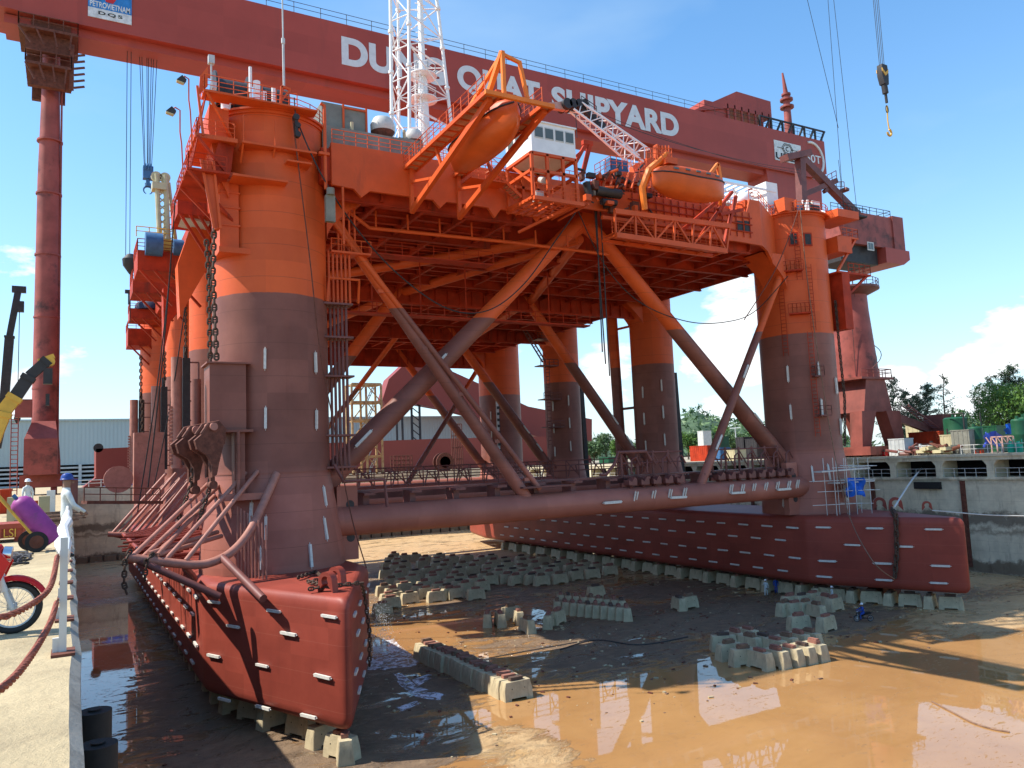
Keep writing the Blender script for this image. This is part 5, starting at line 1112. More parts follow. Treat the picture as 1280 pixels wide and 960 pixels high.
# ------------------------------------------------------------------ horizontal brace fittings
mb = MB()
mb.b2((18.5, YH+.9, -.28), (68.5, YH+2.1, -.12)); mb.b2((19, YH+2.8, -.9), (68, YH+3.0, -.4))
for k in range(13):
    x = 20+k*3.9; mb.b2((x, YH+.4, -1.3), (x+.5, YH+1.9, -.28)); mb.b2((x-.2, YH-.5, -.5), (x+.7, YH+.9, -.3))
mb.b2((33.6, YH-1.2, -.7), (38.6, YH+.9, -.55)); mb.build('brace_walkway', M_MAR, RIG)
mb = MB(); random.seed(5)
for x0, x1 in ((45.2, 52.5), (56.4, 67.8)):
    n = int((x1-x0)/1.35)
    for k in range(n):
        x = x0+k*(x1-x0)/n; z = HBZ+1.35
        mb.prism([(x, YH-.8, z), (x+.95, YH-.8, z), (x+.95, YH-.8, z+.55), (x+.7, YH-.8, z+.75), (x+.35, YH-.8, z+.3), (x, YH-.8, z+.5)], (0, .8, 0)); mb.bar((x+.5, YH-.4, z-.3), (x+.5, YH+.3, z+.3), .3)
    mb.bar((x0-.3, YH+.1, HBZ+1.4), (x1, YH+.1, HBZ+1.4), .35)
mb.build('hose_saddles', M_MAR, RIG)
mb = MB()
mb.path([(42.5, YH, .1), (43.2, YH, .1), (44.2, YH, 1.0), (44.7, YH, 2.1), (48, YH, 2.1), (48.6, YH, 1.2)], .16, 8)
for x0, x1 in ((45.5, 53), (57, 67)):
    for z in (1.0, 2.0): mb.tube((x0, YH+.6, z), (x1, YH+.6, z), .07, 6)
    x = x0
    while x < x1: mb.tube((x, YH+.6, -.3), (x, YH+.6, 2.2), .12, 6); mb.tube((x, YH+.6, 2.0), (x+1.3, YH+.6, 0), .06, 5); mb.path([(x+.8, YH+.2, 0), (x+.9, YH+.2, 1.3), (x+1.4, YH+.2, 1.6), (x+1.9, YH+.2, .8)], .09, 6); x += 1.9
mb.build('pipe_guard', M_MAR, RIG)
mb = MB()
for j, y in enumerate((CY_[1]-1, CY_[2]-1)):
    for x in range(18, 69, 2):
        mb.tube((x, y, -1.2), (x, y, 1.6), .08, 5)
        if x % 4 == 0: mb.tube((x, y, 1.5), (x+2, y, -.5), .07, 5); mb.path([(x, y-.4, -.6), (x+.4, y-.4, .8), (x+1.2, y-.4, .9), (x+1.6, y-.4, -.4)], .1, 5)
    for z in (.2, .9, 1.5): mb.tube((18, y, z), (69, y, z), .07, 5)
mb.build('pipe_rack', M_MAR, RIG)
for x in (45.6, 47.7, 49.7, 51.5, 57.6, 59.2, 60.8, 62.5, 64.2, 65.9, 67.2):      # paired anodes across the brace
    for s in (-.14, .14): anode(hb, Vector((x+s, YH-1.09, HBZ+.3)), (.15, -.25, 1), (0, -1, .25), .72)
for x in (42.8, 50.6, 58.4, 65.0): anode(hb, Vector((x, YH-1.16, HBZ-.05)), (1, 0, 0), (0, -1, 0), 1.5)
for x, w in ((18.4, .9), (X2-18.4, .9)):
    mb = MB(); mb.b2((x-w*.8, YH-.35, -5.25), (x+w, YH+.35, .3)); mb.build('brace_bracket', M_HULL, RIG)
    mb = MB()
    for z in (-1.1, -3.6): mb.tube((x+.3, YH-.36, z), (x+.3, YH-.34, z), .33, 14)
    mb.build('lightening_hole', M_DARK, RIG)
# far column: fairlead brackets and pipework at the right, legs of the hanging conductor
mb = MB(); q = P(800, 400, y=100); mb.tube((P(765, 400, y=90).x, 90, 22), (P(777, 570, y=90).x, 90, -1), .75, 14)
mb.bar(P(770, 412, y=90), P(800, 405, y=88), .3); mb.bar(P(772, 512, y=90), P(806, 508, y=88), .35)
for k in range(22): z = -.5+k; x = P(765, 400, y=90).x; mb.tube((x-.9+.02*k, 90, z), (x-.6, 90, z), .06, 5)
mb.build('conductor_pipe', M_HULL, RIG)
# side structures seen between the aft columns
mb = MB()
for u, v in ((668, 425), (672, 458), (676, 500), (680, 535)):
    p = P(u, v, y=108); mb.b2((p.x, 107, p.z), (p.x+3.4, 109, p.z+.15)); mb.rail([(p.x, 107, p.z), (p.x+3.4, 107, p.z)], 1.1, .8, .05)
stair(mb, P(655, 408, y=107.5), P(682, 452, y=107.5), .9, 8)
mb.ladder(P(684, 452, y=107.5), P(688, 560, y=107.5), .7, (1, 0, 0), .06, .6); mb.build('aft_stair_platforms', [M_MAR, M_MAR], RIG)
mb = MB(); 
for k in range(12): mb.b2((on_col(1, 3, 236, 0).x-.3, on_col(1, 3, 236, 0).y-.1, -1+k*1.15), (on_col(1, 3, 236, 0).x+.3, on_col(1, 3, 236, 0).y-.02, -.5+k*1.15+.0))
mb.b2((on_col(1, 3, 236, 0).x-.42, on_col(1, 3, 236, 0).y-.02, -1.5), (on_col(1, 3, 236, 0).x+.42, on_col(1, 3, 236, 0).y+.08, 13.5), 1)
mb.build('draught_marks', [M_DARK, M_OFFW], RIG)
for i, y in ((0, 86.4), (1, 110.2)):      # dark fender rails outboard of the inner columns
    mb = MB(); x = XR+3.6 ; mb.bar((x+.3, y, -3), (x-.1, y, 14.6 if i else 13.5), .5, .7); mb.build('side_fender', M_DARK, RIG)
# ------------------------------------------------------------------ padeyes on the pontoon noses, scaffold with blue sheet
def padeye(p, s, ang, par=RIG):
    mb = MB(); ca, sa = cos(ang), sin(ang); o = Vector(p); a = Vector((ca, sa, 0)); up = Vector((0, 0, 1)); n = a.cross(up)
    outer = [o+a*(-.55*s), o+a*(-.5*s)+up*(.55*s)]+[o+a*(.5*s*cos(t))+up*(.6*s+.5*s*sin(t)) for t in [R(180-q*22.5) for q in range(9)]]+[o+a*(.55*s)]
    N = len(outer); inner = [o+a*(.27*s*cos(t))+up*(.6*s+.27*s*sin(t)) for t in [R(225-q*(270/(N-1))) for q in range(N)]]
    th = n*(.22*s)
    vs = [q-th for q in outer]+[q-th for q in inner]+[q+th for q in outer]+[q+th for q in inner]; fs = []
    for i in range(N-1):
        fs += [(i, i+1, N+i+1, N+i), (2*N+i, 3*N+i, 3*N+i+1, 2*N+i+1), (i, 2*N+i, 2*N+i+1, i+1), (N+i, N+i+1, 3*N+i+1, 3*N+i)]
    fs += [(0, N, 3*N, 2*N), (N-1, 3*N-1, 4*N-1, 2*N-1)] if False else [(0, N, 3*N, 2*N), (N-1, 2*N-1, 4*N-1, 3*N-1)]
    mb.add(vs, fs); return mb.build('padeye', M_PONT, par)
def pp(u, v): return P(u, v, z=PZ1)
q = pp(410, 740); padeye((q.x, q.y, PZ1), 1.05, R(-60)); padeye((q.x+1.1, q.y+1.9, PZ1), 1.05, R(-60))
padeye(pp(1100, 638), 1.3, R(-50)); padeye(pp(1120, 638), 1.3, R(-50)); padeye(pp(1159, 638), .9, R(-50))
# chains -------------------------------------------------------------
def link_mesh(L=1., w=.68, r=.12):
    mb = MB(); pts = []
    for i in range(18):
        t = 2*pi*i/18; pts.append(((w/2-r)*cos(t), 0, (L/2-w/2)*(1 if sin(t) > 0 else -1)+(w/2-r)*sin(t)))
    mb.path(pts, r, 6, closed=True); mb.tube((-(w/2-r), 0, 0), ((w/2-r), 0, 0), r*.7, 5); o = mb.build('link', M_CHAIN); me = o.data; bpy.data.objects.remove(o); return me
LINK = link_mesh()
LV = [(v.co.copy()) for v in LINK.vertices]; LF = [tuple(p.vertices) for p in LINK.polygons]
def chain(pts, L, label, mat=M_CHAIN, parent=None, name='anchor_chain', group=None):
    """a chain of interlocked studded links, one mesh, laid along a path"""
    P_ = [Vector(p) for p in pts]; seg = []; s = .667*L; d = 0; i = 0; mb = MB()
    tot = sum((b-a).length for a, b in zip(P_, P_[1:])); n = int(tot/s); cum = [0]
    for a, b in zip(P_, P_[1:]): cum.append(cum[-1]+(b-a).length)
    def at(t):
        for j in range(len(P_)-1):
            if t <= cum[j+1] or j == len(P_)-2: f = (t-cum[j])/max(1e-6, cum[j+1]-cum[j]); return P_[j].lerp(P_[j+1], f), (P_[j+1]-P_[j]).normalized()
    for k in range(n):
        c, dr = at((k+.5)*s); up = Vector((0, 1, 0)) if abs(dr.y) < .9 else Vector((1, 0, 0)); x = dr.cross(up).normalized(); y = dr.cross(x)
        if k % 2: x, y = y, -x
        mb.add([c+(x*v.x+y*v.y+dr*v.z)*L for v in LV], LF)
    o = mb.build(name, mat, parent, loc=None if parent else P_[0])
    if not parent: tag(o, label, 'chain', group)
    return o
chain([P(268, 275, y=56), P(266, 340, y=56), P(271, 457, y=56)], .64, 'right-hand heavy anchor chain hanging down the outboard side of the near column')
chain([P(258, 300, y=57), P(261, 350, y=57), P(263, 457, y=57)], .60, 'left-hand heavy anchor chain hanging down beside the near column')
q = pp(432, 728); chain([pp(400, 742)+Vector((-.5, .5, .25)), pp(425, 737)+Vector((0, 0, .25)), pp(450, 733)+Vector((.1, 0, .2)), P(456, 745, y=47.2), P(462, 790, y=47.0), P(462, 838, y=47.0)], .42, 'rusty chain draped over the bow of the near pontoon')
chain([pp(372, 726)+Vector((0, 0, .2)), pp(395, 718)+Vector((0, 0, .2)), pp(405, 728)+Vector((0, 0, .2)), pp(385, 731)+Vector((0, 0, .2)), pp(408, 736)+Vector((0, 0, .2))], .42, 'rusty chain lying in a heap behind the padeyes of the near pontoon')
pnx = P(1121, 640, z=PZ1)
nr_pt = lambda u, v: (lambda c: (lambda d: EYE+d*((Vector((X2-13.1, 41.7+NR, 0))-EYE).dot(nr)/d.dot(nr)))(Vector((AX.dot(c), AY.dot(c), AZ.dot(c)))))(Vector(((u-CX)/FPX, (v-CY)/FPX, 1)))+nr*.35
chain([P(1121, 636, z=PZ1+.4)+Vector((-.4, .3, 0)), nr_pt(1121, 645), nr_pt(1122, 690), nr_pt(1119, 728)], .85, 'rusty chain hanging down the bow face of the far pontoon')
chain([P(1033, 375, y=58)+Vector((1.5, 0, 0)), P(1040, 430, y=58)+Vector((1.2, 0, 0)), P(1050, 500, y=58)+Vector((.8, 0, 0)), P(1056, 560, y=58)], .55, 'dark anchor chain hanging beyond the right edge of the far column')
# anchor racks, anchors and bolsters on the outboard side of the near pontoon columns
def cr_curve(cr, n=6):
    out = []
    for i in range(len(cr)-1):
        p0, p1, p2, p3 = [Vector(cr[max(0, min(len(cr)-1, i+k))]) for k in (-1, 0, 1, 2)]
        for k in range(n): tt = k/n; out.append(.5*((2*p1)+(-p0+p2)*tt+(2*p0-5*p1+4*p2-p3)*tt*tt+(-p0+3*p1-3*p2+p3)*tt**3))
    out.append(Vector(cr[-1])); return out
def near_bolster():
    yb_ = 52.2; t = thing('anchor_bolster', 'near curved tubular anchor bolster with fanned rods on the first column', 'anchor rack', (8, yb_, PZ1))
    cr = [P(160, 697, y=yb_), P(200, 702, y=yb_), P(245, 706, y=yb_), P(270, 701, y=yb_+.2), P(292, 688, y=yb_+.7), P(312, 664, y=yb_+1.6), P(328, 632, y=yb_+2.8), P(346, 592, y=56.1)]
    mb = MB(); mb.path(cr_curve(cr), .27, 14); child(mb, 'curved_rail', M_MARL, t)
    for u0, v0, u1, v1, y1 in ((166, 695, 260, 605, 59.5), (177, 698, 274, 607, 58.8), (197, 694, 258, 628, 58.5), (206, 701, 307, 591, 56.9), (190, 698, 268, 620, 58.8), (232, 701, 322, 589, 56.4), (186, 692, 272, 665, 57), (196, 694, 277, 670, 56.5)):
        mb = MB(); mb.tube(P(u0, v0, y=yb_), P(u1, v1, y=y1), .15, 10); child(mb, 'rod', M_MARL, t)
    mb = MB(); mb.tube(P(278, 697, y=yb_+.3), P(321, 746, z=PZ1-.05)+Vector((.5, .7, -.25)), .24, 12); child(mb, 'stay', M_MAR, t)
    mb = MB(); mb.tube(P(172, 700, y=yb_), P(258, 744, z=PZ1-.1)+Vector((.9, .9, -.3)), .22, 12); mb.tube(P(205, 702, y=yb_), P(222, 690, z=PZ1), .2, 10); mb.tube(P(228, 705, y=yb_), P(243, 722, z=PZ1), .2, 10); child(mb, 'stay', M_MAR, t)
    return t
def bolster(y, x_out, label_extra, s=1., n_rods=7):
    t = thing('anchor_bolster', label_extra, 'anchor rack', (8, y, PZ1)); z0 = -3.5
    cr = [(3.1, y, z0), (6, y-.2, z0-.2), (8.4, y, z0+.2), (9.6, y+.5, z0+1.2)]
    mb = MB(); mb.path(cr_curve(cr), .30*s, 14); child(mb, 'curved_rail', M_MARL, t)
    for k in range(n_rods):
        f = k/(n_rods-1); a = Vector((3.5+3.6*f, y-.05-.3*f, z0+.1)); b = Vector((8.3+2.9*f, y+2.6-2.4*f+(.9 if k % 2 else 0), 1.9-.5*(k % 2)))
        mb = MB(); mb.tube(a, b, .17*s if k % 2 == 0 else .13*s, 10); child(mb, 'rod', M_MARL, t)
    mb = MB(); mb.tube((4.2, y+.1, z0-.1), (7.7, y, PZ1-.1), .22, 10); mb.tube((6.2, y-.1, z0-.2), (8.4, y, PZ1-.3), .22, 10); mb.tube((3.3, y+.3, z0), (7.7, y+5, PZ1), .2, 10); child(mb, 'stay', M_MAR, t); return t
M_MARL = plain('worn_pink_maroon', (.38, .165, .12), .5, var=.2, scale=1.5, dirt=((.15, .06, .05), .6))
near_bolster()
bolster(82.6, 3, 'second anchor bolster with fanned rods beside the inner columns', .8, 8)
chain([P(163, 694, y=52.2)+Vector((0, 0, .3)), P(156, 703, y=51.8), P(155, 730, y=51.8), P(160, 748, y=51.8)], .5, 'rusty chain looped round the tip of the near anchor bolster')
chain([P(192, 694, y=52.2)+Vector((0, 0, .1)), P(183, 700, y=51.8), P(181, 728, y=51.8)], .46, 'second rusty chain hanging from the near anchor bolster')
chain([P(242, 585, y=57), P(238, 610, y=57.5), P(225, 640, y=57.5), P(222, 660, y=58)], .5, 'chain slung from the left anchor down into the rods')
chain([P(265, 585, y=56), P(262, 610, y=56), P(252, 640, y=56), P(246, 665, y=56.4)], .52, 'chain slung from the right anchor down through the rods')
# chain housing and folded anchors
mb = MB(); mb.b2((8.2, 56.3, 4.6), (10.6, 58.8, 9.2)); mb.b2((8.0, 56.1, 9.2), (10.9, 59, 9.32)); mb.b2((7.8, 55.9, 4.45), (11.0, 59, 4.62)); mb.tube((7.6, 58.2, 4.4), (7.6, 58.2, 8.3), .32, 12); mb.tube((10.0, 56.0, .3), (10.0, 56.0, 4.5), .14, 10); mb.b2((8.9, 55.4, -.2), (11.6, 57.4, .25)); mb.b2((9.8, 56.3, .1), (10.5, 57.4, 4.5)); mb.build('chain_housing', M_HULL, RIG)
def anchor(c, label, rz=0, s=1.):
    t = thing('anchor', label, 'anchor', c, rz, 'folded anchors beside the near column')
    mb = MB()
    for yy in (-.55, .55):
        pr = [(-.9, 1.1), (-.35, 1.9), (.5, 2.1), (1.0, 1.5), (.9, .3), (.5, -1.2), (.3, -2.2), (-.1, -2.4), (-.1, -1.4), (-.5, -.6), (-1.3, -.1), (-1.5, .6)]
        mb.prism([(x*s, (yy-.16)*s, z*s) for x, z in pr], (0, .32*s, 0)); mb.path([(x*s, yy*s, z*s) for x, z in pr[:5]+pr[:0]], .15*s, 7)
    mb.build('flukes', M_RUST, t)
    mb = MB(); mb.bar((0, 0, 1.4*s), (.2*s, 0, -3.0*s), .4*s, .35*s); mb.tube((.2*s, -.3*s, -3.0*s), (.2*s, .3*s, -3.0*s), .35*s, 14); mb.build('shank', M_RUST, t)
    mb = MB(); mb.tube((0, -.9*s, 1.7*s), (0, .9*s, 1.7*s), .32*s, 14); mb.build('crown', M_MARL, t); return t
qa = P(262, 560, y=55.6); anchor(tuple(qa), 'rust-red folded anchor hanging against the chain housing, nearest to the column', R(15), .82)
qa = P(240, 565, y=57.4); anchor(tuple(qa), 'rust-red folded anchor hanging outboard, left of its neighbour', R(15), .86)
# fairlead racks with rungs on the next columns along the near pontoon
def rack(u, v0, v1, y, w=1.3, extra='', par=RIG):
    a = P(u, v0, y=y); b = P(u, v1, y=y); x = a.x
    mb = MB(); mb.tube((x-w*.42, y, b.z), (x-w*.42, y, a.z), .34*w, 12); mb.b2((x+.0, y-.25, b.z), (x+.12*w, y+.25, a.z))
    child(mb, 'fairlead_post', M_MARL, par)
    mb = MB(); mb.b2((x-.04*w, y-.3, b.z+.3), (x+.42*w, y+.3, a.z-.05)); mb.tube((x+.2, y-.1, a.z-.2), (x+.2, y-.1, a.z+1.1), .22, 8); child(mb, 'guide_slot', M_DARK, par)
    mb = MB(); n = 6
    mb.tube((x+.95*w, y-.2, b.z+.6), (x+.95*w, y-.2, a.z-.5), .09, 6)
    for k in range(n): z = b.z+.8+(a.z-b.z-1.3)*k/(n-1); mb.bar((x+.3*w, y-.2, z), (x+.98*w, y-.2, z), .14)
    child(mb, 'guide_rungs', M_MAR, par)
    mb = MB()
    for k in range(16): z = b.z+.5+(a.z-b.z)*.5*k/15; mb.box((x-w*.8, y-.2, z), (.28, .3, .22))
    mb.b2((x-w*.75, y-.1, b.z), (x-w*.62, y+.1, b.z+(a.z-b.z)*.55)); child(mb, 'tooth_rack', M_MARL, par)
rack(229, 447, 585, 84, 1.5); rack(202, 483, 590, 108, 1.6); rack(174, 500, 600, 130, 1.7)
for u, v0, v1, y, L in ((232, 350, 445, 83.5, .5), (176, 445, 505, 129, .75), (178, 500, 600, 128.6, .8), (206, 440, 482, 107.5, .6)):
    chain([P(u, v0, y=y), P(u, v1, y=y)], L, 'anchor chain in the fairlead of the '+{232: 'second', 176: 'last, upper length', 178: 'last, lower length', 206: 'third'}[u]+' column along the near pontoon')
mb = MB()
q = P(186, 545, y=100); mb.b2((q.x-1.6, 99, -1.2), (q.x+1.6, 101, P(186, 541, y=100).z)); mb.tube((q.x-3.2, 98, 1.5), (q.x-3.2, 99, 1.5), 1.5, 20); mb.build('ballast_box', M_MARL, RIG)
# railed pipe stacks lying on the near pontoon between the bolsters
mb = MB(); random.seed(21)
for k in range(34):
    y = 64+random.random()*14; x = 5.4+random.random()*3.5; z = -4.6+random.random()*1.6; mb.tube((x-2, y, z), (x+2.2, y+random.uniform(-.6, .6), z+random.uniform(-.2, .2)), random.uniform(.07, .14), 6)
for k in range(10): y = 62+k*1.8; mb.tube((4.2, y, -3.4), (8.2, y, -5.0), .12, 6); mb.tube((4.2, y, -3.4), (8.4, y, -2.6), .1, 6)
mb.tube((4.2, 61.5, -3.4), (4.2, 79, -3.4), .16, 8); mb.build('pipe_cradle', M_PONT, RIG)
mb = MB(); 
for k in range(9): mb.tube((9.9+k*.16, 55.9-k*.35, PZ1), (9.9+k*.16, 55.9-k*.35, -.6-.15*k), .06, 6)
mb.build('guard_bars', M_MARL, RIG)
# grating rods on the outboard plating
# wires from the upper sponsons down to the bolster area
for k, (u0, v0, u1, v1) in enumerate(((219, 250, 185, 610), (214, 330, 172, 640), (232, 380, 190, 620))):
    rope_thing([P(u0, v0, y=70+6*k), P((u0+u1)/2+3, (v0+v1)/2, y=72+6*k), P(u1, v1, y=74+6*k)], .06, ('thin', 'middle', 'inner')[k]+' wire slung outboard from the upper platforms to the second bolster')
# upper outboard sponsons and platforms along the near side (columns two to four)
def sponson(u0, v0, u1, v1, y, h, par=RIG, mat=M_REDO):
    a = P(u0, v0, y=y); b = P(u1, v1, y=y); z = a.z; mb = MB()
    mb.b2((a.x, y, z-h), (b.x, y+5, z)); mb.rail([(b.x, y, z), (a.x, y, z), (a.x, y+5, z)], 1.1, 1.0, .045, mids=(.35, .65))
    for k in range(3): x = a.x+(b.x-a.x)*k*.3; mb.bar((x+.2, y, z-h), (x+(b.x-a.x)*.55+.8, y+.4, z-h-3.2), .22)
    child(mb, 'sponson', mat, par)
sponson(222, 250, 262, 262, 72, 1.2); sponson(172, 312, 232, 315, 80, 1.9); sponson(166, 348, 215, 352, 100, 1.6); sponson(163, 385, 208, 387, 122, 1.4); sponson(160, 410, 200, 420, 130, 2.6)
mb = MB(); mb.prism([P(221, 270, y=73), P(262, 280, y=73), P(262, 228, y=73), P(232, 232, y=73)], (0, 3, 0)); mb.build('blast_wall', M_LGREY, RIG)
mb = MB()   # swept side plating between column heads
mb.prism([P(262, 262, y=75), P(262, 330, y=75), P(238, 372, y=75), P(225, 395, y=75), P(222, 330, y=75), P(238, 285, y=75)], (0, 2, 0)); mb.build('side_plating', M_ORG, RIG)
mb = MB(); mb.prism([P(238, 335, y=92), P(238, 372, y=92), P(214, 400, y=92), P(205, 440, y=92), P(204, 360, y=92)], (0, 2, 0)); mb.build('side_plating', M_REDO, RIG)
mb = MB(); q = P(181, 306, y=80); mb.tube((q.x, 79.6, q.z), (q.x+1.5, 79.6, q.z), 1.1, 24); mb.tube((q.x+2.5, 80, q.z), (q.x+3.4, 80, q.z), .8, 18); mb.build('chain_wheel', M_BLUEP, RIG)
mb = MB(); q = P(182, 378, y=122); mb.lathe((q.x+1, 123, q.z-1), [(2.4, 0), (2.3, .8), (1.6, 1.5), (.3, 1.8)], 20); mb.build('covered_winch', plain('dark_blue_cover', (.02, .025, .06), .6), RIG)
# yellow crane on the sponson
YC = thing('pedestal_crane', 'yellow lattice crane with cab standing on an outboard sponson beyond the near column', 'crane', (0, 0, 0))
ycp = 81.5
a = P(193, 300, y=ycp); b = P(218, 300, y=ycp); z1 = P(200, 298, y=ycp).z; z0 = P(200, 312, y=ycp).z; zt = P(200, 216, y=ycp).z
mb = MB(); mb.b2((a.x, ycp, z0), (b.x+.6, ycp+3, z1)); mb.b2((a.x-.7, ycp, z0+.1), (a.x-.1, ycp+.8, z1+.4)); mb.rail([(a.x-1.6, ycp, z1), (b.x, ycp, z1)], 1.0, 1, .05); child(mb, 'machinery_deck', M_YEL, YC)
mb = MB(); x1, x2 = P(196, 300, y=ycp).x, P(207, 300, y=ycp).x
for x in (x1, x2):
    mb.tube((x+.3, ycp+.5, z1), (x, ycp+.5, zt), .24, 9); 
mb.b2((x1-.4, ycp+.1, zt-1.6), (x2+.1, ycp+1.4, zt-.9)); mb.tube((x2, ycp+.5, zt-.2), (x2, ycp+.9, zt-.2), .5, 14); mb.tube((x1, ycp+.5, zt-.2), (x1, ycp+.9, zt-.2), .5, 14)
N = 9
for k in range(N):
    za, zb_ = z1+(zt-z1)*k/N, z1+(zt-z1)*(k+1)/N; mb.tube((x1+.2, ycp+.5, za), (x2+.1, ycp+.5, zb_), .07, 5); mb.tube((x2+.2, ycp+.5, za), (x1+.1, ycp+.5, zb_), .07, 5)
e = P(222, 312, y=ycp)
mb.tube((x2+.4, ycp+1.4, zt-.4), (e.x, ycp+1.4, z1), .18, 8); mb.tube((x2+.1, ycp+1.0, zt-.4), (e.x-1.1, ycp+1.4, z1), .12, 8)
for k in range(N): f = k/N; mb.tube((x2+.4+(e.x-x2-.4)*f, ycp+1.4, zt-.4+(z1-zt+.4)*f), (x2+.1+(e.x-1.1-x2-.1)*min(1, f+.08), ycp+1.2, zt-.4+(z1-zt+.4)*min(1, f+.08)), .06, 5)
child(mb, 'lattice_boom', M_CREAM, YC)
# extras: small lamps, hanging rods
mb = MB(); q = P(161, 372, y=122); mb.tube((q.x, 122, q.z-1), (q.x, 122, q.z+.8), .12, 6); mb.b2((q.x-.5, 121.8, q.z+.6), (q.x+.5, 122.2, q.z+1.1)); mb.build('deck_lamp', M_DARK, RIG)
# scaffold and blue sheet at the foot of the far column
SCF = thing('scaffold', 'pipe scaffold wrapped round the foot of the far right column', 'scaffolding', (0, 0, 0))
mb = MB(); ys = 55.2
for u in (1046, 1062, 1072, 1090):
    p = P(u, 640, y=ys-(u-1022)*.02); mb.tube((p.x, p.y, PZ1), (p.x, p.y, P(u, 572 if u > 1040 else 596, y=p.y).z), .035, 5); mb.tube((p.x, p.y+1.2, PZ1), (p.x, p.y+1.2, P(u, 572, y=p.y).z), .035, 5)
for v, ua, ub in ((582, 1040, 1096), (599, 1012, 1094), (612, 1022, 1100), (629, 1016, 1080)): mb.tube(P(ua, v+3, y=ys), P(ub, v, y=ys-1), .035, 5); mb.tube(P(1050, v, y=ys+1.2), P(1092, v, y=ys+.2), .035, 5)
child(mb, 'poles', M_OFFW, SCF); mb = MB(); mb.bar(P(1022, 590, y=ys+.5), P(1082, 585, y=ys), 1.2, .12); mb.bar(P(1040, 604, y=ys+.5), P(1088, 601, y=ys), 1.2, .1); child(mb, 'planks', M_OFFW, SCF)
def cloth(c, w, h, label, mat, n=14, seed=1, dy=.5, ragged=.25, name='tarpaulin'):
    random.seed(seed); mb = MB(); vs = []; c = Vector(c)
    for j in range(n+1):
        for i in range(n+1):
            s, t = i/n-.5, j/n-.5; fold = sin(s*17+sin(t*5+seed)*1.4)*.22+sin(s*7+t*6)*.25
            e = 1+ragged*sin(t*9+seed)*abs(2*s)
            vs.append(c+Vector((s*w*e, fold*dy, t*h*(1+ragged*.6*sin(s*8+seed))-abs(s)*h*.15)))
    fs = [(j*(n+1)+i, j*(n+1)+i+1, (j+1)*(n+1)+i+1, (j+1)*(n+1)+i) for j in range(n) for i in range(n)]; k = len(vs)
    back = [v+Vector((0, .03, 0)) for v in vs]; mb.add(vs+back, fs+[tuple(q+k for q in f[::-1]) for f in fs]); o = mb.build(name, mat, None, 60, loc=c); return tag(o, label, 'tarpaulin')
cloth(P(1070, 608, y=ys-.5), 3.0, 1.9, 'crumpled blue tarpaulin hung on the scaffold at the far column foot', M_BLUE, seed=4, ragged=.1, dy=.9)
rope_thing([P(1118, 634, y=50), P(1140, 600, y=58), P(1160, 575, y=75), P(1166, 560, y=95.5)], .09, 'white mooring rope rising from the far pontoon padeye to the opposite quay', M_OFFW)
rope_thing([P(1165, 638, y=50), P(1200, 641, y=48), P(1240, 644, y=46), P(1290, 645, y=44)], .06, 'white rope stretched right from the far pontoon bow', M_OFFW)
# ------------------------------------------------------------------ keel blocks
def block_mesh(w, d, h, seed):
    random.seed(seed); mb = MB(); i = .10; nt_ = .16
    pts = [(-w/2, 0), (-w*.28, 0), (-w*.26, nt_), (w*.26, nt_), (w*.28, 0), (w/2, 0), (w/2-i*.3, h*.55), (w/2-i*1.6, h), (-w/2+i*1.6, h), (-w/2+i*.3, h*.55)]
    pts = [(x+random.uniform(-.02, .02), z+(random.uniform(-.02, .02) if z > .3 else 0)) for x, z in pts]
    n = len(pts); t = .06
    v0 = [(x, -d/2, z) for x, z in pts]; v1 = [(x*.985, -d/2+t+.10*d*z/h*1.0, z*.995+.004) for x, z in pts]
    vs = [(x*.97, -d/2-.0+.14*d*z/h, z) for x, z in pts]+[(x, -d/2+t+.12*d*z/h, z) for x, z in pts]+[(x, d/2-t-.12*d*z/h, z) for x, z in pts]+[(x*.97, d/2-.14*d*z/h, z) for x, z in pts]
    fs = [tuple(range(n-1, -1, -1)), tuple(range(3*n, 4*n))]
    for r in range(3): fs += [(r*n+a, r*n+(a+1) % n, (r+1)*n+(a+1) % n, (r+1)*n+a) for a in range(n)]
    mb.add(vs, fs); mb.tube((-w*.22, -d/2+.11*d, h*.62), (-w*.22, -d/2+.02*d+.05, h*.62), .04, 6, m=1); mb.tube((w*.22, -d/2+.11*d, h*.62), (w*.22, -d/2+.02*d+.05, h*.62), .04, 6, m=1)
    return mb
M_SLOT = plain('lifting_hole', (.03, .03, .025), .8)
M_CAPS = [M_WOOD, plain('red_timber', (.27, .12, .085), .85, var=.3, scale=3, dirt=((.10, .06, .05), .58), bmp=.3, coord='obj'), plain('dark_timber', (.10, .065, .05), .85, var=.35, scale=3, bmp=.3, coord='obj')]
PROT = []
for k in range(4):
    r = thing('keel_block', 'x', 'keel block', (0, 0, -100)); b = block_mesh(2.3, 1.0, 1.28, k).build('concrete_body', [M_BLOCK, M_SLOT], r, 30)
    mb = MB(); random.seed(40+k); zz = 1.28
    mb.box((0, 0, zz+.12), (1.0, .40, .24), random.uniform(-.06, .06)); 
    if k in (1, 3): mb.box((random.uniform(-.1, .1), random.uniform(-.05, .05), zz+.30), (.85, .34, .12), random.uniform(-.1, .1))
    c = mb.build('timber_cap', M_CAPS[(1, 0, 2, 1)[k]], r); PROT.append(r)
PROT_SPARE = list(PROT)
def place_block(x, y, rz, label, group, z=FLZ, s=.93, k=None):
    k = random.randrange(4) if k is None else k; r = dup(PROT[k], (x, y, z), rz+random.uniform(-.05, .05), label, s, group)
    return r
random.seed(9)
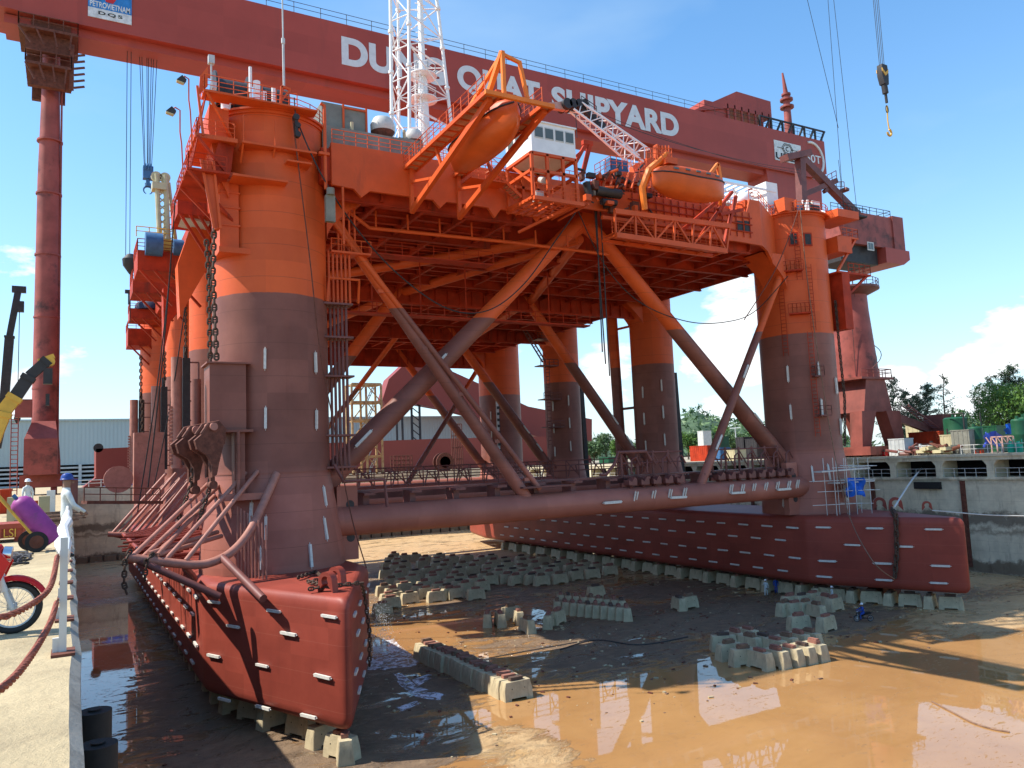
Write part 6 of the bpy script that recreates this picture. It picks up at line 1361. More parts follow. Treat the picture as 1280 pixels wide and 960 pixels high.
# the long row leading from the near pontoon, broad faces across the dock
BS = .92
GA = 'keel blocks in the long row by the near pontoon'
for i in range(19):
    t = i/18; y = 47.0+14.2*t; x = 26.0-.35*t+random.uniform(-.12, .12)
    lab = 'nearest keel block at the sunlit end of the long row' if i == 0 else ('keel block at the hidden far end of the long row' if i == 18 else 'keel block inside the long tight row of concrete blocks')
    place_block(x, y, 0, lab, GA)
# group by the sunlit wedge
G2 = 'loose keel blocks beside the sunlit wedge of water'
for (u, v, rz, lab) in ((612, 786, 1.1, 'left keel block of the loose group beside the bright water wedge'), (628, 786, 1.25, 'keel block second from left beside the bright water wedge'), (641, 777, .2, 'tall-looking keel block standing behind the loose group'),
                        (651, 783, 1.3, 'narrow keel block in the middle of the loose group'), (662, 794, 1.45, 'small foremost keel block standing apart on the bright water'), (689, 788, .9, 'keel block right of the foremost small one'), (700, 783, .5, 'rightmost keel block of the loose group')):
    p = P(u, v-3, z=FLZ); place_block(p.x, p.y+.4, rz, lab, G2)
G3 = 'keel blocks in the short row at the middle of the floor'
for i in range(10):
    p = P(697+i*9.6, 765.5+i*1.0, z=FLZ); place_block(p.x, p.y, R(62), 'rightmost keel block of the short middle row' if i == 9 else ('leftmost keel block of the short middle row' if i == 0 else 'keel block within the short middle row'), G3)
for i in range(9):
    p = P(702+i*9.6, 758+i*1.0, z=FLZ); place_block(p.x+.3, p.y+.6, R(62), 'keel block hidden at the back of the short middle row', G3)
p = P(745, 746, z=FLZ); place_block(p.x, p.y, 0, 'lone keel block behind the short middle row', 'stray keel blocks')
p = P(849, 762, z=FLZ); place_block(p.x, p.y, R(75), 'left one of a close pair of keel blocks on the dark floor', 'stray keel blocks'); p = P(861, 760, z=FLZ); place_block(p.x, p.y, R(5), 'right one of a close pair of keel blocks on the dark floor', 'stray keel blocks')
G5 = 'keel blocks of the sunlit cluster on the right'
k = 0
pos5 = [(912, 827, -8), (930, 834, -12), (951, 838, -62), (971, 836, -58), (988, 833, -60), (1004, 830, -62), (1019, 827, -64), (938, 818, -60), (955, 817, -58), (970, 822, -60), (984, 818, -62), (999, 814, -62), (1013, 812, -62), (905, 816, -30), (920, 812, -60), (936, 808, -60)]
for (u, v, a) in pos5:
    p = P(u, v-3, z=FLZ); k += 1; place_block(p.x, p.y, R(a+(60 if a < -40 else 0)+90*(a < -40)*1.0), 'foremost keel block of the sunlit right cluster' if (u, v) == (951, 838) else ('leftmost keel block of the sunlit right cluster' if (u, v) == (912, 827) else 'keel block packed into the sunlit right cluster'), G5)
G6 = 'keel blocks of the shaded cluster by the workers'
for (u, v, a, lab) in ((982, 771, 10, 0), (994, 771, 0, 0), (1008, 770, 0, 0), (1021, 774, 80, 0), (1033, 763, 85, 0), (1043, 765, 10, 0), (988, 762, 0, 0), (1003, 761, 0, 0), (1017, 758, 0, 0), (999, 789, -12, 'left keel block standing in front of the shaded cluster'), (1033, 790, 8, 'right keel block standing in front of the shaded cluster')):
    p = P(u, v-2, z=FLZ); place_block(p.x, p.y, R(a), lab or 'keel block packed into the shaded cluster by the workers', G6)
# the big field of spare blocks
G4 = 'spare keel blocks stored in the big field behind'
random.seed(77); n = 0
edge = [(478, 766), (520, 757), (590, 754), (620, 736), (690, 733), (760, 722), (775, 716)]
def ymax(u):
    for (a, b), (c, d) in zip(edge, edge[1:]):
        if a <= u <= c: return b+(d-b)*(u-a)/(c-a)
    return 700
x = 31.5
while x < 64:
    y = 82.0+max(0, (x-40))*.10; 
    yend = 132-max(0, x-46)*1.75
    j = 0
    while y < yend:
        q = AX*0
        rel = Vector((x, y, FLZ))-EYE; c = AX*rel.x+AY*rel.y+AZ*rel.z; u = CX+FPX*c.x/c.z; v = CY+FPX*c.y/c.z
        if 476 < u < 775 and v < ymax(u)-2 and random.random() > .12:
            place_block(x+random.uniform(-.5, .5), y+random.uniform(-.5, .5), random.uniform(-.2, .2), 'spare keel block somewhere inside the big dark storage field', G4); n += 1
        y += 2.75 if y < 96 else 4.2; j += 1
    x += 2.62
for i, (u, v) in enumerate(((487, 762), (512, 756), (545, 754), (562, 750), (595, 751), (634, 731), (665, 732), (699, 731), (493, 755), (478, 770))):
    p = P(u, v-2, z=FLZ); place_block(p.x, p.y, random.uniform(-.2, .2), 'keel block on the near fringe of the big storage field', 'keel blocks fringing the big storage field')
# blocks carrying the pontoons
G7 = 'keel blocks carrying the pontoons'
HP = 1.28
for side, x0 in ((1, X2-18.9),):
    for i in range(30):
        y = 57+i*2.35; place_block(x0+1.75, y, 0 if i % 2 else R(90), 'concrete keel block under the inner edge of the far pontoon', G7, k=0 if i % 2 else 2, s=1.)
for i in range(8): t = i/7.; place_block(X2-17.2+4.4*t, 56.0+NR-11.6*t, R(-60 if i % 2 else 20), 'concrete keel block under the bow face of the far pontoon', G7, k=2)
for i, (x, y, a) in enumerate(((13.1, 43.6, -68), (12.9, 46.2, 20), (12.2, 48.6, -68), (11.2, 51.2, 15), (10.4, 53.6, -60), (9.8, 56.2, 10), (14.2, 49.6, 60), (15.4, 53, 60))):
    place_block(x, y, R(a), ('foremost keel block at the very tip of the near pontoon' if i == 0 else 'concrete keel block under the bow of the near pontoon'), G7, k=i % 4)
for i in range(14):
    y = 59+i*3.6; place_block(9.6, y, 0, 'concrete keel block under the outboard edge of the near pontoon', G7, k=2)
p = P(430, 948, z=FLZ); place_block(p.x, p.y-.1, R(80), 'pale keel block standing in front of the near pontoon tip', 'stray keel blocks', s=.95)
for r in PROT:
    for c in list(r.children): bpy.data.objects.remove(c)
    bpy.data.objects.remove(r)
# ------------------------------------------------------------------ people
def person(loc, rz, label, suit, helmet, pose='stand', h=1.72, shade=(.22, .12, .08)):
    """one skinned body with tapered limbs, clothes by height, hair/helmet as children"""
    me = bpy.data.meshes.new('person'); s = h/1.72
    J = {}
    def v(n, x, y, z, r, r2=None): J[n] = (len(J), (x*s, y*s, z*s), (r*s, (r2 or r)*s))
    st = {'stand': (.0, .0), 'walk': (.22, -.20)}.get(pose, (0, 0)); kn = .05
    if pose != 'ride':
        v('pel', 0, 0, .95, .15, .12); v('bel', 0, .0, 1.08, .145, .11); v('che', 0, .01, 1.28, .165, .12); v('nk', 0, .01, 1.46, .065); v('hd0', 0, -.0, 1.54, .075, .08); v('hd1', 0, -.015, 1.64, .09, .10); v('hd2', 0, -.0, 1.71, .06, .07)
        for sd, f, nm in ((-1, st[0], 'l'), (1, st[1], 'r')):
            v('hip'+nm, .09*sd, 0, .90, .105); v('kne'+nm, .10*sd, -f*.7-.03, .50, .068); v('ank'+nm, .10*sd, -f*1.1+.02, .09, .048); v('toe'+nm, .11*sd, -f*1.1-.15, .04, .042)
    else:
        v('pel', 0, 0, .80, .16, .13); v('bel', 0, -.03, .95, .145, .11); v('che', 0, -.06, 1.15, .165, .12); v('nk', 0, -.07, 1.33, .065); v('hd0', 0, -.08, 1.41, .075); v('hd1', 0, -.09, 1.51, .09, .1); v('hd2', 0, -.08, 1.58, .06)
        for sd, nm in ((-1, 'l'), (1, 'r')): v('hip'+nm, .11*sd, -.02, .76, .105); v('kne'+nm, .17*sd, -.38, .66, .07); v('ank'+nm, .17*sd, -.30, .24, .05); v('toe'+nm, .17*sd, -.44, .2, .042)
    zc = J['che'][1][2]/s; yc = J['che'][1][1]/s
    arms = {'stand': ((-.03, .28, -.02, -.12), (-.03, .28, -.02, -.12)), 'walk': ((.10, .26, -.0, .05), (-.10, .26, -.22, -.2)), 'rail': ((-.10, .26, -.32, -.06), (-.10, .26, -.32, -.06)), 'ride': ((-.22, .18, -.50, -.12), (-.22, .18, -.5, -.12)), 'wave': ((-.03, .28, -.02, -.12), (-.05, -.12, -.2, -.5))}[pose if pose in ('stand', 'walk', 'rail', 'ride', 'wave') else 'stand']
    for sd, nm, (ey, ed, hy, hd) in ((-1, 'l', arms[0]), (1, 'r', arms[1])):
        v('sh'+nm, .19*sd, yc, zc+.10, .068); v('el'+nm, .26*sd, yc+ey, zc+.10-ed, .05); v('wr'+nm, .25*sd, yc+hy, zc-ed-.12+(-hd if pose != 'stand' else -.02), .034); v('ha'+nm, .245*sd, yc+hy-.05, zc-ed-.2+(-hd if pose != 'stand' else -.02), .036, .022)
    E = [('pel', 'bel'), ('bel', 'che'), ('che', 'nk'), ('nk', 'hd0'), ('hd0', 'hd1'), ('hd1', 'hd2')]
    for nm in 'lr': E += [('pel', 'hip'+nm), ('hip'+nm, 'kne'+nm), ('kne'+nm, 'ank'+nm), ('ank'+nm, 'toe'+nm), ('che', 'sh'+nm), ('sh'+nm, 'el'+nm), ('el'+nm, 'wr'+nm), ('wr'+nm, 'ha'+nm)]
    me.from_pydata([J[k][1] for k in J], [(J[a][0], J[b][0]) for a, b in E], []); o = bpy.data.objects.new('person', me); COL.objects.link(o)
    sk = o.modifiers.new('s', 'SKIN'); sk.use_smooth_shade = True
    for k in J: q = me.skin_vertices[0].data[J[k][0]]; q.radius = J[k][2]; q.use_root = (k == 'pel')
    sb = o.modifiers.new('d', 'SUBSURF'); sb.levels = 1; sb.render_levels = 1
    bpy.context.view_layer.update(); m2 = bpy.data.meshes.new_from_object(o.evaluated_get(bpy.context.evaluated_depsgraph_get())); o.modifiers.clear(); o.data = m2
    msk = plain('skin', shade, .55); mboot = M_BLACK
    for q in (suit, msk, mboot): m2.materials.append(q)
    nk = J['nk'][1][2]+.01; hz = {nm: J['wr'+nm][1] for nm in 'lr'}
    for p in m2.polygons:
        c = p.center; mi = 0
        if c.z > nk: mi = 1
        for nm in 'lr':
            w = Vector(J['wr'+nm][1]); e = Vector(J['el'+nm][1]); d = (w-e).normalized()
            if (c-w).dot(d) > .0 and (c-w).length < .2*s: mi = 1
            a = Vector(J['ank'+nm][1])
            if c.z < a.z+.02*s and (c-a).length < .25*s: mi = 2
        p.material_index = mi; p.use_smooth = True
    o.location = loc; o.rotation_euler = (0, 0, rz); tag(o, label, 'person')
    hd = Vector(J['hd1'][1]); mb = MB(); mb.lathe((hd.x, hd.y+.01, hd.z+.015*s), [(.135*s, 0), (.14*s, .015*s), (.125*s, .03*s), (.12*s, .08*s), (.085*s, .13*s), (.02*s, .15*s)], 16); mb.box((hd.x, hd.y-.13*s, hd.z+.02*s), (.17*s, .1*s, .015*s)); mb.build('helmet', helmet, o)
    mb = MB(); mb.box((hd.x, hd.y-.105*s, hd.z-.035*s), (.025*s, .04*s, .05*s)); mb.build('nose', msk, o)
    return o
M_CB = plain('blue_coverall', (.02, .07, .33), .8, var=.25, scale=5, coord='obj'); M_CW = plain('pale_coverall', (.55, .58, .56), .8, var=.15, scale=5, coord='obj'); M_HW = plain('white_helmet', (.75, .75, .75), .35)
M_HB = plain('blue_helmet', (.02, .05, .22), .35)
def wk(u, v, rz, lab, suit, hel, pose='walk', z=FLZ): p = P(u, v, z=z); return person((p.x, p.y, z), rz, lab, suit, hel, pose)
wk(958, 745, 2.2, 'worker in pale coveralls and white helmet walking by the far pontoon', M_CW, M_HW); wk(970.5, 742, -.6, 'worker in blue coveralls and white helmet standing next to the pale one', M_CB, M_HW, 'stand')
wk(1005, 745, .4, 'worker in blue coveralls and white helmet behind the shaded keel blocks', M_CB, M_HW, 'walk'); wk(1041, 755, 1.2, 'worker in pale coveralls right of the shaded keel blocks', M_CW, M_HW, 'walk')
rp_ = P(1080, 777, z=FLZ); RZm = R(-120)
person((rp_.x, rp_.y, FLZ), RZm, 'rider in blue coveralls and white helmet sitting on the small motorbike', M_CB, M_HW, 'ride')
def wheel(par, c, r, w, ax, spokes=True, tm_=M_BLACK, name='wheel'):
    mb = MB(); x, y, z = c; ring = [(x+(r-w/2)*cos(t)*ax[0], y+(r-w/2)*cos(t)*ax[1], z+(r-w/2)*sin(t)) for t in [2*pi*i/36 for i in range(36)]]
    mb.path(ring, w/2, 10, closed=True); t_ = mb.build(name, tm_, par)
    mb = MB(); r2 = r-w; ring = [(x+r2*cos(t)*ax[0], y+r2*cos(t)*ax[1], z+r2*sin(t)) for t in [2*pi*i/36 for i in range(36)]]; mb.path(ring, w*.22, 6, closed=True)
    n = Vector((-ax[1], ax[0], 0)); c = Vector(c); mb.tube(c-n*.05, c+n*.05, r*.13, 12)
    if spokes:
        for i in range(28):
            t = 2*pi*i/28; t2 = t+(.5 if i % 2 else -.5); s = n*(.035 if i % 4 < 2 else -.035)
            mb.tube(c+s+Vector((cos(t2)*ax[0], cos(t2)*ax[1], sin(t2)))*r*.12, c+Vector((cos(t)*ax[0], cos(t)*ax[1], sin(t)))*r2, .0022 if r < .4 else .01, 3)
    mb.build('rim', M_LGREY, t_); return t_
def motorbike(loc, rz, label, paint, full=True):
    t = thing('motorcycle', label, 'motorcycle', loc, rz); r = .285
    wheel(t, (.62, 0, r), r, .07, (1, 0)); wheel(t, (-.60, 0, r), r, .08, (1, 0))
    mb = MB()
    for y in (-.075, .075): mb.tube((.62, y, r), (.44, y, .78), .026, 10); mb.tube((.55, y, .47), (.46, y, .73), .036, 10)
    mb.tube((.62, -.09, r), (.62, .09, r), .02, 8); mb.tube((.40, -.3, .98), (.40, .3, .98), .014, 8); mb.tube((.44, 0, .72), (.40, 0, .98), .03, 8); mb.box((.60, .085, r), (.1, .02, .08)); mb.build('front_fork', M_LGREY, t)
    mb = MB(); n = 12; vs = []
    for i in range(n+1):
        a = R(28+i*112/n)
        for wv, dr in ((-.06, -.012), (-.045, .02), (0, .035), (.045, .02), (.06, -.012)): vs.append((.62+(r+.03+dr)*cos(a), wv*(1-.3*abs(i/n-.5)), r+(r+.03+dr)*sin(a)))
    k = len(vs); mb.add(vs+[(x, y, z-.012) for x, y, z in vs], [(i*5+j, i*5+j+1, (i+1)*5+j+1, (i+1)*5+j) for i in range(n) for j in range(4)]+[(k+i*5+j+1, k+i*5+j, k+(i+1)*5+j, k+(i+1)*5+j+1) for i in range(n) for j in range(4)]); mb.build('front_fender', paint, t, 60)
    mb = MB(); 
    for y in (-.2, .2): mb.prism([(.48, y, .95), (.60, y*.8, .78), (.52, y, .60), (.30, y, .34), (.18, y, .38), (.30, y, .62), (.36, y*.9, .9)], (0, -.03 if y > 0 else .03, 0))
    mb.lathe((.44, 0, .90), [(.02, -.08), (.07, -.06), (.09, 0), (.08, .06), (.03, .09)], 16, axis='X'); mb.prism([(.36, -.12, .56), (-.6, -.12, .66), (-.78, -.1, .80), (-.2, -.12, .72), (.3, -.12, .48)], (0, .24, 0)); mb.build('body_shell', paint, t, 50)
    mb = MB(); mb.prism([(.05, -.13, .72), (-.62, -.13, .80), (-.62, -.13, .86), (-.1, -.13, .82), (.05, -.13, .78)], (0, .26, 0)); mb.build('saddle', M_BLACK, t)
    mb = MB(); mb.tube((.1, -.1, .36), (.1, .1, .36), .13, 14); mb.tube((.1, .12, .3), (-.7, .15, .34), .045, 10); mb.tube((-.1, 0, .35), (-.6, .1, r), .03, 8); mb.build('engine', M_DARK, t)
    mb = MB(); mb.tube((.52, 0, .87), (.60, 0, .86), .085, 16); mb.build('headlight', M_CHROME, t); return t
motorbike((rp_.x, rp_.y, FLZ), RZm-pi/2, 'small dark motorbike ridden across the dock floor', M_DARK)
# hull bilge pan under the chain of the far pontoon
q = P(1117, 745, z=FLZ); mb = MB(); mb.b2((q.x-1.4, q.y+.2, FLZ), (q.x+1.6, q.y+2.0, FLZ+1.5)); mb.b2((q.x-1.5, q.y+.1, FLZ+1.5), (q.x+1.7, q.y+2.1, FLZ+1.62)); o = mb.build('steel_box', M_RUST, None, loc=(q.x, q.y, FLZ)); tag(o, 'rusty steel support box under the bow chain of the far pontoon', 'box')
q = P(560, 877, z=FLZ)
# water jet spray beside the near pontoon: white foam sheet on the water
# small debris: stones, timber chips and scale scattered over the mud
random.seed(15); mb = MB()
for k in range(900):
    if k % 3: x, y = random.uniform(18, 92), random.uniform(38, 80)
    else: x, y = random.gauss(40, 14), random.gauss(56, 8)
    if x < 2 or x > 94: continue
    s = random.choice((.05, .07, .1, .16)); mb.box((x, y, FLZ+s*.2), (s*random.uniform(.6, 2.4), s, s*.5), random.uniform(0, 3), m=random.randrange(3))
tag(mb.build('debris', [M_WOOD, M_BLOCK, M_RUST]), 'small stones and timber chips strewn over the dock floor', None, None, 'stuff')
for k, (pts, lab) in enumerate((([(700, 812), (745, 800), (800, 806), (860, 796)], 'thin dark hose lying on the shaded mud in the middle of the floor'), ([(1165, 877), (1190, 890), (1215, 903), (1240, 911), (1262, 915)], 'thin brown rope floating on the bright puddle at lower right'))):
    rope_thing([P(u, v, z=FLZ+.04) for u, v in pts], .05, lab, M_DARK if k == 0 else M_WOOD, 'hose' if k == 0 else 'rope', 'hose' if k == 0 else 'rope')

# black rubber fenders on the near wall
YF = 13.6; ZF = -2.0
for k, (u, yy) in enumerate(((110, 0), (126, 0))):
    p = Vector((.38, 10, ZF)); t = thing('rubber_fender', ('left' if k == 0 else 'right')+' black rubber fender cylinder of the pair on the near dock wall', 'fender', (.38, YF, p.z)); y0 = YF+(-.9 if k else .9)
    mb = MB(); mb.tube((.38, y0, p.z), (.38, y0, p.z-3.5), .25, 22); mb.tube((.38, y0, p.z+.02), (.38, y0, p.z+.03), .1, 12); mb.b2((.06, y0-.1, p.z-.6), (.3, y0+.1, p.z-.4)); child(mb, 'cylinder', M_BLACK, t)
# foam and spray where wash water pours out beside the near pontoon
M_FOAM = newmat('white_foam')[0]; bsf = M_FOAM.node_tree.nodes['Principled BSDF']; bsf.inputs['Base Color'].default_value = (.75, .78, .85, 1); bsf.inputs['Roughness'].default_value = .45; M_FOAM.node_tree.links.new(tm(M_FOAM.node_tree, 'MULTIPLY', tm(M_FOAM.node_tree, 'SUBTRACT', noise(M_FOAM.node_tree, 1.3, 9, .75, dist=1.), .44), 9, clamp=True), bsf.inputs['Alpha']); bump(M_FOAM.node_tree, bsf, noise(M_FOAM.node_tree, 3, 8, .7), .6, .1)
def foam_patch(mb, pts, n=5):
    v = [P(u, w, z=FLZ+.012) for u, w in pts]; c = sum(v, Vector())/len(v); out = []
    for i in range(len(v)):
        a, b = v[i], v[(i+1) % len(v)]
        for k in range(n): p = a.lerp(b, k/n); out.append(p+(p-c)*random.uniform(-.10, .10))
    mb.add([c]+out, [(0, 1+i, 1+(i+1) % len(out)) for i in range(len(out))])
random.seed(71); mb = MB()
foam_patch(mb, [(466, 806), (492, 800), (528, 826), (512, 834), (474, 838), (462, 836)])
foam_patch(mb, [(492, 842), (500, 840), (522, 858), (556, 868), (552, 876), (520, 872), (500, 856)], 4)
foam_patch(mb, [(515, 850), (536, 842), (542, 846), (522, 858)], 4); foam_patch(mb, [(496, 884), (520, 876), (524, 880), (500, 890)], 4)
tag(mb.build('foam', M_FOAM), 'white foam spreading on the water beside the near pontoon', None, None, 'stuff')
mb = MB(); c0_ = P(472, 818, z=FLZ)
for k in range(1500):
    t = random.random(); h = 4.6*(1-t)*random.random()**.8; p = c0_+Vector((random.gauss(.4, .25+.5*(1-h/5)), random.gauss(.3, .5), h)); r = random.uniform(.008, .03)
    mb.add([p+Vector((r, 0, 0)), p+Vector((-r, r, 0)), p+Vector((-r, -r, 0)), p+Vector((0, 0, r*2.5))], [(0, 1, 3), (1, 2, 3), (2, 0, 3), (0, 2, 1)])
tag(mb.build('water_spray', M_WHT), 'fine white water spray falling beside the near pontoon', None, None, 'stuff')
# ------------------------------------------------------------------ the near quay
RP = thing('quay_railing', 'white painted railing posts and pipes along the near quay edge', 'railing', (0, 8.8, 0))
ys_ = [8.82]+[10.9+i*1.9 for i in range(16)]
for i, y in enumerate(ys_):
    mb = MB(); w = .065 if i == 0 else .05; mb.b2((-.045-w/2-.0, y-w/2, 0), (-.045+w/2, y+w/2, 1.10)); mb.b2((-.14, y-.16, .004), (.06, y+.16, .03), 1); mb.b2((-.13, y-.02, 0.03), (-.04, y+.02, .16)); child(mb, 'post', [M_OFFW, M_RUST], RP)
mb = MB()
for z in (1.08, .62): mb.tube((-.045, 12.8, z), (-.045, 41, z), .03, 8)
child(mb, 'pipe_rail', M_OFFW, RP)
mb = MB(); random.seed(2); mb.path([(-.045+random.uniform(-.03, .03), 10.2+.5*k, 1.12+random.uniform(-.05, .05)-.25*(k == 0)) for k in range(8)], [.04, .06, .055, .075, .05, .07, .05, .035], 9); mb.path([(-.045, 9.6, .9), (-.06, 9.8, .98), (-.045, 10.0, .75)], [.05, .085, .045], 9); child(mb, 'cloth_wrap', M_WHT, RP)
def twisted(pts, r, label, mat, L=.055):
    P_ = [Vector(p) for p in pts]; out = []
    for i in range(len(P_)-1):
        p0 = P_[max(i-1, 0)]; p1 = P_[i]; p2 = P_[i+1]; p3 = P_[min(i+2, len(P_)-1)]
        for k in range(10): t = k/10; out.append(.5*((2*p1)+(-p0+p2)*t+(2*p0-5*p1+4*p2-p3)*t*t+(-p0+3*p1-3*p2+p3)*t**3))
    out.append(P_[-1]); tot = 0; fine = []
    for a, b in zip(out, out[1:]):
        n = max(1, int((b-a).length/.02)); fine += [a.lerp(b, k/n) for k in range(n)]
    mb = MB()
    for ph in (0, 2*pi/3, 4*pi/3):
        pts2 = []; s = 0
        for i, p in enumerate(fine):
            d = (fine[min(i+1, len(fine)-1)]-fine[max(i-1, 0)]).normalized(); u = d.cross(Vector((0, 0, 1))).normalized(); w = d.cross(u); a = ph+i*.02/L*1.6; pts2.append(p+(u*cos(a)+w*sin(a))*r*.55)
        mb.path(pts2, r*.55, 6)
    o = mb.build('rope', mat, None, loc=P_[0]); return tag(o, label, 'rope')
M_ROPE = plain('red_brown_rope', (.28, .085, .055), .85, var=.4, scale=20, bmp=.4)
ry = 8.76
twisted([(-.1, ry, .93), P(62, 735, y=7.3), P(28, 762, y=6.4), P(-10, 774, y=6.0), P(-60, 775, y=5.6)], .022, 'upper red-brown twisted rope hung from the first white quay post', M_ROPE)
twisted([(-.1, ry, .50), P(62, 780, y=6.9), P(35, 825, y=5.6), P(0, 862, y=4.8), P(-60, 890, y=4.2)], .022, 'lower red-brown twisted rope hung from the first white quay post', M_ROPE)
MBK = motorbike((-1.15, 10.42, 0), R(-4), 'red motorcycle parked on the quay, only its front wheel in view', M_RED)
# gas cylinder cart
CT = thing('cylinder_cart', 'two-wheeled yellow handcart leaning back under its load', 'handcart', (-.75, 21.9, 0))
w0 = P(38, 676, y=21.6); w1 = P(50, 676, y=21.9)
for c in (Vector((w0.x-.05, 22.5, .24)), Vector((w1.x-.06, 21.7, .24))):
    mb = MB(); mb.tube(c-Vector((0, .05, 0)), c+Vector((0, .05, 0)), .24, 28); tt = mb.build('wheel', M_BLACK); tt.parent = CT; tt.location = -Vector(CT.location); 
    mb = MB(); mb.tube(c-Vector((0, .06, 0)), c+Vector((0, .06, 0)), .15, 20); mb.tube(c-Vector((0, .09, 0)), c+Vector((0, .09, 0)), .035, 10); r_ = mb.build('hub', M_RUST, tt)
base = Vector((-.42, 21.9, .12)); top = Vector((-1.42, 21.9, 1.46))
dcart = (top-base).normalized()
mb = MB()
for y in (-.22, .22): mb.tube(base+Vector((-.12, y, 0)), top+Vector((-.12, y, 0)), .03, 8)
for k in range(5): c = base.lerp(top, .1+.18*k)+Vector((-.12, 0, 0)); mb.tube(c-Vector((0, .22, 0)), c+Vector((0, .22, 0)), .022, 6)
mb.tube(top+Vector((-.12, -.22, 0)), top+Vector((-.4, -.22, .02)), .025, 6); mb.tube(top+Vector((-.12, .22, 0)), top+Vector((-.4, .22, .02)), .025, 6); mb.tube(base+Vector((-.35, 0, .12)), base+Vector((-.12, 0, 0)), .04, 6); child(mb, 'frame', M_YEL, CT)
CYL = thing('gas_cylinder', 'purple gas cylinder lying slanted on the handcart', 'gas cylinder', tuple(base))
mb = MB(); M_PUR = plain('purple_paint', (.28, .045, .21), .5, var=.2, scale=4, dirt=((.16, .07, .12), .58))
d = dcart; off = Vector((.10, 0, .10)); b0 = base+off; L = 1.3; pr = [(.0, .21), (.03, .245), (.1, .25), (L-.16, .25), (L-.06, .19), (L, .08)]
mb.path([b0+d*s for s, r in pr], [r for s, r in pr], 24); child(mb, 'body', M_PUR, CYL)
mb = MB(); mb.path([b0+d*(L-.02), b0+d*(L+.12)], .045, 10); mb.tube(b0+d*(L+.07)-Vector((0, .1, 0)), b0+d*(L+.07)+Vector((0, .1, 0)), .035, 8); child(mb, 'valve', M_BLUEP, CYL)
mb = MB(); up_ = Vector((.74, 0, .55)).normalized()
mb.path([b0+d*.25+Vector((0, -.23*cos(t), 0))+up_*.0+up_*.235*sin(t) for t in [R(q*20) for q in range(10)]], .012, 5); child(mb, 'strap', M_OFFW, CYL)
# worker at the rail
def wq(u, v, y, rz, lab, suit, hel, pose): p = P(u, v, y=y); return person((p.x, y, 0), rz, lab, suit, hel, pose)
wq(83, 640, 19.5, R(100), 'worker in white coveralls and dark blue helmet leaning at the quay railing', M_CW, M_HB, 'rail')
wq(34, 640, 44, R(40), 'worker in white sitting far down the near quay among boxes', M_CW, M_HW, 'stand')
# containers, cabinets and clutter on the quay
def bin_(u0, v0, u1, v1, y, dep, name, mat, label, cat, ribs=True, feet=True):
    a = P(u0, v1, y=y); b = P(u1, v0, y=y); x0, x1 = a.x, b.x; z1 = b.z; t = thing(name, label, cat, (x0, y, 0))
    mb = MB(); zb = .12 if feet else 0; mb.b2((x0, y, zb), (x1, y+dep, z1)); child(mb, 'body', mat, t)
    mb = MB()
    if ribs:
        n = max(2, int((x1-x0)/.45))
        for k in range(n+1): x = x0+(x1-x0)*k/n; mb.b2((x-.03, y-.035, zb), (x+.03, y-.002, z1-.1))
        mb.b2((x0-.04, y-.05, z1-.1), (x1+.04, y+dep+.04, z1+.03))
        for x in (x0+.15, x1-.15): mb.b2((x-.08, y+.1, 0), (x+.08, y+.3, zb))
        child(mb, 'ribs', mat, t)
    return t, x0, x1, z1
M_REDC = plain('red_bin_paint', (.30, .055, .03), .6, var=.2, dirt=((.12, .05, .03), .55)); M_BEI = plain('beige_cabinet', (.37, .33, .19), .55, var=.12, dirt=((.25, .2, .12), .6))
t, x0, x1, z1 = bin_(-30, 655, 30, 677, 26, 1.5, 'waste_bin', M_REDC, 'red-brown open steel bin with stencilled yellow letters', 'bin')
text('LSI', P(5, 660, y=26).x, P(20, 660, y=26).x, z1*.30, z1*.78, 25.96, M_YEL, t, 'stencil', .0, .01)
for (u0, v0, u1, v1, y, dep, nm, mat, lab) in ((8, 621, 32, 655, 34, 1.0, 'cabinet', M_BEI, 'tall beige cabinet standing behind the red-brown bin'), (48, 620, 62, 650, 36, .8, 'cabinet', M_BEI, 'smaller beige cabinet left of the worker at the rail'),
        (58, 613, 69, 640, 44, 1.2, 'cabinet', M_OFFW, 'white cabinet behind the smaller beige one'), (78, 598, 97, 620, 62, 2, 'container', M_MAR, 'maroon steel container near the gantry leg foot'), (0, 612, 12, 640, 50, 2, 'container', M_REDO, 'orange-red container at the left frame edge'),
        (40, 626, 47, 650, 40, .8, 'drum', M_REDO, 'orange drum between the two beige cabinets')):
    bin_(u0, v0, u1, v1, y, dep, nm, mat, lab, nm, ribs=nm == 'container', feet=False)
random.seed(31)
heap = [('timber_pile', 'timber pile with pale planks beside the quay railing', 'timber', 74, 652, 33, M_WOOD), ('rope_heap', 'tangled dark hoses on the ground beside the red bin', 'hose', 14, 688, 20, M_DARK)]
for nm, lab, cat, u, v, y, mat in heap:
    p = P(u, v, y=y); mb = MB()
    for k in range(16):
        if nm == 'timber_pile': a = Vector((p.x-1.1+random.uniform(-.3, .3), y+random.uniform(-1, 2), .08+.07*(k//3))); mb.bar(a, a+Vector((1.7, random.uniform(-.6, .6), random.uniform(-.03, .05))), .16, .06)
        else: c = Vector((p.x-.2+random.uniform(-.3, .3), y+random.uniform(-1, 1), .04)); mb.path([c+Vector((.35*cos(t), .9*sin(t), .02*sin(3*t))) for t in [R(q*40+k*20) for q in range(8)]], .025, 6)
    o = mb.build(nm, mat, None, loc=(p.x, y, 0)); tag(o, lab, cat)
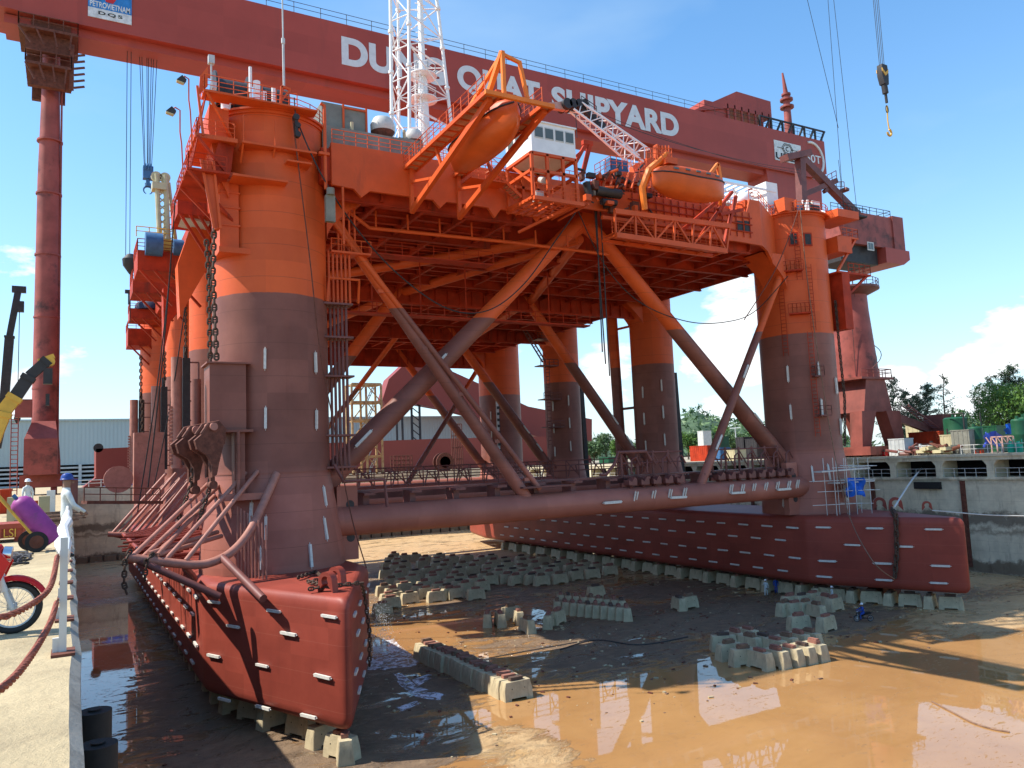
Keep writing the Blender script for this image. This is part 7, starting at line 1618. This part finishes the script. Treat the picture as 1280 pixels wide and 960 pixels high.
# telescopic mobile crane booms at the left edge
def boom(pts, r, mats, label, group=None):
    t = thing('mobile_crane_boom', label, 'crane boom', tuple(pts[0]))
    for k, (a, b) in enumerate(zip(pts, pts[1:])):
        mb = MB(); mb.bar(a, b, r[k], r[k]*1.15); mb.bar(b-(b-a).normalized()*.25, b, r[k]*1.18, r[k]*1.3); child(mb, 'boom_section', mats[k], t)
    return t
yb = 46
bt = boom([P(-30, 600, y=yb), P(4, 515, y=yb), P(20, 495, y=yb), P(37, 470, y=yb), P(60, 450, y=yb)], [.62, .55, .5, .42], [M_YEL, M_YEL, M_DARK, M_DARK], 'dark and yellow telescopic boom rising from the left edge to a yellow head')
mb = MB(); a = P(48, 452, y=yb); b = P(68, 445, y=yb); mb.bar(a, b, .35, .22); mb.tube(P(62, 452, y=yb)-Vector((0, .2, 0)), P(62, 452, y=yb)+Vector((0, .2, 0)), .25, 12); child(mb, 'boom_head', M_YEL, bt)
mb = MB(); q = P(60, 468, y=yb); mb.b2((q.x-.2, yb-.2, q.z-.5), (q.x+.2, yb+.2, q.z+.3)); mb.tube(q+Vector((0, 0, .4)), P(62, 455, y=yb), .04, 5); mb.tube(q-Vector((0, 0, 1)), q-Vector((0, 0, 1.6)), .1, 6); child(mb, 'hook_block', M_DARK, bt)
yb2 = 120
b2_ = boom([P(-6, 560, y=yb2), P(5, 505, y=yb2), P(12, 420, y=yb2), P(23, 362, y=yb2)], [1.1, .9, .65], [M_DARK, M_DARK, M_DARK], 'dark steep telescopic crane boom farther away at the left edge')
mb = MB(); q = P(25, 362, y=yb2); mb.b2((q.x-.9, yb2-.4, q.z-.4), (q.x+.7, yb2+.4, q.z+.4)); mb.b2((q.x-.2, yb2-.4, q.z-3), (q.x+.5, yb2+.4, q.z-1.6)); q3 = P(26, 515, y=yb2); mb.tube(q-Vector((0, 0, 3)), Vector((q.x, yb2, q3.z)), .05, 5); mb.lathe((q.x, yb2, q3.z-1), [(.05, -.6), (.4, .1), (.3, .6), (.05, 1)], 10); child(mb, 'boom_head', M_DARK, b2_)
# ------------------------------------------------------------------ far end of the yard
def corrugated(name, c):
    m, t, bs = newmat(name); n = noise(t, .03, 4); r = ramp(t, [(.3, tuple(x*.93 for x in c)), (.7, tuple(x*1.06 for x in c))]); t.links.new(n, r.inputs[0]); t.links.new(r.outputs[0], bs.inputs['Base Color']); bs.inputs['Roughness'].default_value = .5
    g = t.nodes.new('ShaderNodeNewGeometry'); sp = t.nodes.new('ShaderNodeSeparateXYZ'); t.links.new(g.outputs['Position'], sp.inputs[0]); f = tm(t, 'SINE', tm(t, 'MULTIPLY', sp.outputs[0], 6.)); bump(t, bs, f, .4, .1); return m
M_SHED = corrugated('shed_cladding', (.34, .42, .43))
SH = thing('warehouse', 'long pale grey-blue warehouse with open lower bays behind the gantry leg', 'warehouse', (-40, 260, 0))
ysd = 260
z1 = P(100, 526, y=ysd).z; z0 = P(60, 582, y=ysd).z; xr = P(615, 530, y=ysd).x
mb = MB(); mb.b2((-220, ysd, z0), (xr, ysd+60, z1)); mb.b2((-220, ysd-.5, z1), (xr, ysd+60.5, z1+.5)); child(mb, 'upper_wall', M_SHED, SH)
mb = MB(); mb.b2((-220, ysd+8, 0), (xr, ysd+9, z0)); child(mb, 'dark_bay', M_DARK, SH)
mb = MB(); n = 5
for k in range(n): z = z0*(k)/n+.1; mb.b2((-220, ysd-1, z), (xr, ysd+2, z+z0/n*.42))
child(mb, 'slab_rail', M_LGREY, SH)
for k in range(13):
    x = -70+k*12; mb = MB(); mb.b2((x, ysd-1.4, 0), (x+.8, ysd-1.002, z0)); child(mb, 'column', M_LGREY, SH)
# red ship block on the neighbouring slip, under construction
RS = thing('ship_hull', 'dark red ship hull side standing at the end of the dock between the columns', 'ship hull', (100, 230, 0))
M_SHIP = plain('ship_red', (.24, .045, .032), .5, var=.1, scale=.05, dirt=((.2, .07, .05), .62))
yh = 225
ztop = P(650, 546, y=yh).z
mb = MB(); xa = P(122, 560, y=yh-35).x
mb.prism([(P(400, 600, y=yh).x, yh, 0), (P(740, 600, y=yh).x, yh, 0), (P(740, 540, y=yh).x, yh, ztop), (P(540, 546, y=yh).x, yh, ztop), (P(400, 552, y=yh).x, yh, ztop*.95)], (0, 10, 0)); child(mb, 'hull_side', M_SHIP, RS)
mb = MB(); yv = yh+20
outl = [(484, 545), (500, 500), (487, 472), (520, 452), (560, 452), (600, 475), (660, 505), (700, 518), (740, 520), (740, 556), (700, 556), (650, 545), (590, 528), (540, 512), (505, 520)]
outl = [(478, 500), (486, 474), (505, 456), (545, 455), (600, 480), (660, 508), (740, 524), (740, 556), (690, 552), (620, 528), (560, 512), (520, 505), (492, 520)]
mb.prism([P(u, v, y=yv) for u, v in outl], (0, 5, 0)); child(mb, 'flared_bow', M_SHIP, RS)
mb = MB()
for u in (497, 504, 516, 526): p = P(u, 520, y=yv); mb.tube((p.x, yv+1, ztop-1), (p.x, yv+1, P(u, 505, y=yv).z), .4, 6)
for k in range(6): a = P(516, 500+k*9, y=yv); b = P(526, 508+k*9, y=yv); mb.tube((a.x, yv+1, a.z), (b.x, yv+1, b.z), .2, 5)
child(mb, 'prop', M_DARK, RS)
RW = thing('hull_section', 'separate dark red hull section with sloping foot left of the rig', 'hull section', (20, 180, 0))
yr = 176
mb = MB(); mb.prism([P(100, 612, y=yr), P(185, 600, y=yr), P(185, 558, y=yr), P(120, 561, y=yr), P(120, 597, y=yr)], (0, 14, 0)); child(mb, 'plating', M_SHIP, RW)
mb = MB(); p = P(123, 558, y=yr); mb.tube((p.x, yr, p.z-.3), (p.x, yr+.8, p.z-.3), .9, 14); child(mb, 'bollard_head', M_DARK, RW)
cloth(P(152, 605, y=172), 5.5, 2.6, 'blue tarpaulin heap below the separate dark red hull section', M_BLUE, seed=9)
# scaffold tower, yellowish
TS = thing('scaffold_tower', 'tall rusty yellow scaffold tower with stairs seen through the braces', 'scaffolding', (0, 0, 0)); yt = 172
M_SCF = plain('rusty_yellow', (.45, .30, .14), .7, var=.3, scale=1, dirt=((.3, .12, .05), .5))
xs3 = [P(441, 560, y=yt).x, P(459, 560, y=yt).x, P(478, 560, y=yt).x]; mb = MB(); zt4 = P(460, 480, y=yt).z
for x in xs3:
    for y in (yt, yt+4): mb.tube((x, y, 0), (x, y, zt4), .28, 6)
child(mb, 'posts', M_SCF, TS); mb = MB()
for k in range(1, 6):
    z = zt4*k/5
    for y in (yt, yt+4): mb.bar((xs3[0], y, z), (xs3[-1], y, z), .35, .5)
    mb.b2((xs3[0], yt, z-.3), (xs3[-1], yt+4, z-.15)); mb.tube((xs3[0], yt, z-zt4/5), (xs3[1], yt, z), .15, 5); mb.tube((xs3[1], yt, z), (xs3[2], yt, z-zt4/5), .15, 5)
child(mb, 'decks', M_SCF, TS); mb = MB()
for k in range(5): z = zt4*k/5; mb.ladder((xs3[1]+.5, yt+1.5, z), (xs3[2]-1, yt+1.5, z+zt4/5), 1.5, (0, 1, 0), .12, .8)
child(mb, 'stairs', M_OFFW, TS)
def lowscaf(u0, u1, v, y, label):
    t = thing('scaffold', label, 'scaffolding', (0, 0, 0)); a = P(u0, v, y=y); b = P(u1, v, y=y); mb = MB(); n = 4
    for i in range(n+1): x = a.x+(b.x-a.x)*i/n; mb.tube((x, y, 0), (x, y, a.z), .12, 5); mb.tube((x, y+2, 0), (x, y+2, a.z), .12, 5)
    for k in range(1, 5): z = a.z*k/4; mb.tube((a.x, y, z), (b.x, y, z), .1, 5); mb.tube((a.x, y+2, z), (b.x, y+2, z), .1, 5)
    child(mb, 'pipes', M_RUST, t)
lowscaf(492, 515, 570, 176, 'low rusty scaffold frame on the quay right of the yellow scaffold tower')
lowscaf(568, 577, 530, 176, 'narrow tall rusty scaffold frame in front of the red hull side')
CD = thing('cable_drum', 'large dark cable drum lying on the end quay before the red hull', 'cable drum', (0, 0, 0)); p = P(557, 588, y=173); mb = MB()
for s in (0, 2): mb.tube((p.x, 173+s, 2.2), (p.x, 173.3+s, 2.2), 2.3, 24)
mb.tube((p.x, 173, 2.2), (p.x, 175, 2.2), 1.4, 18); child(mb, 'drum', M_RUST, CD)
# railing and clutter on the end quay
ER = thing('quay_railing', 'pale pipe railing along the distant end quay left of the rig', 'railing', (0, 170.3, 0)); mb = MB(); mb.rail([(1, 170.3, .15), (30, 170.3, .15)], 1.3, 2, .07); child(mb, 'rails', M_OFFW, ER)
GW2 = thing('gangway', 'rusty gangway beam bridging from the quay to the pontoon at the far left', 'gangway', (0, 0, 0)); mb = MB(); a = P(105, 628, y=60); b = P(200, 628, y=62); mb.bar(a, b, .9, .22); mb.rail([a, b], 1.0, 1.0, .04); child(mb, 'deck', M_RUST, GW2)
# ------------------------------------------------------------------ clutter on the opposite quay
random.seed(12)
def rbox(u0, v0, u1, x, mat, label, name='container', cat='container', dep=4, base=.26, v1=None):
    a = P(u0, 560, x=x); b = P(u1, 560, x=x); z1 = P(u0, v0, x=x).z; t = thing(name, label, cat, (x, b.y, base))
    mb = MB(); mb.b2((x, b.y, base), (x+dep, a.y, z1)); child(mb, 'body', mat, t)
    mb = MB(); n = max(2, int((a.y-b.y)/.6))
    for k in range(n): y = b.y+(a.y-b.y)*(k+.5)/n; mb.b2((x-.04, y-.08, base+.15), (x-.003, y+.08, z1-.15))
    mb.b2((x-.06, b.y-.05, z1-.12), (x+dep+.05, a.y+.05, z1+.03)); child(mb, 'ribs', mat, t); return t
def rtank(u, v, r, x, mat, label, base=.26):
    c = P(u, 560, x=x); z1 = P(u, v, x=x).z; t = thing('storage_tank', label, 'tank', (x, c.y, base)); mb = MB()
    mb.lathe((x, c.y, 0), [(r*.9, base), (r, base+.1), (r, base+(z1-base)*.5), (r*1.03, base+(z1-base)*.52), (r, base+(z1-base)*.54), (r, z1-.25), (r*.8, z1-.05), (r*.2, z1)], 24); child(mb, 'shell', mat, t)
    mb = MB(); mb.tube((x-r*.3, c.y, z1-.05), (x-r*.3, c.y, z1+.35), .18, 10); mb.tube((x, c.y-.9*r, z1-.2), (x, c.y-.9*r, z1+.6), .05, 5); child(mb, 'fittings', mat, t)
# distant items first: ray depth is set by x
rbox(1137, 541, 1176, 110, M_REDO, 'orange-red long container on the opposite quay below the casuarinas')
rbox(1134, 531, 1151, 118, M_CREAM, 'pale yellow tank container behind the orange-red one', 'tank_container', 'container', 3)
rbox(1176, 544, 1192, 104, M_CREAM, 'cream box left of the dark generator on the opposite quay', 'crate', 'crate', 3)
rbox(1111, 549, 1131, 99.5, M_LGREY, 'light grey generator housing at the quay edge near the jib crane', 'generator', 'generator', 2)
rbox(1149, 557, 1162, 99, M_LGREY, 'low grey-green winch box at the quay edge', 'winch_box', 'winch', 2)
rbox(1190, 538, 1213, 101, M_GREY, 'dark grey generator skid on the opposite quay', 'generator', 'generator', 3)
rtank(1197, 521, 1.5, 108, M_GREEN, 'broad green tank high on its stand behind the grey generator')
FR = thing('tank_stand', 'dark steel frame round the broad green tank', 'frame', (0, 0, 0)); mb = MB(); a = P(1186, 560, x=106); b = P(1208, 560, x=106); zt5 = P(1208, 516, x=106).z
for y in (a.y, b.y): mb.tube((106, y, .1), (106, y, zt5 if y == b.y else zt5-2), .12, 6); mb.tube((110, y, .1), (110, y, zt5 if y == b.y else zt5-2), .12, 6)
for z in (2.0, 3.2, zt5): mb.tube((106, a.y, z), (106, b.y, z), .08, 6)
child(mb, 'posts', M_DARK, FR)
rtank(1221, 533, .9, 103, M_GREEN, 'small upright green tank right of the generator')
rbox(1228, 533, 1248, 108, M_GREEN, 'dark green container beside the small green tank')
rtank(1276, 523, .8, 99.8, M_GREEN, 'tall green tank at the right edge of the picture')
rtank(1284, 521, .9, 102, M_GREEN, 'tall green tank standing just behind the one at the right edge')
cloth(P(1240, 548, x=99.5), 3.4, 1.7, 'pale blue plastic sheet over equipment on the opposite quay', plain('pale_blue_sheet', (.08, .12, .55), .5, var=.3, bmp=.4), seed=6)
for c, yy in ((0, 0),): pass
cloth(P(1262, 536, x=103), 2.2, 1.2, 'deep blue tarpaulin behind the pale blue sheet', M_BLUE, seed=8)
for k, u in enumerate((1264, 1274)): rtank(u, 555, .4, 97.4, plain('teal_drum', (.02, .35, .22), .5) if k == 0 else bpy.data.materials['teal_drum'], ('left' if k == 0 else 'right')+' teal drum of the pair at the right frame edge')
QR = thing('quay_railing', 'pale pipe railing on top of the opposite quay', 'railing', (DXR+.3, 60, .26)); mb = MB()
a = P(1201, 560, x=DXR+.3); mb.rail([(DXR+.3, 20, .26), (DXR+.3, a.y, .26)], 1.1, 1.6, .04); child(mb, 'rails', M_OFFW, QR)
TB = thing('trestle', 'pinkish timber trestle standing before the pale blue sheet', 'trestle', (0, 0, 0)); mb = MB(); a = P(1240, 560, x=97.6); b = P(1268, 560, x=97.6)
for k in range(5): y = a.y+(b.y-a.y)*k/4; mb.bar((97.6, y, .26), (97.6, y, 2.2), .14); mb.bar((97.6, y, 1.2), (97.6, y+.6, 2.2), .1)
mb.bar((97.6, a.y, 2.2), (97.6, b.y, 2.2), .14); child(mb, 'beams', plain('pink_timber', (.5, .3, .24), .7), TB)
piles = [('scrap_pile', 'red-brown scrap steel pile beside the jib crane base', 'scrap', 1137, 557, 98.5, M_MAR), ('pipe_pile', 'rusty pipe pile at the quay edge under the generator', 'pipes', 1180, 560, 98, M_RUST), ('sack_pile', 'pale sack pile on the quay edge beside the grey winch box', 'sacks', 1168, 560, 98, M_CREAM), ('scrap_pile', 'dark machinery pile behind the scaffold on the opposite quay', 'scrap', 1075, 552, 99, M_DARK)]
for nm, lab, cat, u, v, x, mat in piles:
    p = P(u, v, x=x); mb = MB()
    for k in range(22):
        c = Vector((x+random.uniform(-.5, 1.5), p.y+random.uniform(-1.8, 1.8), .35+random.uniform(0, .9)))
        if nm == 'sack_pile': mb.box(c, (.9, 1.0, .4), random.uniform(-.5, .5))
        else: mb.tube(c, c+Vector((random.uniform(-.7, .7), random.uniform(-1.6, 1.6), random.uniform(-.2, .6))), random.uniform(.06, .25), 7)
    o = mb.build(nm, mat, None, loc=(x, p.y, .26)); tag(o, lab, cat)
extra = [('welding_set', 'small red welding set left of the light grey generator housing', 'machine', 1100, 553, 99, M_RED, .8), ('pump_skid', 'dark pump skid right of the light grey generator housing', 'pump', 1143, 552, 100.5, M_DARK, 1.3), ('steel_skid', 'red-brown steel frame lying under the orange-red long container', 'frame', 1156, 553, 103, M_MAR, 1.6),
 ('pump_skid', 'grey pump skid between the cream box and the dark grey generator', 'pump', 1192, 556, 98.6, M_GREY, .9), ('plank_stack', 'stack of reddish planks behind the quay railing near the trestle', 'timber', 1222, 560, 98.4, M_REDO, .6), ('machine_unit', 'dark machine unit behind the small upright green tank', 'machine', 1214, 545, 104, M_DARK, 1.8),
 ('hose_reel', 'rusty hose reel behind the rope on the opposite quay', 'reel', 1168, 552, 100, M_RUST, 1.2), ('machine_unit', 'blue-grey machine unit beside the jib crane portal foot', 'machine', 1090, 556, 98.6, M_BLUEP, .7), ('steel_skid', 'orange steel frame behind the light grey generator housing', 'frame', 1124, 540, 108, M_REDO, 2.2)]
for nm, lab, cat, u, v, x, mat, h in extra:
    p = P(u, v, x=x); t = thing(nm, lab, cat, (x, p.y, .26)); mb = MB(); mb.b2((x, p.y-h*.7, .26), (x+h, p.y+h*.7, .26+h*.75)); child(mb, 'body', mat, t)
    mb = MB(); mb.tube((x+h*.3, p.y-h*.4, .26+h*.7), (x+h*.3, p.y-h*.4, .26+h*1.15), h*.12, 10); mb.tube((x-.04, p.y, .26+h*.4), (x-.1, p.y, .26+h*.4), h*.25, 14); mb.rail([(x-.1, p.y-h*.8, .26), (x-.1, p.y+h*.8, .26)], h*.9, h*.5, .035); child(mb, 'fittings', M_DARK if mat is not M_DARK else M_LGREY, t)
# objects beyond the rig, between the columns
for u0, v0, u1, x, mat, lab in ((862, 558, 884, 125, M_REDO, 'orange-red container seen between the two right columns'), (888, 560, 900, 122, M_BLUEP, 'blue container seen right of the orange-red one between the columns'), (893, 546, 900, 130, M_GREEN, 'small green hut behind the blue container between the columns'),
        (920, 547, 930, 128, M_DARK, 'left dark tank house seen beside the far column'), (932, 549, 946, 128, M_DARK, 'right dark tank house seen beside the far column'), (873, 539, 880, 150, M_OFFW, 'white hut among the trees seen between the right columns'),
        (748, 572, 760, 135, M_GREEN, 'small green van-like box seen beyond the conductor pipe'), (700, 578, 716, 150, M_CREAM, 'cream box stack seen beyond the inner column'), (905, 563, 918, 112, M_CREAM, 'pale orange bag heap seen between the columns')):
    rbox(u0, v0, u1, x, mat, lab, 'container' if 'container' in lab else 'yard_box', 'container' if 'container' in lab else 'box', 3, 0)
# lighting poles
for u, v, x, lab in ((919, 535, 160, 'slim light pole among the trees seen between the right columns'), (1000, 520, 170, 'slim light pole hidden partly by the far column')):
    p = P(u, v, x=x); mb = MB(); mb.tube((x, p.y, 0), (x, p.y, p.z), .15, 6); mb.tube((x, p.y-2, p.z), (x, p.y+2, p.z), .1, 5); o = mb.build('light_pole', M_LGREY, None, loc=(x, p.y, 0)); tag(o, lab, 'light pole')
# ------------------------------------------------------------------ trees
def leafmat(name, a, b):
    m, t, bs = newmat(name); n = noise(t, .35, 4); r = ramp(t, [(.35, a), (.65, b)]); t.links.new(n, r.inputs[0]); t.links.new(r.outputs[0], bs.inputs['Base Color']); bs.inputs['Roughness'].default_value = .6
    bs.inputs['Subsurface Weight'].default_value = 0; return m
M_LEAF = leafmat('broad_leaf', (.045, .11, .012), (.11, .22, .025)); M_CAS = leafmat('needle_leaf', (.025, .055, .025), (.05, .095, .04)); M_FOR = leafmat('forest_leaf', (.04, .09, .03), (.09, .16, .05)); M_TRK = plain('bark', (.10, .075, .05), .9, var=.3)
def leaf(mb, c, s, m=0, droop=0):
    d = Vector((random.gauss(0, 1), random.gauss(0, 1), random.gauss(0, 1)-droop)).normalized(); a = d.cross(Vector((random.gauss(0, 1), random.gauss(0, 1), random.gauss(0, 1)))).normalized()
    mb.add([c-a*s*.35, c+d*s*.5, c+a*s*.35, c+d*s*1.3], [(0, 1, 3), (1, 2, 3)], m)
def casuarina(x, y, h, label, seed, dens=1., w=.2):
    random.seed(seed); t = thing('casuarina_tree', label, 'tree', (x, y, 0)); tb = MB(); lb = MB()
    pts = [Vector((random.uniform(-.2, .2)*k*.3, random.uniform(-.2, .2)*k*.3, h*k/8)) for k in range(9)]; tb.path(pts, [h*.018*(1-.85*k/8) for k in range(9)], 7)
    nb = int(46*dens)
    for k in range(nb):
        f = .16+.82*(k/nb)**.9; c = pts[int(f*8)].lerp(pts[min(8, int(f*8)+1)], f*8-int(f*8)); L = h*w*(1.15-f)*random.uniform(.5, 1.25)+.35; a = random.uniform(0, 2*pi); e = c+Vector((cos(a)*L, sin(a)*L, L*random.uniform(.1, .55)))
        mid = c.lerp(e, .5)+Vector((0, 0, -.05*L)); tb.path([c, mid, e], [.07, .045, .02], 4)
        for q in range(int(26*dens)+6):
            s = random.uniform(.25, 1.05); p = c.lerp(e, s)+Vector((random.gauss(0, .16*L*.5+.12), random.gauss(0, .16*L*.5+.12), random.gauss(0, .15)-.1)); leaf(lb, p, random.uniform(.22, .5)*(h/12)**.5, droop=.8)
    tb.build('trunk', M_TRK, t); lb.build('crown', M_CAS, t)
def broadtree(x, y, h, r, label, seed, mat=None, n=3600, ls=.34, name='broadleaf_tree'):
    random.seed(seed); t = thing(name, label, 'tree', (x, y, 0)); tb = MB(); lb = MB(); tb.path([(0, 0, 0), (.1, 0, h*.25), (0, .1, h*.5)], [h*.035, h*.028, h*.018], 8)
    cl = []
    for k in range(22):
        a = random.uniform(0, 2*pi); zz = random.uniform(-.7, 1); rr = (1-zz*zz*.8)**.5*random.uniform(.4, .85); c = Vector((cos(a)*rr*r, sin(a)*rr*r, h*.58+zz*h*.34)); cl.append((c, r*random.uniform(.24, .42))); tb.path([(0, 0, h*.4), c*.5+Vector((0, 0, h*.25)), c], [h*.014, h*.008, .03], 5)
    for k in range(n):
        c, q = random.choice(cl); d = Vector((random.gauss(0, 1), random.gauss(0, 1), random.gauss(0, 1))).normalized(); leaf(lb, c+d*q*random.uniform(.65, 1.08), ls*random.uniform(.6, 1.3))
    tb.build('trunk', M_TRK, t); lb.build('crown', mat or M_LEAF, t)
def TR(u, x): p = P(u, 552, x=x); return p.x, p.y
for i, (u, vt, x, lab, dn, w) in enumerate(((1122, 468, 150, 'tall thin casuarina just right of the jib crane', 1.0, .2), (1139, 486, 146, 'dense dark casuarina second from the left', 1.3, .24), (1149, 492, 143, 'low dense casuarina between two taller ones', 1.3, .26), (1161, 478, 148, 'dark bushy casuarina in the middle of the row', 1.4, .26),
        (1186, 466, 150, 'sparse tall casuarina standing apart behind the green tank', .6, .24), (1248, 466, 135, 'thin casuarina left behind the bright green tree', .8, .2), (1268, 455, 132, 'tallest dark casuarina behind the bright green tree', 1.4, .24), (1283, 470, 134, 'casuarina cut by the right frame edge', 1.2, .24), (1112, 500, 155, 'short casuarina half hidden by the jib crane portal', 1.0, .24))):
    x_, y_ = TR(u, x); casuarina(x_, y_, P(u, vt, x=x).z, lab, 100+i, dn, w)
x_, y_ = TR(1256, 120); broadtree(x_, y_, P(1256, 486, x=120).z, 5.6, 'bright green round broadleaf tree at the right edge', 5, n=9000, ls=.4)
# trees beyond the end of the dock, seen between the columns
trs = [(742, 552, 150, 0), (757, 543, 155, 0), (775, 548, 152, 1), (790, 556, 150, 0), (730, 560, 160, 0), (860, 541, 170, 1), (872, 536, 175, 0), (886, 540, 172, 0), (902, 534, 178, 1), (915, 539, 172, 0), (930, 543, 175, 0), (944, 540, 180, 1), (700, 570, 150, 0)]
tm_ = None
for i, (u, vt, x, k) in enumerate(trs):
    p = P(u, 562, x=x); h = P(u, vt, x=x).z; random.seed(200+i)
    broadtree(p.x, p.y, h, h*.42, 'mid green tree number '+str(i) if 0 else ('pale green tree beyond the dock end, seen between the columns' if k else 'mid green tree beyond the dock end, seen between the columns'), 300+i, M_LEAF if k else M_FOR, 1500, .75)
for o in COL.objects:
    if o.get('category') == 'tree' and 'seen between the columns' in o['label']: o['group'] = 'trees beyond the dock end'
# wooded hill on the skyline
mb = MB(); random.seed(8); vs = []; nu, nv = 60, 8
mb2 = MB()
for i in range(nu+1):
    for j in range(nv+1):
        a = R(18+i*62/nu); rr = 520+j*60; hh = (24+14*sin(i*.31)+8*sin(i*.83+1)+4*sin(i*1.9))*sin(pi*min(1, (j+.2)/nv*1.0))*.9; vs.append((rr*sin(a), rr*cos(a), max(-1, hh-2)))
mb.add(vs, [(i*(nv+1)+j, i*(nv+1)+j+1, (i+1)*(nv+1)+j+1, (i+1)*(nv+1)+j) for i in range(nu) for j in range(nv)])
tag(mb.build('hill', plain('hill_green', (.05, .085, .04), .9, var=.4, scale=.06)), kind='structure')
for i in range(9000):
    k = random.randrange(len(vs)-nv-3); a = Vector(vs[k]); b = Vector(vs[k+1]); c = Vector(vs[min(len(vs)-1, k+nv+1)]); p = a+(b-a)*random.random()+(c-a)*random.random()
    if p.length < 1100 and p.z > 0: leaf(mb2, p+Vector((0, 0, random.uniform(0, 6))), random.uniform(3, 6))
tag(mb2.build('forest', M_FOR), 'distant wooded hillside on the skyline', None, None, 'stuff')
